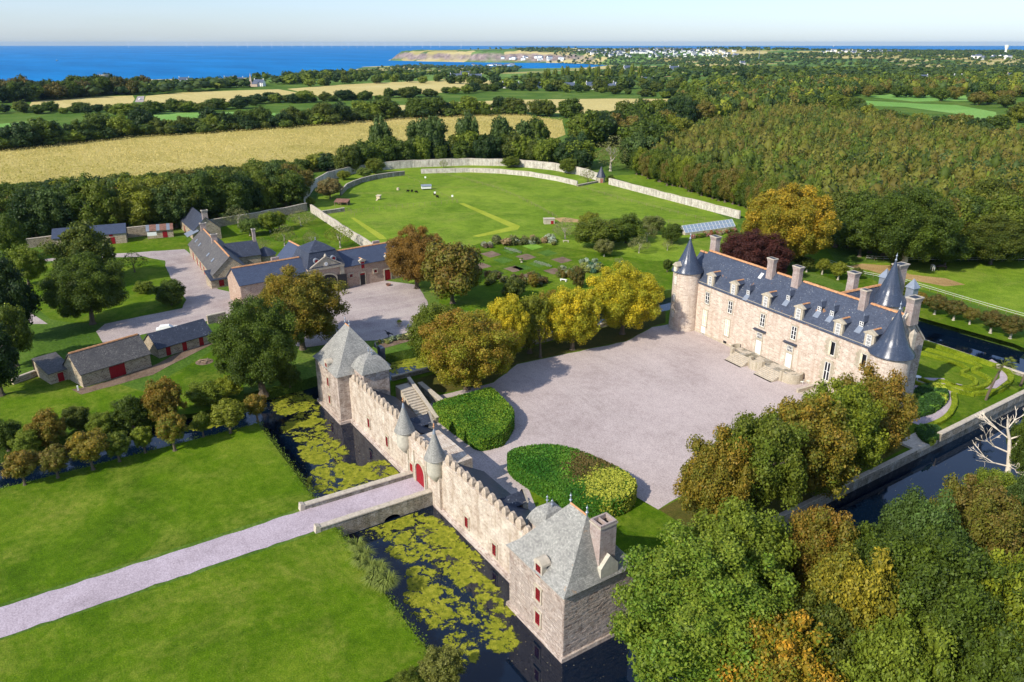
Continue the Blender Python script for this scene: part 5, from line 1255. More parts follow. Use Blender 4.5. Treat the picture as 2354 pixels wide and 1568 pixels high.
door(rs, 1.3, .05, 2.0, 1.3, 0, 'red', 4, None)
X, Y = G(362, 550); nb = thing('display_board', 'large white display board on posts before the rusty shed', 'board', (X - .5, Y - 1.2, 0), R(22) + YAW)
m = MB(); m.box(-1.3, 1.3, -.04, .04, 1.1, 2.2); m.build('panel', 'white', nb)
for x in (-1.1, 1.1):
    m = MB(); m.box(x - .06, x + .06, .05, .13, 0, 2.2); m.build('post', 'wood', nb)
# ---------------------------------------------------------------- walls of the grounds
def wall_run(name, label, pts, h, mat, th=.55, cat='wall', cope='pale_stone', group=None, uneven=.12, world=False, joint=1.4):
    P = [Vector(p) for p in (pts if world else [G(*p) for p in pts])]
    r = thing(name, label, cat, (P[0].x, P[0].y, 0), 0, group); o = P[0]
    Q = []
    for a, b in zip(P, P[1:]):
        n = max(1, int((b - a).length / 3.0))
        Q += [a.lerp(b, i / n) - o for i in range(n)]
    Q.append(P[-1] - o)
    N = []
    for i in range(len(Q)):
        d = (Q[min(i + 1, len(Q) - 1)] - Q[max(i - 1, 0)]).normalized(); N.append(Vector((-d.y, d.x)) * th / 2)
    H = [h * (1 + uneven * mnoise.noise((q.x * .15, q.y * .15, 5))) for q in Q]
    m = MB(); mc = MB(); acc = 0
    for i in range(len(Q) - 1):
        L = (Q[i + 1] - Q[i]).length
        for s in (1, -1):
            a, b = Q[i] + N[i] * s, Q[i + 1] + N[i + 1] * s
            f = [(*a, -.3), (*b, -.3), (*b, H[i + 1]), (*a, H[i])]; u = [(acc, 0), (acc + L, 0), (acc + L, H[i + 1]), (acc, H[i])]
            if s > 0: f = f[::-1]; u = u[::-1]
            m.face(f, 0, u)
        a, b, c, d = Q[i] - N[i] * 1.15, Q[i + 1] - N[i + 1] * 1.15, Q[i + 1] + N[i + 1] * 1.15, Q[i] + N[i] * 1.15
        mc.hexa([(*a, H[i]), (*b, H[i + 1]), (*c, H[i + 1]), (*d, H[i])], [(*(a * .9 + d * .1), H[i] + .13), (*(b * .9 + c * .1), H[i + 1] + .13), (*(c * .9 + b * .1), H[i + 1] + .13), (*(d * .9 + a * .1), H[i] + .13)])
        acc += L
    for i, s in ((0, 1), (len(Q) - 1, -1)):
        a, b = Q[i] + N[i] * s, Q[i] - N[i] * s; m.face([(*a, -.3), (*b, -.3), (*b, H[i]), (*a, H[i])])
    m.build('wall_body', mat, r); mc.build('coping', cope, r)
    return r
wall_run('garden_wall', 'long straight pale wall from the conical hut to the yellow tree', [(1400, 424), (1700, 503)], 2.5, 'wall_lime')
wall_run('garden_wall', 'tall outer wall curving round the far end of the meadow', [(702, 478), (706, 455), (722, 432), (755, 415), (800, 402), (860, 392), (950, 385), (1080, 380), (1180, 382), (1270, 391), (1330, 402), (1374, 415)], 3.3, 'wall_lime')
wall_run('garden_wall', 'short inner wall curving round the left side of the meadow', [(783, 450), (798, 434), (830, 420), (870, 411), (930, 403)], 1.9, 'old_wall')
wall_run('garden_wall', 'long low inner wall curving along the back of the meadow', [(968, 399), (1080, 396), (1150, 399), (1220, 406), (1280, 416), (1327, 427)], 1.9, 'wall_lime')
wall_run('garden_wall', 'knee-high wall linking the inner curved wall to the conical hut', [(1328, 429), (1374, 420)], .7, 'old_wall')
wall_run('garden_wall', 'pale wall running down from the curved wall to the stable', [(716, 488), (850, 577), (880, 598)], 2.6, 'wall_lime')
wall_run('garden_wall', 'rough wall left of the long slate shed at the wood edge', [(50, 572), (130, 562)], 2.6, 'rubble')
wall_run('garden_wall', 'rough wall between the long slate shed and the rusty shed', [(288, 547), (345, 541)], 3.0, 'rubble')
wall_run('garden_wall', 'rough wall behind the orchard from the cottage to the curved wall', [(462, 528), (560, 512), (640, 498), (706, 484)], 2.6, 'rubble')
wall_run('ruined_wall', 'stub of broken wall with small pillars by the curved wall', [(742, 493), (792, 486)], 1.2, 'old_wall', uneven=.5)
wall_run('ruined_wall', 'tumbledown wall running left from the tiny shed', [(30, 884), (90, 862)], 1.0, 'rubble', uneven=.5)
wall_run('yard_wall', 'stone wall stub behind the dark green tree by the shed', [(478, 745), (520, 735)], 1.8, 'rubble')
wall_run('moat_parapet', 'tall stone wall of the parterre garden above the south moat', [(56.75, 69.5), (56.35, 104.3)], .95, 'old_wall', .7, world=True)
wall_run('moat_parapet', 'low stone kerb wall above the south moat beneath the autumn trees', [(57.0, 24.0), (56.85, 63.5)], .28, 'old_wall', .6, world=True)
wall_run('moat_parapet', 'stone parapet of the parterre garden along the east moat', [(29.0, 105.9), (56.0, 104.4)], .55, 'old_wall', .6, world=True)
wall_run('moat_parapet', 'low parapet behind the yellow courtyard trees along the north moat', [(-7.2, 10.5), (-8.2, 74.0)], .75, 'old_wall', .5, world=True)
m = MB(); m.box(-1.6, 1.6, -2.6, 2.6, -.2, .35); bl = thing('wall_bastion', 'flat-topped stone projection in the moat wall by the parterre', 'wall', (55.6, 65.8, 0)); m.build('wall_body', 'pale_stone', bl)

# ---------------------------------------------------------------- foliage meshes
def np_mesh(name, V, F, colr, mat):
    me = bpy.data.meshes.new(name)
    nv, nf = len(V), len(F); k = F.shape[1]
    me.vertices.add(nv); me.vertices.foreach_set('co', np.asarray(V, np.float32).ravel())
    me.loops.add(nf * k); me.loops.foreach_set('vertex_index', np.asarray(F, np.int32).ravel())
    me.polygons.add(nf); me.polygons.foreach_set('loop_start', np.arange(0, nf * k, k, dtype=np.int32))
    me.update(calc_edges=True)
    ca = me.attributes.new('Col', 'FLOAT_COLOR', 'POINT')
    c4 = np.ones((nv, 4), np.float32); c4[:, :3] = colr; ca.data.foreach_set('color', c4.ravel())
    me.materials.append(M[mat])
    return me
def cards(P, N, S, rng, tilt=.5):
    """one quad per point: P centres, N facing, S size"""
    n = len(P); N = N + rng.normal(0, tilt, (n, 3)); N /= np.linalg.norm(N, axis=1)[:, None] + 1e-9
    a = np.cross(N, rng.normal(0, 1, (n, 3))); a /= np.linalg.norm(a, axis=1)[:, None] + 1e-9
    b = np.cross(N, a); s = S[:, None] * .5; e = rng.uniform(.55, 1.0, (n, 1))
    V = np.stack([P - a * s - b * s * e * .35, P - a * s * .1 - b * s * e, P + a * s + b * s * e * .25, P + a * s * .05 + b * s * e], 1).reshape(-1, 3)
    return V, np.arange(n * 4).reshape(-1, 4)
def ico(sub=1):
    bm = bmesh.new(); bmesh.ops.create_icosphere(bm, subdivisions=sub, radius=1.0)
    v = np.array([q.co[:] for q in bm.verts]); f = np.array([[q.index for q in t.verts] for t in bm.faces]); bm.free(); return v, f
ICO1, ICO2 = ico(1), ico(2)
def sph(n, rng):
    z = rng.uniform(-1, 1, n); t = rng.uniform(0, 2 * np.pi, n); r = np.sqrt(1 - z * z)
    return np.stack([r * np.cos(t), r * np.sin(t), z], 1)
def crown_arrays(seed, nleaf, size, nl=22, lr=.40, inner=.60, flat=.55, core=True, jit=.5, droop=0.0, big=0.0, cs=.80, rin=.78):
    """unit crown (radius ~1): leaf quads on many lobes; Col.r second-colour share, Col.g brightness"""
    rng = np.random.default_rng(seed)
    i = np.arange(nl) + .5; ph = np.arccos(1 - 2 * i / nl); th = np.pi * (1 + 5 ** .5) * i + rng.uniform(0, .6, nl)
    C = np.stack([np.cos(th) * np.sin(ph), np.sin(th) * np.sin(ph), np.cos(ph)], 1)
    C *= inner * rng.uniform(.74, 1.16, (nl, 1)); C[:, 2] = np.where(C[:, 2] < 0, C[:, 2] * flat, C[:, 2])
    C += rng.normal(0, .05, C.shape)
    Rr = lr * rng.uniform(.6, 1.4, nl)
    w = Rr ** 2; k = rng.choice(nl, int(nleaf * 1.9), p=w / w.sum())
    D = sph(len(k), rng); out = C[k] / (np.linalg.norm(C[k], axis=1)[:, None] + 1e-6)
    D = D + out * .45; D /= np.linalg.norm(D, axis=1)[:, None]
    P = C[k] + D * (Rr[k] * rng.uniform(rin, 1.16, len(k)))[:, None]
    keep = np.ones(len(k), bool)
    for q in range(nl):
        d = np.linalg.norm(P - C[q], axis=1); keep &= ~((d < Rr[q] * min(.82, rin)) & (k != q))
    P, D, k = P[keep][:nleaf], D[keep][:nleaf], k[keep][:nleaf]
    if big:      # leaves over the inner crown too
        nb = nleaf // 5; Db = sph(nb, rng); Pb = Db * big * rng.uniform(.92, 1.25, (nb, 1)); Pb[:, 2] = np.where(Pb[:, 2] < 0, Pb[:, 2] * flat, Pb[:, 2])
        P = np.concatenate([P, Pb]); D = np.concatenate([D, Db]); k = np.concatenate([k, rng.integers(0, nl, nb)])
    P[:, 2] -= droop * np.hypot(P[:, 0], P[:, 1]) ** 2
    S = size * rng.uniform(.45, 1.45, len(P))
    V, F = cards(P, D, S, rng, jit)
    lobe = rng.uniform(0, 1, nl)[k] ** 1.3
    hue = np.clip(.65 * lobe + .30 * (P[:, 2] * .5 + .5) - .08 + rng.normal(0, .2, len(P)), 0, 1)
    bri = np.clip(rng.normal(1.0, .16, len(P)), .55, 1.5)
    colr = np.stack([hue, bri, np.zeros(len(P))], 1).repeat(4, 0)
    if core:
        cv, cf = ICO1
        VV = [V]; FF = []; CC = [colr]; off = len(V)
        tri = []
        if core == 'one':
            vv = cv * .72 * rng.uniform(.9, 1.1, (len(cv), 1)); VV.append(vv); tri.append(cf + off); off += len(cv); CC.append(np.tile([[.4, .9, 0]], (len(cv), 1)))
        for q in range(nl if core != 'one' else 0):
            vv = cv * Rr[q] * cs * rng.uniform(.9, 1.1, (len(cv), 1)) + C[q]; vv[:, 2] -= droop * np.hypot(vv[:, 0], vv[:, 1]) ** 2
            VV.append(vv); tri.append(cf + off); off += len(cv)
            CC.append(np.tile([[.4, .85, 0]], (len(cv), 1)))
        if big:
            cv, cf = ICO2; vv = cv * big * rng.uniform(.9, 1.08, (len(cv), 1)); vv[:, 2] = np.where(vv[:, 2] < 0, vv[:, 2] * flat, vv[:, 2])
            VV.append(vv); tri.append(cf + off); off += len(cv); CC.append(np.tile([[.4, .85, 0]], (len(cv), 1)))
        V = np.concatenate(VV); colr = np.concatenate(CC); T = np.concatenate(tri)
        F = np.concatenate([F, np.stack([T[:, 0], T[:, 1], T[:, 2], T[:, 2]], 1)])   # degenerate quad -> handled below
    return V, F, colr
def to_mesh(name, V, F, colr, mat):
    tri = F[F[:, 2] == F[:, 3]][:, :3]; quad = F[F[:, 2] != F[:, 3]]
    me = bpy.data.meshes.new(name); nv = len(V)
    me.vertices.add(nv); me.vertices.foreach_set('co', np.asarray(V, np.float32).ravel())
    me.loops.add(len(quad) * 4 + len(tri) * 3)
    me.loops.foreach_set('vertex_index', np.concatenate([quad.ravel(), tri.ravel()]).astype(np.int32))
    me.polygons.add(len(quad) + len(tri))
    me.polygons.foreach_set('loop_start', np.concatenate([np.arange(len(quad)) * 4, len(quad) * 4 + np.arange(len(tri)) * 3]).astype(np.int32))
    me.update(calc_edges=True)
    ca = me.attributes.new('Col', 'FLOAT_COLOR', 'POINT')
    c4 = np.ones((nv, 4), np.float32); c4[:, :3] = colr; ca.data.foreach_set('color', c4.ravel())
    me.materials.append(M[mat]); return me
CR = {}
CR['near'] = [to_mesh('crown', *crown_arrays(s, 22000, .048, 110, .19, .80, .85, jit=.7, big=.62, cs=.58, rin=.6), 'leaf') for s in (1, 2, 3, 4)]
CR['huge'] = [to_mesh('crown', *crown_arrays(s, 52000, .034, 170, .155, .84, .85, jit=.75, big=.62, cs=.5, rin=.55), 'leaf') for s in (5, 6, 7)]
CR['mid'] = [to_mesh('crown', *crown_arrays(s, 8500, .07, 64, .24, .76, .85, jit=.65, big=.6, cs=.64, rin=.64), 'leaf') for s in (11, 12, 13, 14)]
CR['low'] = [to_mesh('crown', *crown_arrays(s, 1700, .13, 34, .30, .70, .9, jit=.55, big=.6), 'leaf') for s in (21, 22, 23, 24, 25)]
CR['tiny'] = [to_mesh('crown', *crown_arrays(s, 260, .29, 12, .44, .58, .9, jit=.5), 'leaf') for s in (31, 32, 33, 34)]
CR['ball'] = [to_mesh('crown', *crown_arrays(s, 3000, .095, 44, .27, .74, 1.0, jit=.5, big=.66), 'leaf') for s in (41, 42, 43)]
CR['airy'] = [to_mesh('crown', *crown_arrays(s, 1500, .075, 26, .30, .66, .6, core=False, jit=1.0), 'leaf') for s in (51, 52, 53)]
CR['droop'] = [to_mesh('crown', *crown_arrays(s, 5200, .085, 40, .30, .70, .7, jit=.5, droop=.12), 'leaf') for s in (61, 62)]
def branchy(mb, p, d, L, r, depth, rg, spread=.7, n=5, up=.1, rmin=0.0):
    r = max(r, rmin); q = p + d * L; mb.tube(p, q, r, max(rmin * .7, r * .68), n)
    if depth == 0: return
    for i in range(rg.choice((2, 2, 3))):
        dd = (d + Vector((rg.uniform(-1, 1), rg.uniform(-1, 1), rg.uniform(-.6, .9))) * spread + Vector((0, 0, up))).normalized()
        branchy(mb, p + d * L * rg.uniform(.7, 1.0), dd, L * rg.uniform(.58, .82), r * .62, depth - 1, rg, spread, max(3, n - 1), up, rmin)
def trunk_mesh(seed, depth=3, mat='bark', r=.035, L=.36, spread=.55):
    rg = random.Random(seed); m = MB()
    m.tube((0, 0, -.02), (0, 0, .04), r * 1.7, r * 1.1, 7)
    branchy(m, Vector((0, 0, .03)), Vector((rg.uniform(-.05, .05), rg.uniform(-.05, .05), 1)).normalized(), L, r, depth, rg, spread, 7)
    return m.mesh('trunk', [mat])
TR = {'bark': [trunk_mesh(s) for s in (1, 2, 3)], 'pale_bark': [trunk_mesh(s, 3, 'pale_bark') for s in (4, 5)], 'white': [trunk_mesh(8, 2, 'pale_bark', .05, .5)], 'low': [trunk_mesh(9, 1)]}
BARE = [trunk_mesh(s, 6, 'pale_bark', .03, .24, .75) for s in (71, 72)]
trg = random.Random(99)
def tree(name, label, x, y, z, H, W, lod, c1, c2, group=None, cat='tree', zc=.54, vh=.47, trunk='bark', crown_name='crown', bare=False):
    r = thing(name, label, cat, (x, y, z), trg.uniform(0, 6.28), group)
    t_ = link('trunk', trg.choice(TR[trunk]), r); t_.scale = (H, H, H * min(1.0, (zc + .25)))
    if lod == 'near' and W > 13: lod = 'huge'
    W *= .96; vh *= .95
    c = link(crown_name, trg.choice(CR[lod]), r, (0, 0, H * zc)); c.scale = (W / 2 * trg.uniform(.95, 1.05), W / 2 * trg.uniform(.95, 1.05), H * vh)
    c.color = (*c1[:3], 1); c['second_colour'] = [float(k) for k in c2[:3]]
    if bare:
        b = link('bare_branches', trg.choice(BARE), r, (0, 0, H * .12)); b.scale = (W * .85, W * .85, H * .95)
    return r
def ptree(name, label, px, py, wpx, H, lod, c1, c2, group=None, zc=.54, **kw):
    """crown centre seen at (px, py); wpx wide"""
    z = H * zc; x, y = G(px, py, z); W = wpx * mpp(x, y, z)
    return tree(name, label, x, y, 0.0, H, W, lod, c1, c2, group, zc=zc, **kw)
GRN, DGR, LGR = lin(96, 112, 34), lin(64, 80, 30), lin(130, 140, 48)
YEL, YGR, RUS = lin(214, 186, 44), lin(138, 142, 40), lin(150, 112, 46)
ORA, BRN, OLV = lin(156, 124, 44), lin(122, 98, 52), lin(106, 110, 40)
GRY, PUR, BLU = lin(134, 132, 92), lin(70, 42, 38), lin(92, 112, 62)
SIL = lin(176, 186, 172)
# courtyard avenue, north row
g1 = 'autumn limes along the north side of the court'
ptree('lime_tree', 'big rust and gold lime tree next to the left clipped hedge', 1072, 800, 235, 14.0, 'near', YGR, RUS, g1)
ptree('lime_tree', 'green-gold lime half hidden behind the big rust lime', 1003, 770, 130, 13.0, 'near', GRN, OLV, g1)
ptree('lime_tree', 'bright yellow lime right of the big rust lime', 1160, 755, 120, 12.5, 'near', YGR, YEL, g1)
ptree('lime_tree', 'olive lime third from the chateau in the north row', 1218, 738, 105, 12.0, 'mid', OLV, YGR, g1)
ptree('lime_tree', 'thin young lime with bare stem at the court edge', 1243, 762, 56, 8.0, 'airy', YGR, YEL, g1, zc=.66, vh=.34)
ptree('lime_tree', 'golden lime second from the chateau in the north row', 1318, 728, 138, 12.5, 'near', YGR, YEL, g1)
ptree('lime_tree', 'small olive lime behind the golden ones', 1262, 715, 70, 10.0, 'mid', OLV, ORA, g1)
ptree('lime_tree', 'largest yellow lime closest to the chateau tower', 1435, 683, 180, 14.5, 'near', YGR, YEL, g1)
# south row
g2 = 'autumn trees along the south side of the court'
ptree('lime_tree', 'rust-orange tree at the left end of the south row', 1650, 1108, 185, 13.0, 'near', OLV, ORA, g2)
ptree('lime_tree', 'dark green tree beside the rust-orange one in the south row', 1745, 1068, 225, 15.0, 'near', GRN, OLV, g2)
ptree('lime_tree', 'rust-topped tree in the middle of the south row', 1850, 1022, 215, 15.0, 'near', OLV, ORA, g2)
ptree('lime_tree', 'yellow-green tree in the south row with rust neighbours', 1930, 980, 205, 15.0, 'near', GRN, YGR, g2)
ptree('lime_tree', 'tall rust-brown tree against the chateau corner tower', 2003, 948, 185, 13.5, 'near', OLV, RUS, g2)
ptree('lime_tree', 'low leafy tree beneath the south row above the moat', 1885, 1075, 150, 8.0, 'mid', GRN, ORA, g2)
# stables trees
ptree('chestnut_tree', 'red-brown chestnut at the right end of the stables', 955, 588, 140, 15.0, 'near', BRN, RUS)
ptree('chestnut_tree', 'drooping olive-brown tree in front of the red-brown chestnut', 1038, 618, 150, 15.0, 'droop', OLV, lin(128, 96, 44))
ptree('chestnut_tree', 'orange-crowned chestnut in front of the stable wing', 686, 705, 215, 16.0, 'near', OLV, ORA)
ptree('evergreen_oak', 'dense dark green oval tree beside the moat', 590, 790, 205, 17.0, 'near', DGR, GRN)
# left park
ptree('oak_tree', 'broad green oak on the farm lawn', 195, 660, 190, 15.0, 'near', DGR, GRN)
ptree('oak_tree', 'darker oak behind the broad green oak', 190, 582, 145, 14.5, 'mid', DGR, OLV)
ptree('bush', 'large dark shrub at the bend of the yard lane', 390, 672, 80, 6.0, 'mid', DGR, GRN, cat='bush', zc=.5, vh=.5)
ptree('small_tree', 'small tree with leaning trunk on the farm lawn', 305, 600, 60, 5.5, 'airy', DGR, OLV)
ptree('bush', 'low pale green shrub left of the dark lane shrub', 330, 660, 50, 3.0, 'mid', GRN, LGR, cat='bush', zc=.5, vh=.5)
ptree('oak_tree', 'dark tree at the left frame edge', 18, 690, 110, 16.0, 'mid', lin(34, 54, 30), DGR)
ptree('oak_tree', 'yellow-green tree low at the left frame edge', 18, 765, 100, 12.0, 'mid', DGR, LGR)
ptree('oak_tree', 'light olive tree near the farm lane at left', 55, 608, 85, 10.0, 'mid', GRN, LGR)
ptree('oak_tree', 'green tree at the left frame edge by the wood', 20, 545, 75, 12.0, 'mid', GRN, DGR)
ptree('oak_tree', 'shaded tree behind the left frame trees', -20, 820, 120, 13.0, 'mid', lin(34, 54, 30), DGR)
# clipped trees along the lawn edge
ords = ['first', 'second', 'third', 'fourth', 'fifth', 'sixth', 'seventh', 'eighth', 'ninth', 'tenth']
for i, (px, py, w, H, a, b, d) in enumerate(((45, 1068, 82, 5.2, OLV, RUS, 'rust-brown'), (122, 1052, 74, 5.2, OLV, BRN, 'brown'), (202, 1025, 92, 6.2, OLV, ORA, 'orange'), (266, 1018, 72, 5.0, GRN, OLV, 'olive'), (326, 1002, 52, 4.6, GRN, YGR, 'small yellow-green'), (392, 980, 78, 6.6, GRN, RUS, 'tall olive'), (462, 968, 40, 4.4, GRN, OLV, 'slim olive'), (523, 948, 84, 5.8, OLV, YGR, 'gold-green'), (587, 928, 56, 5.0, OLV, RUS, 'lollipop-shaped rust'))):
    ptree('clipped_tree', f'{d} round clipped tree, {ords[i]} from the left along the lawn moat', px, py, w, H, 'ball', a, b, 'clipped trees along the lawn moat', zc=.6, vh=.36)
# shrubs on the far bank of that moat
for i, (px, py, w, H, a, b, lab) in enumerate(((108, 985, 85, 5.5, OLV, RUS, 'brownish bush on the far moat bank, left of the white-stemmed shrubs'), (375, 920, 95, 7.5, OLV, RUS, 'tall rust-tinged bush on the far moat bank'), (300, 948, 90, 5.0, DGR, GRN, 'dark green bush left of the tall rust-tinged bush'), (60, 1018, 75, 4.0, GRN, LGR, 'pale green bush at the left end of the far moat bank'), (235, 975, 75, 3.8, GRN, LGR, 'light green shrub in the middle of the far moat bank'), (10, 1000, 80, 5.0, DGR, GRN, 'dark bush at the left frame edge by the moat'), (175, 960, 70, 4.0, DGR, OLV, 'low dark shrub behind the orange clipped tree'), (470, 905, 90, 4.0, GRN, LGR, 'light green shrub below the dense oval tree'), (520, 890, 80, 4.0, LGR, YGR, 'yellow-green shrub beside the dense oval tree'), (665, 868, 60, 3.5, DGR, GRN, 'shadowy shrub at the foot of the dense oval tree'))):
    ptree('bush', lab, px, py, w, H, 'mid', a, b, 'shrubs on the far moat bank', cat='bush', zc=.5, vh=.5)
# clipped trees of the eastern park
for i, (px, py, w, H, a, b, d) in enumerate(((1838, 596, 34, 4.0, DGR, GRN, 'dark'), (1857, 604, 36, 4.0, DGR, OLV, 'dark olive'), (1893, 608, 34, 4.2, OLV, YGR, 'golden'), (1930, 618, 42, 4.6, OLV, YGR, 'olive-gold'), (1972, 625, 26, 3.2, DGR, OLV, 'small dark'))):
    ptree('clipped_tree', f'{d} ball-clipped tree, {ords[i]} of the short row behind the chateau ridge', px, py, w, H, 'ball', a, b, 'clipped trees behind the chateau', zc=.62, vh=.36, trunk='white')
for i, (px, py, w, H, a, b, d) in enumerate(((2085, 664, 44, 4.6, DGR, OLV, 'dark'), (2113, 684, 44, 4.2, OLV, RUS, 'bronze'), (2154, 694, 54, 4.8, DGR, BRN, 'dark'), (2198, 707, 54, 4.8, DGR, BRN, 'dark'), (2234, 722, 38, 3.8, OLV, BRN, 'small bronze'), (2284, 734, 56, 5.0, DGR, BRN, 'large dark'), (2330, 746, 58, 5.0, DGR, BRN, 'large dark'))):
    ptree('clipped_tree', f'{d} ball-clipped tree, {ords[i]} from the rear tower along the east moat', px, py, w, H, 'ball', a, b, 'clipped trees along the east moat', zc=.6, vh=.36, trunk='white')
ptree('clipped_tree', 'single dark egg-shaped topiary on the lawn by the chateau tower', 1535, 607, 24, 3.6, 'ball', DGR, GRN, zc=.6, vh=.4)
# specimen trees behind the chateau
ptree('copper_beech', 'dark purple copper beech behind the chateau roof', 1735, 588, 165, 12.5, 'near', PUR, lin(96, 52, 46), zc=.5, vh=.5)
ptree('plane_tree', 'huge golden-yellow tree behind the purple beech', 1815, 515, 225, 21.0, 'near', lin(126, 124, 40), lin(190, 150, 44), bare=True)
ptree('oak_tree', 'large green tree with bare white limbs at the paddock edge', 2095, 520, 200, 21.0, 'near', DGR, GRN, trunk='pale_bark', bare=True)
ptree('oak_tree', 'dark spreading tree right of the white-limbed tree', 2290, 548, 180, 13.0, 'near', DGR, OLV)
ptree('oak_tree', 'mid green tree between the golden tree and the white-limbed tree', 1985, 535, 130, 12.5, 'mid', DGR, GRN)
ptree('oak_tree', 'dark tree left of the white-limbed tree', 1930, 500, 110, 16.0, 'mid', DGR, OLV)
ptree('oak_tree', 'low bushy tree at the paddock hedge under the dark trees', 2180, 570, 110, 9.0, 'mid', DGR, GRN)
ptree('oak_tree', 'tree at the right frame edge beyond the paddock', 2375, 540, 120, 13.0, 'mid', DGR, GRN)
# trees near camera, lower right
g4 = 'tall trees beyond the south moat'
ptree('sycamore_tree', 'big bright green tree right of the near pavilion', 1620, 1420, 440, 15.0, 'near', lin(96, 124, 40), LGR, g4)
ptree('sycamore_tree', 'green upper tree behind the big bright green tree', 1700, 1295, 260, 15.0, 'near', GRN, LGR, g4)
ptree('sycamore_tree', 'olive-rust domed tree beside the south moat', 1880, 1288, 200, 13.0, 'near', OLV, RUS, g4)
ptree('sycamore_tree', 'gold-green tree in the middle of the near wood', 1945, 1430, 250, 15.0, 'near', OLV, lin(168, 148, 46), g4)
ptree('sycamore_tree', 'orange-yellow tree at the bottom edge', 1790, 1560, 300, 13.0, 'near', GRN, lin(196, 144, 46), g4, bare=True)
ptree('sycamore_tree', 'large dark green tree at lower right', 2180, 1430, 360, 17.0, 'near', DGR, GRN, g4, bare=True)
ptree('sycamore_tree', 'yellow-tinged green tree at the right frame edge low down', 2330, 1480, 260, 16.0, 'near', GRN, YGR, g4)
ptree('sycamore_tree', 'blue-green tree above the large dark green tree', 2100, 1265, 210, 14.0, 'near', DGR, lin(96, 120, 60), g4)
ptree('sycamore_tree', 'rounded olive-brown tree at the right by the moat', 2245, 1205, 210, 13.0, 'near', OLV, BRN, g4)
ptree('sycamore_tree', 'light green tree below the dead white tree', 2285, 1150, 150, 8.5, 'near', GRN, LGR, g4)
ptree('sycamore_tree', 'dark green tree at the right edge behind the dead tree', 2372, 1020, 100, 11.0, 'near', DGR, GRN, g4)
ptree('sycamore_tree', 'bluish tree at the right edge below the dead tree', 2350, 1200, 120, 13.0, 'near', DGR, BLU, g4)
ptree('sycamore_tree', 'green tree filling the bottom right corner', 2060, 1580, 260, 14.0, 'near', GRN, LGR, g4)
ptree('sycamore_tree', 'tree low at the bottom right between two larger crowns', 2300, 1620, 300, 13.0, 'near', DGR, GRN, g4)
ptree('sycamore_tree', 'deep green tree filling the gap between the gold-green and dark green trees', 2060, 1380, 230, 15.0, 'near', DGR, GRN, g4)
ptree('sycamore_tree', 'dark tree wedged behind the orange-yellow tree at the bottom', 1880, 1500, 240, 13.0, 'near', DGR, OLV, g4)
ptree('sycamore_tree', 'shaded green tree right of the olive-rust dome', 1990, 1320, 180, 12.5, 'near', DGR, GRN, g4)
ptree('bush', 'olive shrub at the water edge at bottom centre', 1015, 1535, 120, 3.4, 'mid', OLV, lin(130, 128, 70), cat='bush', zc=.5, vh=.5)
ptree('bush', 'second smaller shrub at bottom left of the olive shrub', 935, 1572, 70, 2.4, 'mid', GRN, OLV, cat='bush', zc=.5, vh=.5)
# orchard by the kitchen garden
for px, py, w, H, lod, a, b, lab, tk in ((1372, 535, 120, 8.5, 'mid', GRN, OLV, 'large olive orchard tree beside the kitchen garden', 'bark'), (1440, 525, 80, 8.0, 'mid', GRN, DGR, 'green orchard tree right of the large olive one', 'bark'), (1300, 525, 70, 6.0, 'airy', GRY, GRY, 'half bare grey orchard tree with pale twigs', 'pale_bark'), (1390, 568, 50, 5.0, 'mid', OLV, GRY, 'small olive tree with bare stem before the large orchard tree', 'pale_bark'), (1470, 560, 60, 5.0, 'airy', GRY, OLV, 'pale thin orchard tree right of the garden', 'pale_bark'), (1488, 535, 48, 5.0, 'airy', GRY, OLV, 'straw-coloured leaning orchard tree', 'pale_bark'), (1545, 535, 60, 6.0, 'mid', DGR, GRN, 'dark green tree left of the greenhouse', 'bark'), (1500, 515, 60, 6.0, 'mid', GRN, GRY, 'grey-topped tree behind the greenhouse corner', 'bark'), (1410, 540, 60, 6.5, 'mid', DGR, GRN, 'shaded orchard tree at the back of the group', 'bark'), (1535, 562, 30, 3.2, 'airy', GRY, OLV, 'tiny pale sapling on the lawn', 'pale_bark'), (1355, 510, 60, 7.0, 'mid', OLV, YGR, 'yellowish orchard tree at the back', 'bark'), (1425, 600, 30, 2.6, 'airy', GRY, LGR, 'little pale bush beside the garden path', 'pale_bark')):
    ptree('orchard_tree', lab, px, py, w, H, lod, a, b, 'orchard trees by the kitchen garden', trunk=tk)
for px, py, w, H, a, b, lab in ((1180, 662, 62, 5.0, DGR, OLV, 'dark pointed shrub below the garden beds'), (1226, 645, 30, 3.4, OLV, RUS, 'small rust shrub right of the dark pointed shrub'), (1330, 638, 34, 5.0, DGR, BRN, 'dark purple-green egg shrub at the garden corner')):
    ptree('bush', lab, px, py, w, H, 'ball', a, b, cat='bush', zc=.5, vh=.5)
# farm orchard
for k, (px, py, w, H, lod, a, b, lab) in enumerate(((618, 508, 62, 6.5, 'mid', GRN, LGR, 'bright green apple tree in the middle of the farm orchard'), (572, 520, 55, 5.5, 'mid', GRN, BLU, 'blue-green apple tree near the cottage'), (652, 540, 66, 6.0, 'airy', OLV, GRY, 'grey-green apple tree before the pavilion'), (545, 495, 62, 6.5, 'airy', GRY, BLU, 'grey tree against the orchard wall'), (780, 540, 70, 7.0, 'airy', OLV, LGR, 'open-crowned tree in front of the pale wall'), (715, 545, 40, 4.5, 'airy', GRY, OLV, 'thin tree between pavilion and wall'), (600, 562, 44, 4.5, 'airy', GRY, LGR, 'half bare sapling in the farm orchard'), (640, 505, 40, 6.0, 'mid', LGR, YGR, 'lime-green tree at the back of the farm orchard'), (690, 500, 70, 5.0, 'airy', GRY, GRY, 'grey tangle against the wall corner'))):
    ptree('orchard_tree', lab, px, py, w, H, lod, a, b, 'orchard trees by the farm', trunk='pale_bark')
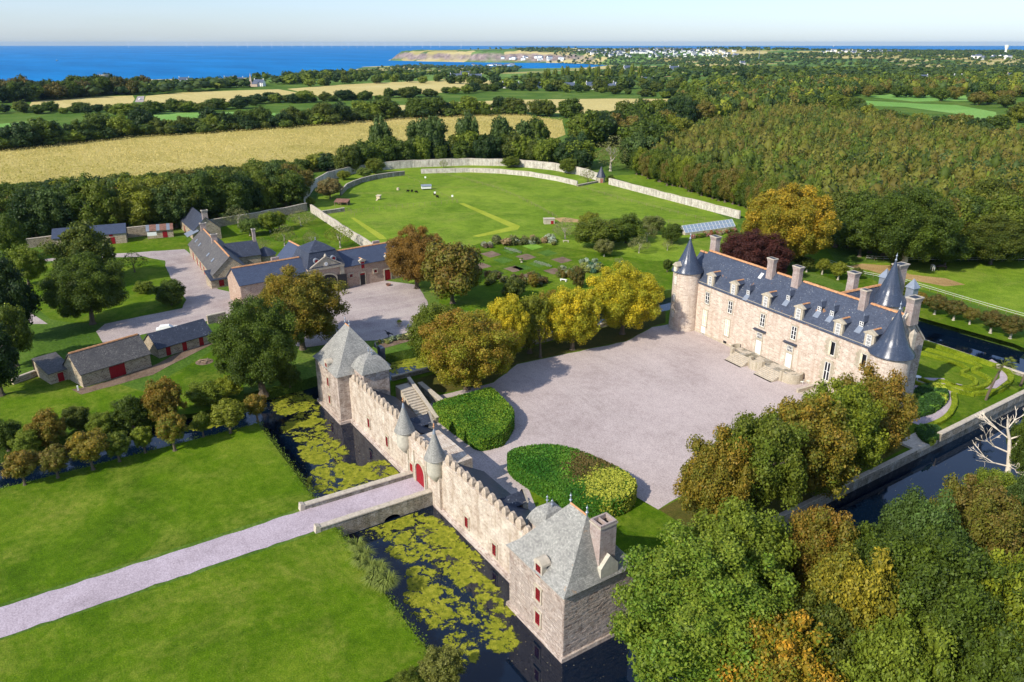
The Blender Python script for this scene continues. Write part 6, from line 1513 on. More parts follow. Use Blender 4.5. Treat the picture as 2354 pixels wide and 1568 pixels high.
# trees inside the curved walls
for px, py, w, H, lod, a, b, lab in ((757, 430, 64, 8.0, 'mid', BRN, GRY, 'brown-leaved round tree between the curved walls'), (862, 380, 48, 7.0, 'mid', OLV, GRN, 'olive tree above the inner curved wall'), (838, 396, 40, 4.5, 'mid', BLU, LGR, 'pale green bush beside the olive tree'), (790, 402, 36, 4.0, 'mid', OLV, YGR, 'small gold bush by the outer curved wall'), (712, 463, 28, 3.5, 'ball', GRN, YGR, 'clipped yellow-green ball bush where the walls meet'), (1020, 376, 24, 4.0, 'airy', OLV, LGR, 'small tree trained on the far curved wall'), (1175, 372, 44, 5.0, 'mid', GRN, OLV, 'tree against the far curved wall'), (1306, 380, 44, 7.0, 'mid', GRN, OLV, 'green tree by the right end of the curved wall'), (1352, 402, 34, 6.0, 'airy', OLV, GRY, 'grey-green tree beside the conical hut'), (1403, 412, 22, 3.6, 'mid', GRN, DGR, 'dark ivy bush right of the conical hut')):
    ptree('wall_tree', lab, px, py, w, H, lod, a, b, 'trees between the curved walls')
ptree('ash_tree', 'pale half-bare tree with yellow twisting limbs behind the hut', 1405, 352, 92, 15.0, 'airy', OLV, GRY, trunk='pale_bark', bare=True)
ptree('fir_tree', 'dark blue-green conifer left of the pale half-bare tree', 1335, 342, 48, 14.0, 'mid', lin(44, 74, 48), BLU)

# ---------------------------------------------------------------- scattered tree belts
def nth(i): return f"{i}{'th' if 10 < i % 100 < 14 else {1: 'st', 2: 'nd', 3: 'rd'}.get(i % 10, 'th')}"
def belt(name, label, group, pts, n, Hr, Wr, pal, lod, jx=6, jy=4, cat='tree', seed=1, number=False):
    """trees whose bases lie along a photo polyline"""
    rg = random.Random(seed); seg = [math.dist(a, b) for a, b in zip(pts, pts[1:])]; T = sum(seg)
    for i in range(n):
        d = (i + rg.uniform(.1, .9)) / n * T; k = 0
        while k < len(seg) - 1 and d > seg[k]: d -= seg[k]; k += 1
        f = d / seg[k]; px = pts[k][0] + (pts[k + 1][0] - pts[k][0]) * f + rg.uniform(-jx, jx); py = pts[k][1] + (pts[k + 1][1] - pts[k][1]) * f + rg.uniform(-jy, jy)
        x, y, z = GT(px, py) if py < 240 else (*G(px, py), 0.0)
        a, b = rg.choice(pal); H = rg.uniform(*Hr)
        tree(name, '{} {} from the left {}'.format(nth(i + 1), *label.split(' ', 1)) if number else label, x, y, z, H, H * rg.uniform(*Wr), lod, a, b, group, cat, zc=.50, vh=.50, trunk='low' if lod in ('tiny', 'low') else 'bark')
WOOD = [(DGR, GRN), (DGR, OLV), (GRN, OLV), (DGR, GRN), (lin(44, 66, 34), DGR), (OLV, YGR), (DGR, BLU), (OLV, BRN)]
HEDGE = [(DGR, GRN), (GRN, LGR), (DGR, OLV), (lin(44, 66, 34), DGR), (DGR, GRN)]
# wood left of the meadow, between farm wall and maize: three depths
belt('beech_tree', 'tree in the front row of the wood behind the farm wall', 'wood behind the farm wall, front row', [(-20, 560), (120, 545), (280, 530), (420, 518), (560, 498), (690, 470)], 28, (12, 17), (.85, 1.15), WOOD, 'mid', 5, 5, seed=3, number=True)
belt('forest_tree', 'tree in the depth of the wood behind the farm wall', 'wood behind the farm wall, middle', [(-20, 515), (150, 505), (350, 488), (550, 465), (700, 445)], 32, (9.5, 13), (1.0, 1.4), WOOD, 'mid', 8, 7, seed=4, number=True)
belt('forest_tree', 'tree at the maize side of the wood behind the farm wall', 'wood behind the farm wall, maize side', [(-20, 470), (150, 460), (350, 440), (520, 420), (700, 400), (790, 388)], 40, (5.5, 8.5), (1.2, 1.9), WOOD, 'low', 6, 5, seed=5, number=True)
belt('boundary_tree', 'tree behind the far curved wall, seen against the maize', 'trees behind the far curved wall', [(775, 402), (850, 384), (960, 372), (1080, 368), (1200, 371), (1300, 382), (1350, 390)], 40, (9, 15), (.8, 1.2), HEDGE, 'low', 6, 4, seed=6, number=True)
belt('boundary_tree', 'tall tree standing above the far curved wall', 'tall trees above the far curved wall', [(860, 370), (950, 364), (1210, 364), (1290, 366)], 7, (18, 23), (.55, .8), [(DGR, BLU), (GRN, BLU), (DGR, GRN)], 'low', 6, 3, seed=7, number=True)
belt('hedgerow_oak', 'oak in the hedgerow along the far side of the maize', 'oaks in the hedgerow beyond the maize', [(-20, 345), (130, 330), (300, 312), (480, 302), (700, 288), (900, 272), (1080, 264), (1200, 262), (1330, 276)], 56, (9, 17), (1.0, 1.4), HEDGE, 'low', 10, 3, seed=8, number=True)
belt('hedgerow_bush', 'shrub filling the hedgerow along the far side of the maize', 'hedge shrubs beyond the maize', [(-20, 348), (130, 333), (300, 315), (480, 305), (700, 291), (900, 275), (1080, 266), (1200, 264)], 70, (5, 8), (1.4, 2.2), HEDGE, 'tiny', 6, 2, 'bush', seed=9, number=True)
belt('field_oak', 'oak in the second hedgerow between the small fields', 'oaks in the second hedgerow', [(-20, 262), (120, 258), (300, 262), (480, 256), (620, 238), (760, 232), (900, 226), (1010, 218), (1150, 208), (1300, 208), (1500, 222), (1620, 232)], 76, (5, 12), (1.2, 2.2), HEDGE, 'low', 8, 3, seed=10, number=True)
belt('coast_tree', 'dark tree on the ridge in front of the sea at left', 'trees on the ridge by the sea', [(-10, 236), (60, 230), (130, 226), (200, 220), (330, 214)], 34, (16, 24), (.9, 1.3), [(lin(44, 62, 36), DGR), (DGR, BRN), (DGR, GRN)], 'low', 6, 4, seed=12)
belt('copse_tree', 'tree in the wood between the maize corner and the plantation', 'wood between maize and plantation', [(1330, 335), (1400, 325), (1470, 335), (1440, 300), (1550, 285), (1620, 265), (1480, 360), (1450, 385)], 46, (15, 21), (.85, 1.2), WOOD, 'low', 20, 10, seed=13)
belt('plantation_tree', 'tree in the front row of the plantation along the grass margin', 'plantation front row', [(1460, 400), (1540, 425), (1640, 455), (1720, 480), (1760, 500), (1880, 540)], 46, (10, 13.5), (.6, .85), [(GRN, OLV), (DGR, GRN), (OLV, BRN), (GRN, YGR)], 'mid', 4, 3, seed=14, number=True)
belt('field_oak', 'large oak beside the green field at upper right', 'oaks round the green field', [(1910, 245), (1990, 272), (2060, 298), (2150, 304), (2260, 322), (2330, 302), (2354, 270), (2290, 238), (2180, 232), (2060, 222), (1960, 215)], 38, (10, 15), (1.0, 1.4), WOOD, 'low', 12, 6, seed=15)
belt('paddock_tree', 'tree in the dark wood beyond the horse paddock', 'wood beyond the horse paddock', [(1880, 560), (1960, 575), (2060, 588), (2160, 590), (2280, 590), (2380, 590), (2380, 540), (2250, 540), (2120, 545), (1980, 540)], 32, (12, 17), (.9, 1.2), WOOD, 'mid', 12, 8, seed=16)
belt('poplar_tree', 'slim poplar standing between the far hamlets', 'poplars between the far hamlets', [(1240, 192), (1300, 190), (1400, 185), (1480, 186)], 16, (20, 27), (.3, .45), [(GRN, LGR), (OLV, GRN)], 'tiny', 8, 3, seed=17)
belt('hamlet_tree', 'tree among the houses of the far hamlets', 'trees among the far hamlets', [(700, 196), (830, 190), (1000, 186), (1180, 200), (1300, 206), (1450, 208), (1600, 206), (1700, 195), (1850, 190), (2050, 200), (2350, 215)], 110, (10, 16), (1.0, 1.5), HEDGE, 'tiny', 14, 7, seed=18)
belt('slope_tree', 'tree on the slope down to the bay', 'trees on the slope to the bay', [(640, 192), (720, 186), (800, 175), (900, 160), (980, 155), (880, 172), (760, 184)], 90, (9, 15), (1.1, 1.6), HEDGE, 'tiny', 16, 6, seed=19)
# ---------------------------------------------------------------- woods that read as one mass
def mass(name, label, P, Hs, Ws, cols, nl, size, seed, per=None, zc=.55, vh=.46, core=True, nleaf=160):
    """P: n x 3 bases; one joined mesh of low crowns coloured tree by tree"""
    rng = np.random.default_rng(seed); protos = [crown_arrays(seed * 10 + k, nleaf, size, nl, .45, .55, .8, core='one') for k in range(5)]
    Vs, Fs, Cs, off = [], [], [], 0
    for p, H, W, (a, b) in zip(P, Hs, Ws, cols):
        V, F, c = protos[rng.integers(5)]; th = rng.uniform(0, 6.28); ct, st_ = math.cos(th), math.sin(th)
        X = np.empty_like(V); s = W / 2
        X[:, 0] = p[0] + s * (V[:, 0] * ct - V[:, 1] * st_); X[:, 1] = p[1] + s * (V[:, 0] * st_ + V[:, 1] * ct); X[:, 2] = p[2] + H * zc + V[:, 2] * H * vh
        a_, b_ = np.array(a[:3]), np.array(b[:3])
        Vs.append(X); Fs.append(F + off); Cs.append((a_ + (b_ - a_) * c[:, :1]) * c[:, 1:2] * 1.12 * rng.uniform(.82, 1.16)); off += len(V)
    me = to_mesh(name, np.concatenate(Vs), np.concatenate(Fs), np.concatenate(Cs), 'vleaf')
    return tag(link(name, me), label, 'wood', kind='stuff')
def in_px(poly, n, seed, terr_=False, mind=0.0):
    """random ground points inside a photo-plane polygon, even over the ground"""
    rg = np.random.default_rng(seed)
    W = np.array([GT(*p)[:2] if terr_ else G(*p) for p in poly]); lo, hi = W.min(0), W.max(0); out = []
    while len(out) < n:
        q = rg.uniform(lo, hi, (n * 3, 2)); k = _inside(q[:, 0], q[:, 1], W); out += q[k].tolist()
    out = out[:n]
    if mind:
        cell = {}; res = []
        for x, y in out:
            c = (int(x // mind), int(y // mind))
            if any(math.dist((x, y), r) < mind for dx in (-1, 0, 1) for dy in (-1, 0, 1) for r in cell.get((c[0] + dx, c[1] + dy), ())): continue
            cell.setdefault(c, []).append((x, y)); res.append((x, y))
        out = res
    return [(x, y, terr(x, y) if terr_ else 0.0) for x, y in out]
def palette(P, seed, pal, sc=.02):
    rg = random.Random(seed); o = []
    for x, y, z in P:
        k = mnoise.noise((x * sc, y * sc, seed)) * .5 + .5 + rg.uniform(-.3, .3); o.append(pal[min(len(pal) - 1, max(0, int(k * len(pal))))])
    return o
PLANT = [(DGR, GRN), (GRN, OLV), (DGR, OLV), (OLV, lin(116, 108, 46)), (lin(98, 96, 42), lin(124, 110, 46)), (OLV, lin(112, 106, 44)), (DGR, GRN), (DGR, BLU)]
P = in_px([(1470, 398), (1560, 425), (1720, 470), (1900, 535), (2060, 560), (2354, 575), (2600, 560), (2600, 380), (2354, 345), (2150, 318), (2000, 290), (1880, 268), (1780, 268), (1690, 290), (1600, 310), (1520, 340)], 12000, 5, mind=3.5)
rg = random.Random(4); mass('plantation', 'broad olive-brown plantation of young trees behind the walled meadow', P, [(9.5 + 2.4 * mnoise.noise((q[0] * .03, q[1] * .03, 1))) * rg.choice((.8, .9, 1.0, 1.05, 1.12, 1.35)) for q in P], [rg.choice((4.6, 5.4, 6.2, 7.0, 8.0, 9.6)) for _ in P], palette(P, 5, PLANT, .012), 9, .26, 2, nleaf=84)
P = in_px([(1620, 285), (1800, 262), (1900, 250), (1980, 215), (2354, 225), (2500, 230), (2500, 195), (2100, 196), (1800, 196), (1640, 212), (1560, 240)], 5200, 6, True, mind=8)
mass('woodland', 'dark rolling wood between the plantation and the far hamlets', P, [rg.uniform(11, 17) for _ in P], [rg.uniform(9, 15) for _ in P], palette(P, 7, WOOD + [(DGR, GRN)] * 4, .008), 7, .42, 3, nleaf=70)
pts = []
for poly, n, sd in (([(1150, 185), (1500, 170), (1900, 160), (2354, 168), (2354, 195), (1800, 195), (1250, 205)], 900, 11), ([(1550, 150), (2354, 140), (2354, 166), (1700, 172), (1300, 176)], 900, 12), ([(1250, 128), (1500, 126), (1900, 124), (2354, 126), (2354, 140), (1500, 150), (1330, 150)], 1300, 13), ([(1180, 113), (1340, 113), (1550, 113.5), (1560, 119), (1200, 120)], 500, 14), ([(1500, 115), (2354, 117), (2354, 126), (1500, 124)], 1100, 15), ([(560, 190), (800, 172), (960, 152), (1200, 155), (1150, 180), (820, 192)], 800, 16), ([(0, 222), (330, 205), (520, 195), (700, 190), (560, 205), (200, 228)], 120, 17), ([(1050, 112), (1200, 111.5), (1350, 112), (1340, 118), (1200, 116), (1080, 117)], 300, 18)):
    pts += in_px(poly, n, sd, True)
mass('far_woods', 'distant hedges and copses spread over the coastal land', pts, [rg.uniform(9, 15) for _ in pts], [rg.uniform(12, 24) for _ in pts], palette(pts, 8, [(lin(52, 74, 44), DGR), (DGR, GRN), (DGR, lin(70, 90, 50)), (GRN, OLV)], .003), 5, .6, 4, nleaf=26)

# ---------------------------------------------------------------- fields
def field(name, pts, mat, z=.03): return sheet(name, [GT(*p)[:2] if p[1] < 255 else G(*p) for p in pts], mat, z)
field('maize_field', [(-60, 342), (200, 322), (400, 306), (600, 292), (800, 276), (950, 265), (1090, 261), (1200, 265), (1292, 277), (1300, 310), (1200, 345), (1000, 365), (800, 385), (500, 428), (200, 460), (-60, 485)], 'maize_ground', .04)
field('stubble_field', [(75, 232), (160, 225), (305, 220), (310, 228), (300, 243), (150, 250), (60, 252)], 'stubble', .05)
field('stubble_field', [(335, 221), (420, 213), (560, 208), (640, 206), (690, 214), (560, 232), (430, 240), (330, 238)], 'stubble', .05)
field('stubble_field', [(660, 205), (780, 196), (950, 188), (1100, 186), (1165, 187), (1165, 199), (1100, 205), (1010, 214), (880, 220), (730, 222)], 'stubble', .05)
field('maize_field', [(860, 246), (1000, 237), (1180, 230), (1400, 227), (1590, 228), (1600, 236), (1500, 248), (1330, 262), (1180, 256), (1000, 262)], 'stubble', .05)
field('green_field', [(340, 262), (420, 256), (560, 258), (700, 262), (640, 285), (450, 292), (330, 290)], 'farfield', .05)
field('green_field', [(1895, 236), (1990, 232), (2100, 238), (2200, 242), (2290, 258), (2292, 285), (2200, 262), (2080, 246), (1980, 243)], 'farfield', .06)
field('green_field', [(1990, 222), (2080, 214), (2240, 220), (2250, 232), (2100, 234)], 'farfield', .06)
field('green_field', [(-40, 300), (0, 285), (60, 280), (60, 300), (0, 318)], 'farfield', .05)
field('field_lane', [(316, 222), (332, 221), (330, 235), (310, 235)], 'yard', .08)
def far_field(pts, mat, name='far_field'):
    m = MB(); W = [GT(*p) for p in pts]; n = 6     # four-cornered, draped over the land
    for i in range(n):
        for j in range(n):
            q = []
            for a, b in ((i, j), (i + 1, j), (i + 1, j + 1), (i, j + 1)):
                s, t_ = a / n, b / n
                x = (W[0][0] * (1 - s) + W[1][0] * s) * (1 - t_) + (W[3][0] * (1 - s) + W[2][0] * s) * t_; y = (W[0][1] * (1 - s) + W[1][1] * s) * (1 - t_) + (W[3][1] * (1 - s) + W[2][1] * s) * t_
                q.append((x, y, terr(x, y) + 1.2))
            m.face(q)
    struct(m.build(name, mat))
for pts_, mt in (([(1585, 155), (1700, 152), (1705, 148), (1600, 149)], 'stubble'), ([(1905, 136), (2030, 134), (2025, 129), (1920, 130)], 'stubble'), ([(1630, 141), (1700, 140), (1695, 136), (1640, 137)], 'stubble'), ([(2020, 169), (2085, 167), (2080, 163), (2030, 164)], 'farfield'), ([(1340, 160), (1600, 158), (1590, 153), (1360, 154)], 'stubble'), ([(1450, 176), (1640, 174), (1630, 168), (1470, 169)], 'farfield'), ([(2140, 138), (2300, 137), (2290, 132), (2160, 133)], 'stubble'), ([(1000, 152), (1130, 150), (1120, 145), (1020, 146)], 'stubble'), ([(350, 206), (440, 199), (430, 193), (370, 196)], 'farfield'), ([(480, 202), (540, 199), (530, 195), (480, 197)], 'farfield'), ([(620, 190), (700, 186), (690, 182), (630, 184)], 'farfield'), ([(1860, 205), (1960, 202), (1950, 197), (1870, 198)], 'farfield')):
    far_field(pts_, mt)
# maize heads over the field: loose blades, one mass
P = np.array(in_px([(-60, 342), (200, 322), (400, 306), (600, 292), (800, 276), (950, 265), (1090, 261), (1200, 265), (1292, 277), (1300, 310), (1200, 345), (1000, 365), (800, 385), (500, 428), (200, 460), (-60, 485)], 90000, 21))
rng = np.random.default_rng(3); P[:, 2] = rng.uniform(.3, 1.5, len(P)); row = np.array([_cy * .93 - _sy * .37, _sy * .93 + _cy * .37, 0])
V, F = cards(P, np.tile([0, 0, .6], (len(P), 1)), rng.uniform(.3, .7, len(P)), rng, .7)
kk = np.array([mnoise.noise((p[0] * .012, p[1] * .012, 2)) for p in P]) * .7 + rng.normal(0, .28, len(P)); kk = np.clip(kk + .55, 0, 1)[:, None]
cc = (np.array(lin(170, 162, 86)[:3]) * (1 - kk) + np.array(lin(218, 198, 128)[:3]) * kk) * rng.uniform(.8, 1.12, (len(P), 1))
tag(link('maize_crop', np_mesh('maize_crop', V, F, cc.repeat(4, 0), 'vleaf')), 'ripe straw-coloured maize crop covering the big field', 'crop', kind='stuff')

# ---------------------------------------------------------------- clipped hedges
def hedge_block(name, label, poly, h, n, size, cfun, seed, mat='vleaf', smooth=2, dome=.0):
    """solid clipped hedge: closed body plus a skin of small leaf cards"""
    poly = ccw(smooth_poly(poly, smooth)); rng = np.random.default_rng(seed); A = np.array(poly); ctr = A.mean(0)
    r = thing(name, label, 'hedge', (ctr[0], ctr[1], 0)); m = MB(); loc = [(p[0] - ctr[0], p[1] - ctr[1]) for p in poly]
    ins = [(x * .965, y * .965) for x, y in loc]
    for i in range(len(loc)):
        a, b, c, d = loc[i], loc[(i + 1) % len(loc)], ins[(i + 1) % len(loc)], ins[i]
        m.face([(*a, 0), (*b, 0), (*b, h - .3), (*a, h - .3)]); m.face([(*a, h - .3), (*b, h - .3), (*c, h - .05), (*d, h - .05)])
    m.cap(ins, h - .05); body = m.build('hedge_body', 'hedge_body', r)
    per = [math.dist(a, b) for a, b in zip(loc, loc[1:] + loc[:1])]; area = abs(sum(loc[i][0] * loc[(i + 1) % len(loc)][1] - loc[(i + 1) % len(loc)][0] * loc[i][1] for i in range(len(loc)))) / 2
    ns = int(n * sum(per) * h / (sum(per) * h + area)); L = np.array(loc); B = np.roll(L, -1, 0)
    k = rng.choice(len(loc), ns, p=np.array(per) / sum(per)); f = rng.uniform(0, 1, (ns, 1)); q = L[k] + (B[k] - L[k]) * f; e = B[k] - L[k]
    nn = np.stack([e[:, 1], -e[:, 0], np.zeros(ns)], 1); nn /= np.linalg.norm(nn, axis=1)[:, None]
    P1 = np.concatenate([q, rng.uniform(.02, h - .1, (ns, 1))], 1) + nn * rng.uniform(-.02, .08, (ns, 1))
    T = []
    lo, hi = L.min(0), L.max(0)
    while len(T) < n - ns:
        c = rng.uniform(lo, hi, (n, 2)); T += c[_inside(c[:, 0], c[:, 1], L * .985)].tolist()
    T = np.array(T[:n - ns]); bump = np.array([mnoise.noise((x * .5, y * .5, seed)) for x, y in T])
    P2 = np.concatenate([T, (h + .06 * bump + rng.uniform(-.05, .06, len(T)))[:, None]], 1)
    Pn = np.concatenate([P1, P2]); Nn = np.concatenate([nn, np.tile([0, 0, 1.0], (len(T), 1))])
    V, F = cards(Pn, Nn, size * rng.uniform(.6, 1.3, len(Pn)), rng, .55)
    C = np.array([cfun(p[0] + ctr[0], p[1] + ctr[1], rng) for p in Pn])
    link('leaves', np_mesh('leaves', V, F, C.repeat(4, 0), mat), r)
    return r
M['hedge_body'] = ground_mat('hedge_body', (lin(40, 66, 20), lin(58, 90, 26), lin(76, 108, 34)), .3, 2, 6, 1.0, .1)
def h1c(x, y, r):
    k = mnoise.noise((x * .22, y * .22, 3)) * .9 + r.normal(0, .25); k = min(1, max(0, .4 + k)); a, b = np.array(lin(58, 106, 28)[:3]), np.array(lin(124, 146, 40)[:3])
    return (a + (b - a) * k) * r.uniform(.8, 1.35)
hedge_block('clipped_hedge', 'flat-topped clipped hedge island nearest the far pavilion', px_poly([(996, 960), (1000, 954), (1020, 947), (1127, 917), (1134, 920), (1178, 965), (1181, 975), (1181, 990), (1160, 1022), (1152, 1028), (1112, 1038), (1100, 1037), (1085, 1030), (1003, 967)]), 2.3, 13000, .30, h1c, 1, smooth=1)
bp, yp = G(1360, 1110), G(1408, 1150)
def h2c(x, y, r):
    if math.dist((x, y), yp) < 3.9 + 1.1 * mnoise.noise((x * .5, y * .5, 4)) + r.normal(0, .5): return np.array(lin(176, 178, 66)[:3]) * r.uniform(.7, 1.25)
    d = math.dist((x, y), bp) + 1.6 * mnoise.noise((x * .4, y * .4, 8))
    if d < 3.4 + r.normal(0, .7): return np.array(lin(106, 92, 48)[:3]) * r.uniform(.7, 1.2)
    k = mnoise.noise((x * .2, y * .2, 5)) * .9 + r.normal(0, .22); k = min(1, max(0, .35 + k)); a, b = np.array(lin(52, 100, 26)[:3]), np.array(lin(104, 140, 42)[:3])
    return (a + (b - a) * k) * r.uniform(.8, 1.35)
hedge_block('clipped_hedge', 'long clipped hedge island with brown and yellow patches by the near pavilion', px_poly([(1163, 1080), (1180, 1064), (1240, 1055), (1300, 1058), (1400, 1098), (1456, 1132), (1462, 1158), (1440, 1182), (1390, 1196), (1310, 1180), (1185, 1108)]), 2.5, 16000, .30, h2c, 2, smooth=1)
# parterre: low box hedges as ribbons
M['box'] = ground_mat('box_hedge', (lin(86, 104, 16), lin(124, 140, 30), lin(156, 166, 52)), .5, 2.5, 8, 1.0, .1)
def ribbon(name, label, pts, w, h, closed=False, sm=1):
    P = smooth_poly([G(*p, .3) for p in pts], sm, closed); r = thing(name, label, 'hedge', (P[0][0], P[0][1], 0)); Q = [Vector((p[0] - P[0][0], p[1] - P[0][1])) for p in P]
    n = len(Q); Nn = []
    for i in range(n):
        a = Q[(i - 1) % n] if closed or i > 0 else Q[i]; b = Q[(i + 1) % n] if closed or i < n - 1 else Q[i]; d = (b - a).normalized(); Nn.append(Vector((-d.y, d.x)) * w / 2)
    m = MB()
    for i in range(n if closed else n - 1):
        j = (i + 1) % n; a, b, c, d = Q[i] - Nn[i], Q[j] - Nn[j], Q[j] + Nn[j], Q[i] + Nn[i]
        m.face([(*a, 0), (*b, 0), (*b, h), (*a, h)]); m.face([(*c, 0), (*d, 0), (*d, h), (*c, h)]); m.face([(*a, h), (*b, h), (*c, h), (*d, h)])
    for i, s in ((0, 1), (n - 1, -1)):
        if not closed: a, d = Q[i] - Nn[i] * s, Q[i] + Nn[i] * s; m.face([(*d, 0), (*a, 0), (*a, h), (*d, h)])
    m.build('box_hedge', 'box', r)
    rng = np.random.default_rng(len(pts) * 7); Pc = []; Nc = []
    for i in range(n if closed else n - 1):
        j = (i + 1) % n; L = (Q[j] - Q[i]).length
        for _ in range(int(L * 45)):
            f = rng.uniform(); s = rng.uniform(-1, 1); q = Q[i].lerp(Q[j], f) + Nn[i] * s
            if rng.uniform() < .55: Pc.append((q.x, q.y, h + rng.uniform(-.02, .04))); Nc.append((0, 0, 1))
            else:
                s = 1 if s > 0 else -1; q = Q[i].lerp(Q[j], f) + Nn[i] * s; Pc.append((q.x, q.y, rng.uniform(.05, h))); Nc.append((*(Nn[i] * s), 0))
    Pc, Nc = np.array(Pc), np.array(Nc, float); V, F = cards(Pc, Nc, rng.uniform(.1, .22, len(Pc)), rng, .6)
    C = np.array(lin(150, 164, 38)[:3]) * rng.uniform(.6, 1.25, (len(Pc), 1))
    link('leaves', np_mesh('leaves', V, F, C.repeat(4, 0), 'vleaf'), r)
ribbon('box_hedge_row', 'outermost straight box hedge beside the east moat', [(2112, 783), (2180, 805), (2290, 842)], .8, .7)
ribbon('box_hedge_row', 'second box hedge of the parterre, stepped round the gravel loop', [(2112, 797), (2180, 816), (2262, 842), (2230, 850), (2262, 862), (2278, 876), (2262, 890), (2225, 895), (2185, 884)], .6, .55, sm=1)
ribbon('box_hedge_row', 'inner box hedge round the parterre lawn', [(2105, 808), (2150, 820), (2232, 846), (2205, 858), (2236, 868), (2246, 880), (2232, 890), (2200, 890), (2165, 873), (2145, 882), (2105, 866)], .6, .55, sm=1)
ribbon('box_hedge_row', 'box hedge along the front edge of the parterre', [(2100, 878), (2145, 892), (2165, 884), (2195, 898), (2240, 908)], .6, .55, sm=1)
ribbon('box_hedge_row', 'curling box hedge along the gravel path by the moat wall', [(2192, 905), (2196, 930), (2180, 958), (2150, 975), (2115, 985)], .8, .6, sm=2)
ribbon('box_hedge_row', 'round box hedge at the end of the parterre loop', [(2240, 905), (2290, 902), (2318, 885), (2326, 865), (2310, 848), (2290, 838)], .8, .6, sm=2)
def h3c(x, y, r):
    k = mnoise.noise((x * .35, y * .35, 12))
    b = (lin(170, 178, 60), lin(60, 92, 40), lin(104, 140, 50))[0 if k > .22 else (1 if k < .1 else 2)]
    return np.array(b[:3]) * r.uniform(.7, 1.2)
hedge_block('shrub_bed', 'rounded bed of mixed green and lime shrubs beside the gravel curve', px_poly([(2095, 905), (2130, 890), (2160, 890), (2178, 905), (2178, 925), (2150, 950), (2110, 962), (2088, 945)]), .9, 3500, .35, h3c, 5, smooth=1)
hedge_block('shrub_bed', 'green shrubs on the corner bastion above the moat', px_poly([(2100, 985), (2150, 985), (2165, 1000), (2140, 1030), (2112, 1015)]), .8, 1500, .35, h3c, 6, smooth=1)

# ---------------------------------------------------------------- algae mats on the moat
t = NT('algae'); p = t.pos()
n1 = t.noise(p, .28, 9, .68, .8); n2 = t.noise(p, 1.6, 7, .75)
vv = t.add('ShaderNodeTexVoronoi'); vv.feature = 'DISTANCE_TO_EDGE'; vv.inputs['Scale'].default_value = .42
ds = t.add('ShaderNodeVectorMath'); ds.operation = 'MULTIPLY_ADD'; ds.inputs[1].default_value = (1.6, 1.6, 0)
nz = t.add('ShaderNodeTexNoise'); nz.inputs['Scale'].default_value = .9; nz.inputs['Detail'].default_value = 5; t.lk(p, nz.inputs['Vector']); t.lk(nz.outputs['Color'], ds.inputs[0]); t.lk(p, ds.inputs[2]); t.lk(ds.outputs[0], vv.inputs['Vector'])
at = t.add('ShaderNodeAttribute'); at.attribute_name = 'Col'; sp_ = t.add('ShaderNodeSeparateColor'); t.lk(at.outputs['Color'], sp_.inputs[0])
k = t.math('ADD', t.math('ADD', t.math('MULTIPLY', n1, 1.7), t.math('ADD', t.math('MULTIPLY', n2, 1.0), t.math('MULTIPLY', t.noise(p, 4.5, 4, .7), .5))), t.math('MULTIPLY', t.math('MINIMUM', vv.outputs['Distance'], .10), 1.7))
k = t.math('ADD', k, t.math('MULTIPLY', sp_.outputs[0], .85))
alpha = t.ramp(t.math('MULTIPLY', k, .33), .812, .842)
c = t.ramp(t.math('ADD', t.math('MULTIPLY', n2, .7), t.math('MULTIPLY', t.noise(p, 6, 4, .7), .4)), .38, .72, lin(70, 86, 14), lin(170, 164, 58), (.55, lin(120, 124, 28)))
t.color(c); t.rough(.8, .15); t.bump(t.noise(p, 5, 4, .7), .6, .05); t.lk(alpha, t.bsdf.inputs['Alpha'])
M['algae'] = t.m
def algae(name, label, x0, x1, y0, y1, cov, st=.5):
    nx, ny = int((x1 - x0) / st) + 1, int((y1 - y0) / st) + 1
    X, Y = np.meshgrid(np.linspace(x0, x1, nx), np.linspace(y0, y1, ny)); idx = np.arange(nx * ny).reshape(ny, nx)
    F = np.stack([idx[:-1, :-1], idx[:-1, 1:], idx[1:, 1:], idx[1:, :-1]], -1).reshape(-1, 4)
    V = np.stack([X, Y, np.full_like(X, WZ + .015)], -1).reshape(-1, 3); c = np.array([cov(a, b) for a, b in V[:, :2]]); C = np.stack([c, c, c], 1)
    keep = c[F].max(1) > .02
    tag(link(name, np_mesh(name, V, F[keep], C, 'algae')), label, 'algae', kind='stuff')
def blobs(L):
    def f(x, y):
        v = 0
        for bx_, by_, rx, ry in L:
            d = math.hypot((x - bx_) / rx, (y - by_) / ry); v = max(v, min(1, max(0, (1.15 - d) * 2.2)))
        return v
    return f
def pb(px, py, rx, ry):
    x, y = G(px, py, WZ); return (x, y, rx, ry)
algae('algae_mat', 'yellow algae mat floating on the moat left of the bridge', -15.5, 22.0, -13.4, -.6, blobs([pb(680, 930, 9, 4.5), pb(705, 985, 7, 4.5), pb(740, 1035, 6.5, 4.2), pb(770, 1090, 5.5, 4.0), pb(805, 1105, 4, 3.2), pb(875, 1080, 3.6, 3.6), pb(660, 900, 7, 3.6), pb(745, 1110, 4, 3), pb(820, 1085, 3, 2)]))
algae('algae_mat', 'yellow algae mat floating on the moat between the bridge and the near pavilion', 28.8, 62.0, -13.4, -.6, blobs([pb(900, 1205, 5, 5), pb(985, 1235, 7, 4.2), pb(1050, 1290, 6.5, 3.6), pb(1100, 1350, 4, 2.6), pb(930, 1265, 3.2, 2.4), pb(1000, 1390, 5.5, 3.6), pb(1075, 1425, 4, 3.2), pb(1140, 1455, 4, 2.6), pb(970, 1330, 3, 2.2), pb(1060, 1490, 3, 2.2), pb(1160, 1400, 2, 1.5)]))
algae('algae_mat', 'thin algae film on the side moat beside the clipped trees', -15.5, -4.5, -40, -14, blobs([pb(500, 960, 4, 4), pb(560, 935, 5, 4), pb(470, 975, 3, 3)]))
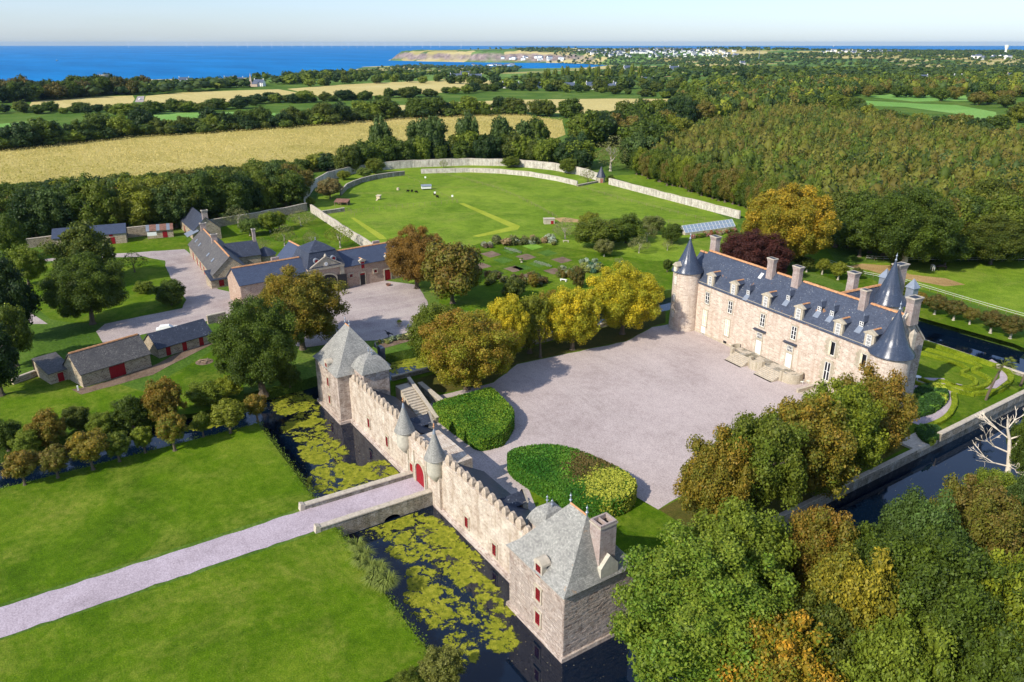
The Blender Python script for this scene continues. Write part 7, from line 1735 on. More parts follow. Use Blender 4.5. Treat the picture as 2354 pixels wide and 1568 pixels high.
algae('algae_mat', 'algae film in the north moat behind the far pavilion', -18.5, -8.5, 9, 40, blobs([pb(930, 840, 5, 5), pb(965, 835, 5, 5)]))

# ---------------------------------------------------------------- kitchen garden
def VK(x, y): return ((1800 + x / 2.6156) / 1.74, (850 + y / 2.6156) / 1.74)
for i, (x, y, mt) in enumerate(((430, 438, 'soil'), (650, 398, 'veg'), (870, 358, 'veg_light'), (1022, 425, 'veg'), (798, 466, 'soil'), (560, 500, 'veg'), (1172, 498, 'soil'), (936, 542, 'veg'), (672, 592, 'soil'), (760, 576, 'veg'), (470, 635, 'veg_dark'), (850, 662, 'soil'), (1088, 615, 'soil'), (330, 560, 'soil'))):
    if mt not in M:
        M['veg'] = ground_mat('vegetable_rows', (lin(58, 84, 30), lin(84, 118, 42), lin(116, 142, 70)), .3, 2, 6, 1.0, .15); M['veg_light'] = ground_mat('young_greens', (lin(98, 140, 40), lin(122, 162, 56), lin(142, 176, 72)), .3, 2, 6, 1.0, .1); M['veg_dark'] = ground_mat('dark_bed', (lin(50, 62, 30), lin(66, 76, 40), lin(90, 96, 56)), .3, 2, 6, 1.0, .1)
    sheet('garden_bed', ragged([G(*VK(x + a, y + b)) for a, b in ((-115, -5), (8, -34), (108, 4), (-8, 36))], .25, 1.0), mt, .045)
kg = random.Random(5)
def shrub(px, py, w, h, a, b, group, label, lod='tiny'):
    x, y = G(px, py); tree_r = thing('garden_shrub', label, 'shrub', (x, y, 0), kg.uniform(0, 6), group)
    c = link('foliage', kg.choice(CR[lod]), tree_r, (0, 0, h * .45)); c.scale = (w / 2, w / 2, h * .55); c.color = (*a[:3], 1); c['second_colour'] = [float(k) for k in b[:3]]
for lab, grp, box_, n, pal, hr in (('shrub in the silvery border along the top of the kitchen garden', 'top border of the kitchen garden', (480, 1100, 290, 345), 34, [(SIL, SIL), (lin(120, 104, 76), lin(200, 170, 130)), (DGR, GRY), (SIL, GRY), (OLV, GRY)], (1.0, 2.4)), ('shrub in the blue-grey corner clump of the kitchen garden', 'corner clump of the kitchen garden', (1380, 1560, 530, 640), 20, [(SIL, SIL), (lin(62, 96, 76), lin(84, 116, 92)), (BLU, SIL), (LGR, GRY)], (1.0, 2.0)), ('shrub in the dark bottom border of the kitchen garden', 'bottom border of the kitchen garden', (380, 1020, 670, 770), 34, [(DGR, GRY), (lin(70, 70, 50), BRN), (DGR, OLV), (GRN, GRY)], (.9, 1.9)), ('shrub in the grey border by the garden bench', 'right border of the kitchen garden', (1100, 1380, 600, 690), 16, [(SIL, GRY), (BRN, OLV), (GRN, GRY)], (.9, 1.7)), ('flowering clump at the left end of the kitchen garden', 'left clump of the kitchen garden', (300, 430, 345, 385), 8, [(GRY, SIL), (lin(90, 60, 70), GRY)], (1.0, 1.8))):
    for _ in range(n):
        px, py = VK(kg.uniform(*box_[:2]), kg.uniform(*box_[2:])); a, b = kg.choice(pal); h = kg.uniform(*hr); shrub(px, py, h * kg.uniform(1.0, 1.5), h, a, b, grp, lab)
for lab, grp, c0, pal in (('leek plant in the rows near the silvery border', 'leek rows in the upper bed', (650, 398), (SIL, BLU)), ('leek plant in the rows of the middle bed', 'leek rows in the middle bed', (960, 540), (SIL, BLU))):
    for r_ in range(3):
        for q in range(8):
            px, py = VK(c0[0] - 70 + q * 16 + r_ * 24, c0[1] - 18 + q * 4 - r_ * -10 + kg.uniform(-2, 2)); shrub(px, py, .7, .6, pal[0], pal[1], grp, lab)
def urn(label, px, py, s=1.0):
    x, y = G(px, py); r = thing('garden_urn', label, 'urn', (x, y, 0)); m = MB()
    m.lathe([(.34 * s, 0), (.34 * s, .12 * s), (.14 * s, .2 * s), (.12 * s, .34 * s), (.42 * s, .52 * s), (.55 * s, .78 * s), (.62 * s, .82 * s), (.6 * s, .88 * s), (.5 * s, .86 * s)], 0, 0, 18); m.lathe([(.52 * s, .82 * s), (0, .84 * s)], 0, 0, 12); m.build('bowl', 'pale_stone', r)
    c = link('plant', CR['tiny'][0], r, (0, 0, .95 * s)); c.scale = (.5 * s, .5 * s, .28 * s); c.color = (*GRN[:3], 1); c['second_colour'] = [float(k) for k in LGR[:3]]
urn('stone urn with plants standing on the stable yard', 918, 750, 1.15)
urn('pale stone urn on the grass crossing of the kitchen garden', *VK(750, 522), 1.0)

# planted strip between the stable yard and the north moat
sheet('planted_border', ragged(px_poly([(868, 787), (948, 768), (960, 780), (880, 802)]), .3, 1.5), 'soil', .036)
sheet('border_kerb', px_poly([(862, 786), (946, 765), (947, 767), (864, 788)]), 'stubble', .04)
for i in range(12):
    shrub(872 + 7 * i + kg.uniform(-2, 2), 793 - 1.7 * i + kg.uniform(-4, 4), kg.uniform(.7, 1.6), kg.uniform(.5, 1.1), kg.choice((GRN, DGR, GRY)), kg.choice((LGR, GRY, SIL)), 'planted border by the stable yard', 'low plant in the border between yard and north moat')
X, Y = G(893, 775); bs = thing('bird_sculpture', 'dark metal bird sculpture on the yard border', 'sculpture', (X, Y, 0), YAW)
m = MB(); m.lathe([(.05, .5), (.3, .62), (.38, .85), (.25, 1.05), (.05, 1.15)], 0, 0, 12); m.build('body', 'black', bs)
m = MB(); m.tube((-.25, 0, 1.0), (-.55, 0, 1.45), .1, .06, 7); m.tube((-.55, 0, 1.45), (-.85, 0, 1.4), .06, .02, 6); m.build('neck', 'black', bs)
m = MB(); m.hexa([(.2, -.12, .8), (.95, -.2, .55), (.95, .2, .55), (.2, .12, .8)], [(.2, -.1, .95), (.95, -.15, .65), (.95, .15, .65), (.2, .1, .95)]); m.build('tail', 'black', bs)
for q in (-.12, .12):
    m = MB(); m.tube((0, q, 0), (0, q, .6), .03, .03, 5); m.build('leg', 'black', bs)

# ---------------------------------------------------------------- fences
def fence(name, label, pts, n, h=1.15, rails=2, mat='wood', rail='wood', group=None, r=.05, rr=.025):
    P = [Vector((*G(*p), 0)) for p in pts]; rt = thing(name, label, 'fence', P[0], 0, group); Q = [p - P[0] for p in P]
    seg = [(b - a).length for a, b in zip(Q, Q[1:])]; T = sum(seg); pos = []
    for i in range(n + 1):
        d = T * i / n; k = 0
        while k < len(seg) - 1 and d > seg[k]: d -= seg[k]; k += 1
        pos.append(Q[k].lerp(Q[k + 1], min(1, d / seg[k])))
    m = MB(); m.tube((0, 0, -.1), (0, 0, h), r, r * .9, 5, 0, True); pm = m.mesh('post', [mat])
    for q in pos:
        o = link('post', pm, rt, q); o.rotation_euler = (rnd.uniform(-.04, .04), rnd.uniform(-.04, .04), rnd.uniform(0, 6)); o.scale = (1, 1, rnd.uniform(.9, 1.08))
    for k in range(rails):
        m = MB(); z = h * (.9 - .38 * k); m.path([q + Vector((0, 0, z + rnd.uniform(-.03, .03))) for q in pos], rr, 4); m.build('rail', rail, rt)
fence('post_fence', 'wooden post fence crossing the meadow from left to the mown strip', [(792, 492), (900, 480), (1000, 471), (1052, 466)], 20, 1.4, 1)
fence('post_fence', 'post and rail fence running diagonally through the meadow', [(1000, 399), (1060, 412), (1140, 434), (1190, 455), (1240, 480), (1280, 503)], 26, 1.2, 2)
fence('post_fence', 'thin post fence from the inner curved wall to the mown strip', [(928, 405), (980, 430), (1010, 448), (1050, 466)], 9, 1.2, 1)
fence('post_fence', 'post fence below the long garden wall', [(1325, 430), (1400, 452), (1500, 478), (1570, 496), (1620, 508)], 18, 1.2, 2)
fence('post_fence', 'post and rail fence behind the orchard trees', [(1300, 513), (1420, 512), (1550, 513), (1640, 515)], 10, 1.2, 2)
fence('post_fence', 'short stub fence by the broken wall in the meadow', [(770, 478), (800, 484), (815, 497)], 4, 1.2, 1)
fence('paddock_fence', 'white-tape fence along the front of the horse paddock', [(1905, 607), (1990, 635), (2080, 652), (2180, 682), (2280, 712), (2380, 740)], 26, 1.2, 2, 'wood', 'white', rr=.03)
fence('paddock_fence', 'white-tape fence along the back of the horse paddock', [(1990, 598), (2100, 602), (2220, 602), (2380, 602)], 20, 1.3, 2, 'wood', 'white', rr=.03)

# ---------------------------------------------------------------- small buildings and garden objects
X, Y = G(1381, 419); ht = thing('conical_hut', 'tiny round hut with pointed slate roof and red door in the garden wall', 'hut', (X, Y, 0), YAW)
m = MB(); m.lathe([(1.75, 0), (1.75, 2.3)], 0, 0, 8, sm=False); m.build('wall', 'ashlar', ht)
m = MB(); m.lathe([(2.1, 2.25), (1.6, 3.2), (.9, 4.8), (.05, 6.6)], 0, 0, 8, sm=False); m.build('cone_roof', 'slate_dark', ht)
door(ht, 0.1, 0, 1.85, .95, -1.66, 'red', 3, 'ashlar')
x0, y0 = G(1575, 541); x1, y1 = G(1690, 525); a_ = math.atan2(y1 - y0, x1 - x0); L = math.dist((x0, y0), (x1, y1))
gh = thing('greenhouse', 'white-framed glass greenhouse beside the pink flower border', 'greenhouse', (x0, y0, 0), a_)
m = MB(); m.box(0, L, 0, 3.6, 0, .7); m.build('base_wall', 'ashlar', gh)
for i in range(14):
    q = L / 14
    for s in (0, 1):
        m = MB(); a, b = i * q + .03, (i + 1) * q - .03
        if s == 0: m.face([(a, 0, .7), (b, 0, .7), (b, 1.8, 2.6), (a, 1.8, 2.6)])
        else: m.face([(b, 3.6, .7), (a, 3.6, .7), (a, 1.8, 2.6), (b, 1.8, 2.6)])
        m.build('pane', 'ghglass', gh)
m = MB()
for i in range(15):
    x = L * i / 14
    m.tube((x, 0, .7), (x, 1.8, 2.62), .045, .045, 4); m.tube((x, 3.6, .7), (x, 1.8, 2.62), .045, .045, 4)
for y, z in ((0, .7), (.9, 1.68), (1.8, 2.64), (3.6, .7)): m.tube((0, y, z), (L, y, z), .05, .05, 4)
for y in (.6, 1.2, 1.8, 2.4, 3.0): m.tube((0, y, .7), (0, y, .7 + 1.9 * (1 - abs(y - 1.8) / 1.8)), .04, .04, 4)
m.build('frame', 'white', gh)
for i in range(26):
    px = 1592 + (1688 - 1592) * i / 25 + kg.uniform(-2, 2); py = 548 - 15 * i / 25 + kg.uniform(-2, 2); shrub(px, py, kg.uniform(1.2, 1.9), kg.uniform(.9, 1.5), GRN, kg.choice((lin(214, 120, 150), lin(226, 200, 190), lin(190, 70, 90), GRN)), 'flower border by the greenhouse', 'pink-flecked dahlia clump in the border before the greenhouse')
X, Y = G(980, 436); hn = thing('hen_house', 'white hen house on short legs in the meadow', 'hen house', (X, Y, 0), YAW + R(14))
m = MB(); m.box(-1.9, 1.9, -.9, .9, .5, 1.5); m.build('body', 'white', hn)
m = MB(); m.hexa([(-2.1, -1.1, 1.5), (2.1, -1.1, 1.5), (2.1, 0, 2.1), (-2.1, 0, 2.1)], [(-2.1, -1.1, 1.57), (2.1, -1.1, 1.57), (2.1, 0, 2.17), (-2.1, 0, 2.17)]); m.hexa([(2.1, 1.1, 1.5), (-2.1, 1.1, 1.5), (-2.1, 0, 2.1), (2.1, 0, 2.1)], [(2.1, 1.1, 1.57), (-2.1, 1.1, 1.57), (-2.1, 0, 2.17), (2.1, 0, 2.17)]); m.build('roof', 'lead', hn)
for a in ((-1.6, -.7), (1.6, -.7), (1.6, .7), (-1.6, .7)):
    m = MB(); m.box(a[0] - .08, a[0] + .08, a[1] - .08, a[1] + .08, 0, .5); m.build('leg', 'wood', hn)
X, Y = G(871, 459); hk = thing('chicken_coop', 'small wooden coop with a sloping ramp in the meadow', 'coop', (X, Y, 0), YAW - R(20))
m = MB(); m.box(-.7, .7, -.6, .6, .5, 1.5); m.hexa([(-.9, -.8, 1.5), (.9, -.8, 1.5), (.9, .8, 1.7), (-.9, .8, 1.7)], [(-.9, -.8, 1.57), (.9, -.8, 1.57), (.9, .8, 1.77), (-.9, .8, 1.77)]); m.build('box', 'pale_wood', hk)
m = MB(); m.hexa([(-.3, -2.0, 0), (.3, -2.0, 0), (.3, -.6, .5), (-.3, -.6, .5)], [(-.3, -2.0, .05), (.3, -2.0, .05), (.3, -.6, .56), (-.3, -.6, .56)]); m.build('ramp', 'pale_wood', hk)
for a in ((-.6, -.5), (.6, -.5), (.6, .5), (-.6, .5)):
    m = MB(); m.box(a[0] - .05, a[0] + .05, a[1] - .05, a[1] + .05, 0, .5); m.build('leg', 'wood', hk)
X, Y = G(1262, 514); sh = thing('white_hutch', 'white block hutch with red door at the orchard fence', 'hut', (X, Y, 0), YAW + R(6))
m = MB(); m.box(-1.7, 1.7, -1, 1, 0, 1.6); m.build('wall', 'ashlar', sh); m = MB(); m.box(-1.85, 1.85, -1.15, 1.15, 1.6, 1.75); m.build('roof', 'pale_stone', sh); door(sh, .9, 0, 1.1, .9, -1.0, 'red', 2, None)
X, Y = G(787, 471); ks = thing('open_shelter', 'low rusty-roofed animal shelter by the broken wall', 'shelter', (X, Y, 0), YAW - R(8))
m = MB(); m.hexa([(-2.6, -1.6, 1.2), (2.6, -1.6, 1.2), (2.6, 1.6, 1.9), (-2.6, 1.6, 1.9)], [(-2.6, -1.6, 1.28), (2.6, -1.6, 1.28), (2.6, 1.6, 1.98), (-2.6, 1.6, 1.98)]); m.build('roof', 'rust', ks)
m = MB(); m.box(-2.5, 2.5, 1.4, 1.5, 0, 1.8); m.build('back_wall', 'wood', ks)
for x in (-2.4, 0, 2.4):
    m = MB(); m.box(x - .07, x + .07, -1.5, -1.36, 0, 1.2); m.build('post', 'wood', ks)
X, Y = G(915, 437); m = MB(); m.lathe([(.55, 0), (.5, .9), (.45, .95), (0, .96)], 0, 0, 10); o = m.build('tree_stump', 'pale_wood', None, (X, Y, 0)); tag(o, 'pale cut tree stump standing in the meadow', 'stump')
for px, py, lab in ((978, 408, 'small white sign on a post nearest the inner wall gap'), (1000, 444, 'small white sign on a post near the hen house'), (1040, 452, 'small white sign on a post right of the hen house')):
    X, Y = G(px, py + 8); s_ = thing('post_sign', lab, 'sign', (X, Y, 0), YAW); m = MB(); m.box(-.35, .35, -.03, .03, 1.2, 1.9); m.build('panel', 'white', s_); m = MB(); m.box(-.05, .05, .03, .1, 0, 1.9); m.build('post', 'wood', s_)
def bench(label, px, py, rz, mat='pale_stone'):
    X, Y = G(px, py); b = thing('garden_bench', label, 'bench', (X, Y, 0), rz); m = MB(); m.box(-.9, .9, -.25, .25, .42, .54); m.build('seat', mat, b)
    for x in (-.7, .7):
        m = MB(); m.box(x - .1, x + .1, -.2, .2, 0, .42); m.build('leg', mat, b)
bench('pale bench on the orchard lawn under the grey tree', *VK(1212, 312), YAW - R(10))
bench('white bench beside the grey garden border', *VK(1187, 720), YAW - R(30), 'white')
bench('stone bench against the carriage door of the stable', 796, 676, SA)
X, Y = G(893, 657); m = MB(); m.lathe([(.45, 0), (.6, .45), (.65, .5), (.55, .48), (.4, .15), (0, .12)], 0, 0, 14); tag(m.build('planter_tub', 'rust', None, (X, Y, 0)), 'rusty round tub on the stable yard', 'tub')
X, Y = G(2107, 878); bb = thing('bird_bath', 'small white bird bath by the parterre path', 'bird bath', (X, Y, 0)); m = MB(); m.lathe([(.25, 0), (.1, .15), (.1, .8), (.2, .85)], 0, 0, 10); m.build('stem', 'white', bb); m = MB(); m.lathe([(.1, .85), (.55, .95), (.6, 1.05), (.5, 1.02), (0, .98)], 0, 0, 14); m.build('basin', 'white', bb)
X, Y = G(1604, 1222); sg = thing('visitor_sign', 'small white sign on a wooden post on the grass by the south trees', 'sign', (X, Y, 0), R(100)); m = MB(); m.box(-.4, .4, -.03, .03, 1.0, 1.5); m.build('panel', 'white', sg); m = MB(); m.box(-.05, .05, .03, .1, 0, 1.5); m.build('post', 'wood', sg)
def chair(label, px, py, rz):
    X, Y = G(px, py); c = thing('garden_chair', label, 'chair', (X, Y, 0), rz, 'white garden chairs'); m = MB(); m.box(-.24, .24, -.22, .22, .43, .46); m.build('seat', 'white', c)
    m = MB()
    for k in range(4): m.box(-.24, .24, .22, .24, .55 + k * .11, .61 + k * .11)
    m.build('backrest', 'white', c)
    for sx in (-.22, .22):
        for sy, h in ((-.2, .44), (.22, .95)): m = MB(); m.tube((sx, sy, 0), (sx, sy * (1 if sy < 0 else 1.05), h), .02, .02, 5); m.build('leg', 'white', c)
chair('white folding chair beside the terrace, the one against the wall', 1857, 881, CA + R(20)); chair('white folding chair beside the terrace, the one nearer the court', 1843, 883, CA - R(70))
# log pile and bonfire spot
X, Y = G(470, 832); fp = thing('log_pile', 'circle of logs and ash on the barn lawn', 'logs', (X, Y, 0)); m = MB(); m.lathe([(1.6, .03), (1.0, .12), (0, .16)], 0, 0, 14); m.build('ash_heap', 'soil', fp)
for i in range(5):
    m = MB(); a = i * 1.3; m.tube((math.cos(a) * 1.3, math.sin(a) * 1.3, .12), (math.cos(a + 2.4) * 1.2, math.sin(a + 2.4) * 1.2, .3), .1, .08, 6, 0, True); m.build('log', 'wood', fp)
X, Y = G(180, 898); m = MB(); m.box(-.12, .12, -.12, .12, 0, .9); tag(m.build('stone_post', 'white', None, (X, Y, 0)), 'short white post before the barn', 'post')
X, Y = G(385, 762); cr_ = thing('parked_car', 'white car almost hidden behind the long shed roof', 'car', (X, Y, 0), YAW + R(20))
m = MB(); m.hexa([(-2, -.85, .3), (2, -.85, .3), (2, .85, .3), (-2, .85, .3)], [(-2, -.82, .85), (2, -.82, .8), (2, .82, .8), (-2, .82, .85)]); m.hexa([(-1.6, -.75, .85), (1.1, -.75, .85), (1.1, .75, .85), (-1.6, .75, .85)], [(-1.2, -.62, 1.4), (.5, -.62, 1.4), (.5, .62, 1.4), (-1.2, .62, 1.4)]); m.build('body', 'white', cr_)
for x in (-1.25, 1.25):
    for y in (-.8, .8): m = MB(); m.tube((x, y - .1, .32), (x, y + .1, .32), .32, .32, 12, 0, True); m.build('wheel', 'black', cr_)
X, Y = G(323, 229); cr_ = thing('parked_car', 'tiny white car on the lane between the pale fields', 'car', (X, Y, terr(X, Y)), YAW + R(60)); m = MB(); m.hexa([(-2, -.85, .3), (2, -.85, .3), (2, .85, .3), (-2, .85, .3)], [(-2, -.82, .85), (2, -.82, .8), (2, .82, .8), (-2, .82, .85)]); m.hexa([(-1.6, -.75, .85), (1.1, -.75, .85), (1.1, .75, .85), (-1.6, .75, .85)], [(-1.2, -.62, 1.4), (.5, -.62, 1.4), (.5, .62, 1.4), (-1.2, .62, 1.4)]); m.build('body', 'white', cr_)

# ---------------------------------------------------------------- animals
def skinned(name, V, E, Rd, mat, parent=None, loc=None, sub=2):
    me = bpy.data.meshes.new(name); me.from_pydata(V, E, []); me.materials.append(M[mat]); o = link(name, me, parent, loc)
    sk = o.modifiers.new('skin', 'SKIN'); sk.use_smooth_shade = True; lay = me.skin_vertices[0].data
    for i, r in enumerate(Rd): lay[i].radius = r if isinstance(r, tuple) else (r, r)
    lay[0].use_root = True
    s_ = o.modifiers.new('sub', 'SUBSURF'); s_.levels = sub; s_.render_levels = sub
    return o
M['white_coat'] = plain('white_coat', lin(226, 216, 196), .8, .15, .2, 3); M['black_coat'] = plain('black_coat', lin(46, 36, 32), .7, .2, .2, 3); M['sheep_coat'] = plain('black_fleece', lin(34, 28, 26), .95, .1, .3, 6)
def horse(label, px, py, rz, mat, s=1.0):
    X, Y = G(px, py)
    V = [(0, 0, 1.05), (.45, 0, 1.08), (.85, 0, 1.15), (-.45, 0, 1.08), (-.8, 0, 1.15), (1.2, 0, 1.05), (1.5, 0, .7), (1.62, 0, .42), (1.75, 0, .2),
         (.75, .2, .85), (.78, .2, .48), (.74, .2, .04), (.75, -.2, .85), (.85, -.2, .48), (.82, -.2, .04),
         (-.75, .2, .85), (-.86, .2, .52), (-.80, .2, .04), (-.70, -.2, .85), (-.82, -.2, .52), (-.74, -.2, .04), (-1.0, 0, 1.0), (-1.08, 0, .5), (1.42, .07, .84), (1.42, -.07, .84)]
    E = [(0, 1), (1, 2), (0, 3), (3, 4), (2, 5), (5, 6), (6, 7), (7, 8), (2, 9), (9, 10), (10, 11), (2, 12), (12, 13), (13, 14), (4, 15), (15, 16), (16, 17), (4, 18), (18, 19), (19, 20), (4, 21), (21, 22)]
    Rr_ = [(.34, .36), (.33, .36), (.28, .34), (.34, .36), (.30, .34), .22, .16, .13, .08, .12, .065, .06, .12, .065, .06, .15, .07, .06, .15, .07, .06, .07, .05, .03, .03]
    V, Rr_ = V[:23], Rr_[:23]
    o = skinned('horse', [tuple(c * s for c in v) for v in V], E, [(tuple(k * s for k in r) if isinstance(r, tuple) else r * s) for r in Rr_], mat, None, (X, Y, 0)); o.rotation_euler = (0, 0, rz)
    tag(o, label, 'horse')
horse('white horse standing in the paddock', 2143, 622, YAW + R(75), 'white_coat', 1.15)
horse('black horse grazing beside the white horse', 2164, 622, YAW + R(175), 'black_coat', 1.15)
for px, py, rz, lab in ((937, 439, 10, 'black sheep, leftmost of the flock'), (947, 439, 80, 'black sheep second from the left of the flock'), (958, 441, 170, 'black sheep third from the left, below the hen house'), (999, 446, 60, 'black sheep right of the hen house'), (1006, 452, 150, 'black sheep nearest the sign posts')):
    X, Y = G(px, py + 3); V = [(0, 0, .55), (.35, 0, .56), (-.35, 0, .56), (.6, 0, .62), (.78, 0, .5), (.3, .14, .3), (.3, .14, .02), (.3, -.14, .3), (.3, -.14, .02), (-.35, .14, .3), (-.35, .14, .02), (-.35, -.14, .3), (-.35, -.14, .02)]
    o = skinned('sheep', V, [(0, 1), (0, 2), (1, 3), (3, 4), (1, 5), (5, 6), (1, 7), (7, 8), (2, 9), (9, 10), (2, 11), (11, 12)], [.28, .26, .27, .13, .09, .07, .04, .07, .04, .07, .04, .07, .04], 'sheep_coat', None, (X, Y, 0)); o.rotation_euler = (0, 0, YAW + R(rz)); o.scale = (1.2, 1.2, 1.2)
    tag(o, lab, 'sheep', 'black sheep in the meadow')

# ---------------------------------------------------------------- dead tree, palms, pampas grass
x, y = G(2312, 1108); dt = thing('dead_tree', 'leafless bleached white tree standing beside the south moat', 'tree', (x, y, 0), YAW)
m = MB(); rg = random.Random(5)
K = [(0, 0, -.3), (-.15, 0, 2.4), (-.5, .1, 4.4), (-.9, .2, 6.4), (-1.6, .1, 8.0), (-2.0, 0, 9.4)]
for i, (a, b) in enumerate(zip(K, K[1:])): m.tube(a, b, .40 - .065 * i, .34 - .065 * i, 9)
for k_, d, L, r_, dp in ((2, (.55, .1, 1), 2.6, .26, 4), (2, (-.9, .2, .35), 2.4, .22, 4), (3, (.9, -.1, .45), 2.2, .2, 4), (1, (-1, .1, .22), 2.3, .2, 4), (1, (1, .2, .3), 2.3, .2, 4), (3, (-.8, .4, .6), 1.9, .17, 4), (4, (.6, .2, .8), 1.6, .15, 3), (1, (-.2, -.9, .3), 2.0, .17, 4), (2, (.3, .9, .5), 2.0, .17, 4), (4, (-.8, -.1, .4), 1.5, .13, 3)): branchy(m, Vector(K[k_]), Vector(d).normalized(), L, r_ * .55, dp, rg, .55, 6, .06, .03)
m.build('trunk_and_branches', 'dead_wood', dt)
M['palm'] = plain('palm_frond', lin(112, 122, 44), .6, .25, .4, 2)
def palm(label, px, py, H, lean):
    X, Y = G(px, py); r = thing('palm_tree', label, 'palm', (X, Y, 0), YAW); m = MB(); pts = [Vector((lean * (i / 6) ** 1.4, 0, H * i / 6)) for i in range(7)]
    for i, (a, b) in enumerate(zip(pts, pts[1:])): m.tube(a, b, .22 - .012 * i, .21 - .012 * i, 8)
    m.build('trunk', 'bark', r); top = pts[-1]; rg = random.Random(int(px))
    for i in range(26):
        m = MB(); a = rg.uniform(0, 6.28); e = rg.uniform(-.5, 1.0); L = rg.uniform(1.1, 1.6); d = Vector((math.cos(a) * math.cos(e), math.sin(a) * math.cos(e), math.sin(e))); q = top + d * L; s = d.cross(Vector((0, 0, 1))).normalized(); m.tube(top, q, .03, .02, 4)
        for k in range(11):
            t_ = (k / 10 - .5) * 2.6; dd = (d * math.cos(t_) + s * math.sin(t_)).normalized(); w = d.cross(s).normalized() * .02 + s * .045; p2 = q + dd * .75 - Vector((0, 0, .22)); m.face([q - w, p2, q + w])
        m.build('frond', 'palm', r)
palm('slim palm tree on the parterre lawn in front of the loop', 2266, 920, 6.4, 1.4); palm('palm tree at the right frame edge', 2345, 888, 6.2, 1.6)
pp = thing('pampas_clump', 'line of tall arching grass tufts along the lawn bank', 'grass clump', (*G(855, 1330), 0))
o0 = Vector((*G(855, 1330), 0)); rg = random.Random(8)
M['pampas'] = plain('pampas_blade', lin(122, 134, 58), .7, .2, .5, 1.5)
for cx_, cy_ in ((822, 1265), (838, 1285), (852, 1310), (868, 1335), (885, 1355), (830, 1300), (872, 1318), (895, 1345), (860, 1345)):
    c = Vector((*G(cx_, cy_), 0)) - o0; m = MB()
    for i in range(190):
        a = rg.uniform(0, 6.28); L = rg.uniform(.8, 1.7); d = Vector((math.cos(a), math.sin(a), 0)); w = Vector((-d.y, d.x, 0)) * .03; b = c + d * rg.uniform(0, .35); p1 = b + d * L * .35 + Vector((0, 0, L * .75)); p2 = b + d * L * .95 + Vector((0, 0, L * .45 + rg.uniform(-.2, .3)))
        m.face([b - w, b + w, p1 + w, p1 - w]); m.face([p1 - w, p1 + w, p2])
    t_ = m.build('tuft', 'pampas', pp)
# grass and leaf litter roughening the near lawns: stuff
rng = np.random.default_rng(12); Q = []
for x0, x1, y0, y1, n in ((-3.9, 22.2, -100, -13.8, 12000), (28.4, 53.8, -62, -13.8, 11000)):
    Q.append(np.stack([rng.uniform(x0, x1, n), rng.uniform(y0, y1, n), rng.uniform(.01, .04, n)], 1))
Q = np.concatenate(Q); V, F = cards(Q, np.tile([0, 0, 1.0], (len(Q), 1)), rng.uniform(.05, .12, len(Q)), rng, .5)
C = (np.array(lin(84, 116, 16)[:3]) + (np.array(lin(122, 144, 40)[:3]) - np.array(lin(84, 116, 16)[:3])) * rng.uniform(0, 1, (len(Q), 1))) * rng.uniform(.7, 1.15, (len(Q), 1))
tag(link('lawn_grass', np_mesh('lawn_grass', V, F, C.repeat(4, 0), 'vleaf')), 'short mown grass of the front lawns', 'grass', kind='stuff')
Q = []
for n, x0, x1 in ((2600, -4.6, 22), (2600, 28.5, 54)): Q.append(np.stack([rng.uniform(x0, x1, n), -13.7 + rng.normal(0, .35, n), rng.uniform(-.3, .12, n)], 1))
Q.append(np.stack([-4 + rng.normal(0, .4, 3500), rng.uniform(-70, -14, 3500), rng.uniform(-.4, .1, 3500)], 1)); Q = np.concatenate(Q)
V, F = cards(Q, np.tile([0, -.3, .4], (len(Q), 1)), rng.uniform(.1, .26, len(Q)), rng, .8); C = np.array(lin(104, 126, 40)[:3]) * rng.uniform(.55, 1.3, (len(Q), 1))
tag(link('bank_grass', np_mesh('bank_grass', V, F, C.repeat(4, 0), 'vleaf')), 'long grass fringing the lawn edge above the moat', 'grass', kind='stuff')

# ---------------------------------------------------------------- far houses, town, sea things
def house_mesh(w, d, h, r, wm, rm):
    m = MB()
    m.face([(-w, -d, 0), (w, -d, 0), (w, -d, h), (-w, -d, h)]); m.face([(w, d, 0), (-w, d, 0), (-w, d, h), (w, d, h)])
    for s in (-1, 1):
        q = [(s * w, -d, 0), (s * w, d, 0), (s * w, d, h), (s * w, 0, h + r), (s * w, -d, h)]; m.face(q if s > 0 else q[::-1])
    wm_ = m.mesh('wall', [wm]); m = MB()
    for s in (-1, 1):
        q = [(-w - .2, s * (d + .3), h - .2), (w + .2, s * (d + .3), h - .2), (w + .2, 0, h + r + .1), (-w - .2, 0, h + r + .1)]; m.face(q if s < 0 else q[::-1])
    rm_ = m.mesh('roof', [rm]); m = MB(); m.box(-w + .1, -w + .9, -.5, .5, h + r - .4, h + r + 1.3); m.box(w - .9, w - .1, -.5, .5, h + r - .4, h + r + 1.3); cm = m.mesh('chimney', [wm]); m = MB()
    for i in range(4):
        x = -w + (i + .7) * 2 * w / 4.4
        for z in (.9, 3.2):
            if z + 1.4 < h: m.face([(x, -d - .05, z), (x + 1.0, -d - .05, z), (x + 1.0, -d - .05, z + 1.4), (x, -d - .05, z + 1.4)])
    wi = m.mesh('window', ['glass']); return wm_, rm_, cm, wi
M['white_wall'] = plain('white_render', lin(238, 236, 228), .8, .15, .1, .3, bump=0); M['far_slate'] = plain('far_slate', lin(84, 94, 112), .5, .3, .3, .5, bump=0); M['far_pink'] = plain('far_stone', lin(206, 184, 164), .9, .15, .2, .3, bump=0)
HM = [house_mesh(7, 4, 5.5, 4, 'white_wall', 'far_slate'), house_mesh(11, 4.5, 4, 4, 'white_wall', 'far_slate'), house_mesh(9, 4.5, 6, 4.5, 'far_pink', 'far_slate')]
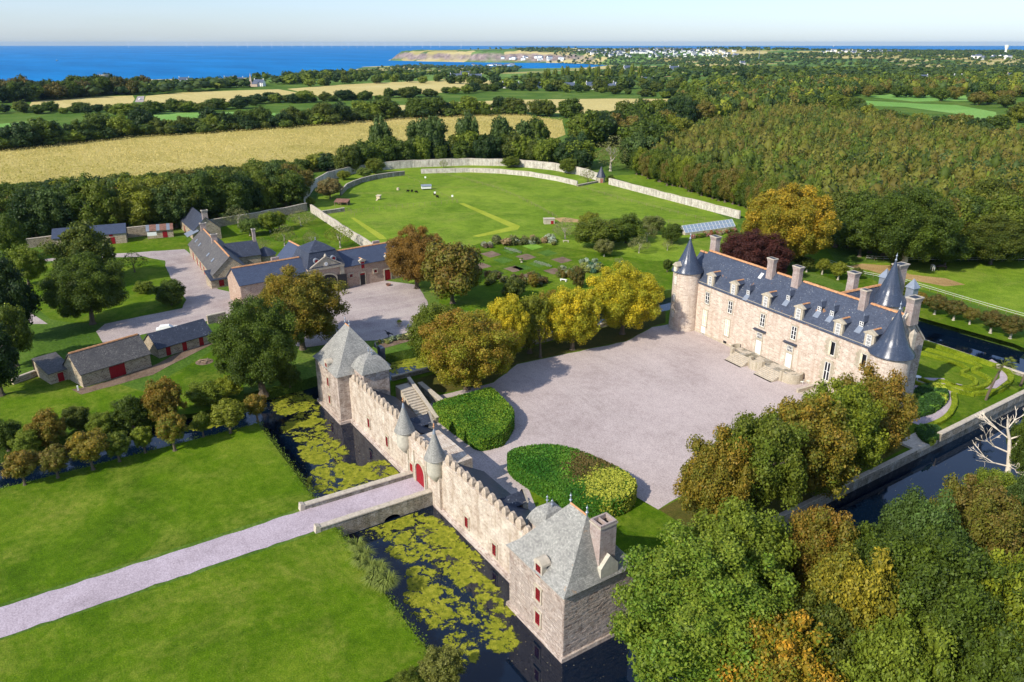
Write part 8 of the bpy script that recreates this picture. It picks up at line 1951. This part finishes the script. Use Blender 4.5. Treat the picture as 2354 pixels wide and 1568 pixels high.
def far_house(px, py, k, rz, label, s=1.0, group=None):
    X, Y, Z = GT(px, py); r = thing('far_house', label, 'house', (X, Y, Z - .3), YAW + rz, group); r.scale = (s, s, s)
    for nm, me_ in zip(('wall', 'roof', 'chimney', 'window'), HM[k]): link(nm, me_, r)
for px, py, k, rz, lab in ((425, 193, 0, .3, 'white gabled house on the slope above the sea, leftmost of the hamlet'), (450, 197, 1, .1, 'long white house beside the leftmost hamlet house'), (466, 198, 0, -.3, 'small white house at the right of the first hamlet'), (528, 191, 0, .5, 'white house left of the church spire'), (549, 193, 0, .2, 'brightest white house near the church spire'), (566, 198, 1, 0, 'low house below the church spire'), (597, 199, 0, -.2, 'white house right of the church spire'), (100, 210, 2, .2, 'stone house among trees at far left'), (158, 208, 2, 0, 'stone house right of the far left stone house'), (1050, 180, 1, 0, 'long slate-roofed farm left of the meadow poplars'), (1070, 178, 2, .2, 'tall stone farmhouse of the far farm'), (1092, 181, 1, 0, 'barn at the right of the far farm'), (1174, 203, 1, .1, 'grey-roofed barn behind the stubble field'), (1240, 203, 1, -.1, 'glasshouse-like shed right of the grey barn'), (1301, 204, 1, .05, 'long blue-roofed house in the middle distance'), (1359, 206, 0, .2, 'white house right of the long blue-roofed house'), (1395, 207, 1, -.1, 'low house among garden trees'), (1421, 206, 0, .1, 'house with pale roof left of the twin chimneys'), (1488, 195, 2, .15, 'stone house with two tall chimneys'), (1443, 165, 0, .2, 'white house at the bright field edge'), (1549, 167, 0, .1, 'white gabled house alone in the green field'), (1706, 149, 0, .2, 'white house on the tan field'), (2048, 182, 1, .1, 'long farm at upper right, left part'), (2066, 184, 1, .3, 'long farm at upper right, right part'), (2144, 189, 1, .1, 'long stone house of the right-hand hamlet'), (2163, 187, 2, .3, 'tall gabled house of the right-hand hamlet'), (2120, 186, 0, 0, 'white cottage of the right-hand hamlet'), (2200, 185, 0, .2, 'cottage right of the right-hand hamlet'), (2245, 190, 1, 0, 'low roof among trees at right'), (2325, 183, 2, .1, 'house near the right frame edge'), (2345, 183, 0, .2, 'house touching the right frame edge')):
    far_house(px, py, k, rz, lab, 1.0 if py > 175 else 1.4)
def copy_house(X, Y, Z, me_, rz, s, label, group, name='town_house'):
    o = link(name, me_, None, (X, Y, Z)); o.rotation_euler = (0, 0, rz); o.scale = (s, s, s); tag(o, label, 'house', group)
def joined(k):
    m = MB(); w, d, h, r = ((7, 4.5, 7, 4), (10, 5, 8, 4), (14, 7, 10, 3))[k]
    m.box(-w, w, -d, d, -4, h, 0, 'dt')
    for s in (-1, 1):
        q = [(-w - .3, s * (d + .3), h - .2), (w + .3, s * (d + .3), h - .2), (w + .3, 0, h + r), (-w - .3, 0, h + r)]; m.face(q if s < 0 else q[::-1], 1); q = [(s * w, -d, h), (s * w, d, h), (s * w, 0, h + r)]; m.face(q if s > 0 else q[::-1], 0)
    return m.mesh('town_house', ['white_wall', 'far_slate'])
TM = [joined(k) for k in range(3)]; rg = random.Random(31)
for poly, n, lab in (([(1330, 117), (1480, 114), (1560, 115), (1690, 119), (1700, 131), (1560, 131), (1400, 133), (1340, 128)], 190, 'white house of the seaside town on the hill'), ([(1150, 134), (1260, 132), (1320, 134), (1310, 139), (1180, 139)], 14, 'white building of the harbour front'), ([(1885, 118), (2000, 117), (2100, 120), (2000, 130), (1890, 130)], 40, 'white house of the second settlement beyond the woods'), ([(2230, 132), (2300, 131), (2320, 136), (2250, 138)], 12, 'white building of the works near the water tower'), ([(1085, 151), (1180, 150), (1180, 155), (1090, 156)], 16, 'house of the small village above the bay')):
    for X, Y, Z in in_px(poly, n, n, True): copy_house(X, Y, Z, rg.choice(TM[:2] if n > 20 else TM), YAW + rg.uniform(-.6, .6), rg.uniform(.75, 1.25), lab, lab.replace('white house of ', '').replace('white building of ', '').replace('house of ', ''))
X, Y, Z = GT(246, 214); sv = thing('silo_tower', 'pale concrete tower with rail on top among trees by the sea', 'tower', (X, Y, Z)); m = MB(); m.lathe([(6.5, 0), (6.2, 19), (6.6, 19.2), (6.6, 20.4), (0, 20.5)], 0, 0, 20); m.build('drum', 'render', sv); m = MB()
for i in range(10): a = i * .628; m.tube((6 * math.cos(a), 6 * math.sin(a), 20.4), (6 * math.cos(a), 6 * math.sin(a), 23), .15, .15, 4)
m.build('railing', 'lead', sv)
X, Y, Z = GT(578, 200); sp2 = thing('church', 'small church with slim pale spire in the seaside hamlet', 'church', (X, Y, Z), YAW); sp2.scale = (.6, .6, .75); m = MB(); m.box(-2.2, 2.2, -2.2, 2.2, 0, 10); m.build('tower', 'far_pink', sp2); m = MB(); m.lathe([(2.6, 10), (.1, 24)], 0, 0, 8, sm=False); m.build('spire', 'far_pink', sp2); m = MB(); m.box(2.2, 14, -3, 3, 0, 5); m.build('nave', 'far_pink', sp2); m = MB(); m.hexa([(2.2, -3.3, 5), (14, -3.3, 5), (14, 3.3, 5), (2.2, 3.3, 5)], [(2.2, -.1, 9), (14, -.1, 9), (14, .1, 9), (2.2, .1, 9)]); m.build('roof', 'far_slate', sp2)
X, Y, Z = GT(2311, 123); wt_ = thing('water_tower', 'white flaring water tower on the far right skyline', 'water tower', (X, Y, Z)); m = MB(); m.lathe([(6, 0), (5, 18), (10, 34), (12, 42), (0, 43)], 0, 0, 20); m.build('tank', 'white_wall', wt_)
X, Y, Z = GT(1744, 139); ms_ = thing('radio_mast', 'thin lattice mast among the far trees', 'mast', (X, Y, Z)); m = MB(); m.tube((0, 0, 0), (0, 0, 48), 1.6, .7, 4); m.build('mast', 'lead', ms_)
M['turbine'] = plain('turbine_white', lin(226, 230, 236), .6, .3, 0, 1, bump=0)
tx = [355, 480, 513, 545, 588, 610, 640, 662, 685, 705, 730, 752, 770, 790, 812, 826, 845, 863, 880, 905, 927, 945, 960, 985, 1003, 1022, 1068]
m = MB(); m.tube((0, 0, 0), (0, 0, 95), 3, 1.8, 6); tm_ = m.mesh('tower', ['turbine']); m = MB()
for k in range(3):
    a = R(90 + 120 * k); m.face([(-1.6 * math.sin(a), -3, 96 + 1.6 * math.cos(a)), (1.6 * math.sin(a), -3, 96 - 1.6 * math.cos(a)), (60 * math.cos(a), -3, 96 + 60 * math.sin(a))])
    m.face([(-1.6 * math.sin(a), -4, 96 + 1.6 * math.cos(a)), (60 * math.cos(a), -3.2, 96 + 60 * math.sin(a)), (1.6 * math.sin(a), -4, 96 - 1.6 * math.cos(a))])
m.box(-2, 2, -5, 5, 94, 98); bm_ = m.mesh('rotor', ['turbine'])
for i, q in enumerate(tx):
    D = 19000 + 900 * math.sin(i * 2.3); X, Y = uv2w((q - VX) / FPX * D * 1.0 / 1.0, D); r = thing('wind_turbine', 'white wind turbine standing in the sea on the horizon', 'wind turbine', (X, Y, SEA_Z), YAW + rg.uniform(-.3, .3), 'offshore wind farm'); link('tower', tm_, r); o = link('rotor', bm_, r)
def boat(label, px, py, s):
    X, Y = G(px, py, SEA_Z); b = thing('boat', label, 'boat', (X, Y, SEA_Z), YAW + .1); b.scale = (s, s, s); m = MB(); m.hexa([(-8, -2, -.5), (7, -1.5, -.5), (7, 1.5, -.5), (-8, 2, -.5)], [(-9, -2.6, 2), (11, -.3, 2.6), (11, .3, 2.6), (-9, 2.6, 2)]); m.build('hull', 'black', b); m = MB(); m.box(-5, 0, -1.6, 1.6, 2, 5.5); m.build('cabin', 'white', b); m = MB(); m.tube((-2, 0, 5), (-2, 0, 10), .2, .1, 5); m.build('mast', 'white', b)
boat('small fishing boat alone on the blue sea at left', 131, 140, 1.0); boat('pale ship on the horizon at right', 1917, 108, 5.0); boat('white sail far out left of the headland', 792, 114, 2.0)

# ---------------------------------------------------------------- sea haze: one closed box of thin air
hb = MB(); q = [uv2w(*k) for k in ((-33000, -400), (33000, -400), (33000, 30500), (-33000, 30500))]
z0, z1 = SEA_Z - 8.0, 75.0
hb.hexa([(*k, z0) for k in q], [(*k, z1) for k in q])
t = NT('haze'); t.n.remove(t.bsdf)
pv = t.add('ShaderNodeVolumePrincipled'); pv.inputs['Color'].default_value = (0.45, 0.72, 1.0, 1); pv.inputs['Density'].default_value = 0.000020; pv.inputs['Anisotropy'].default_value = 0.2
t.lk(pv.outputs[0], t.out.inputs['Volume'])
M['haze'] = t.m
hz = hb.build('haze', 'haze'); tag(hz, 'thin blue sea haze over the land', 'haze', kind='stuff')
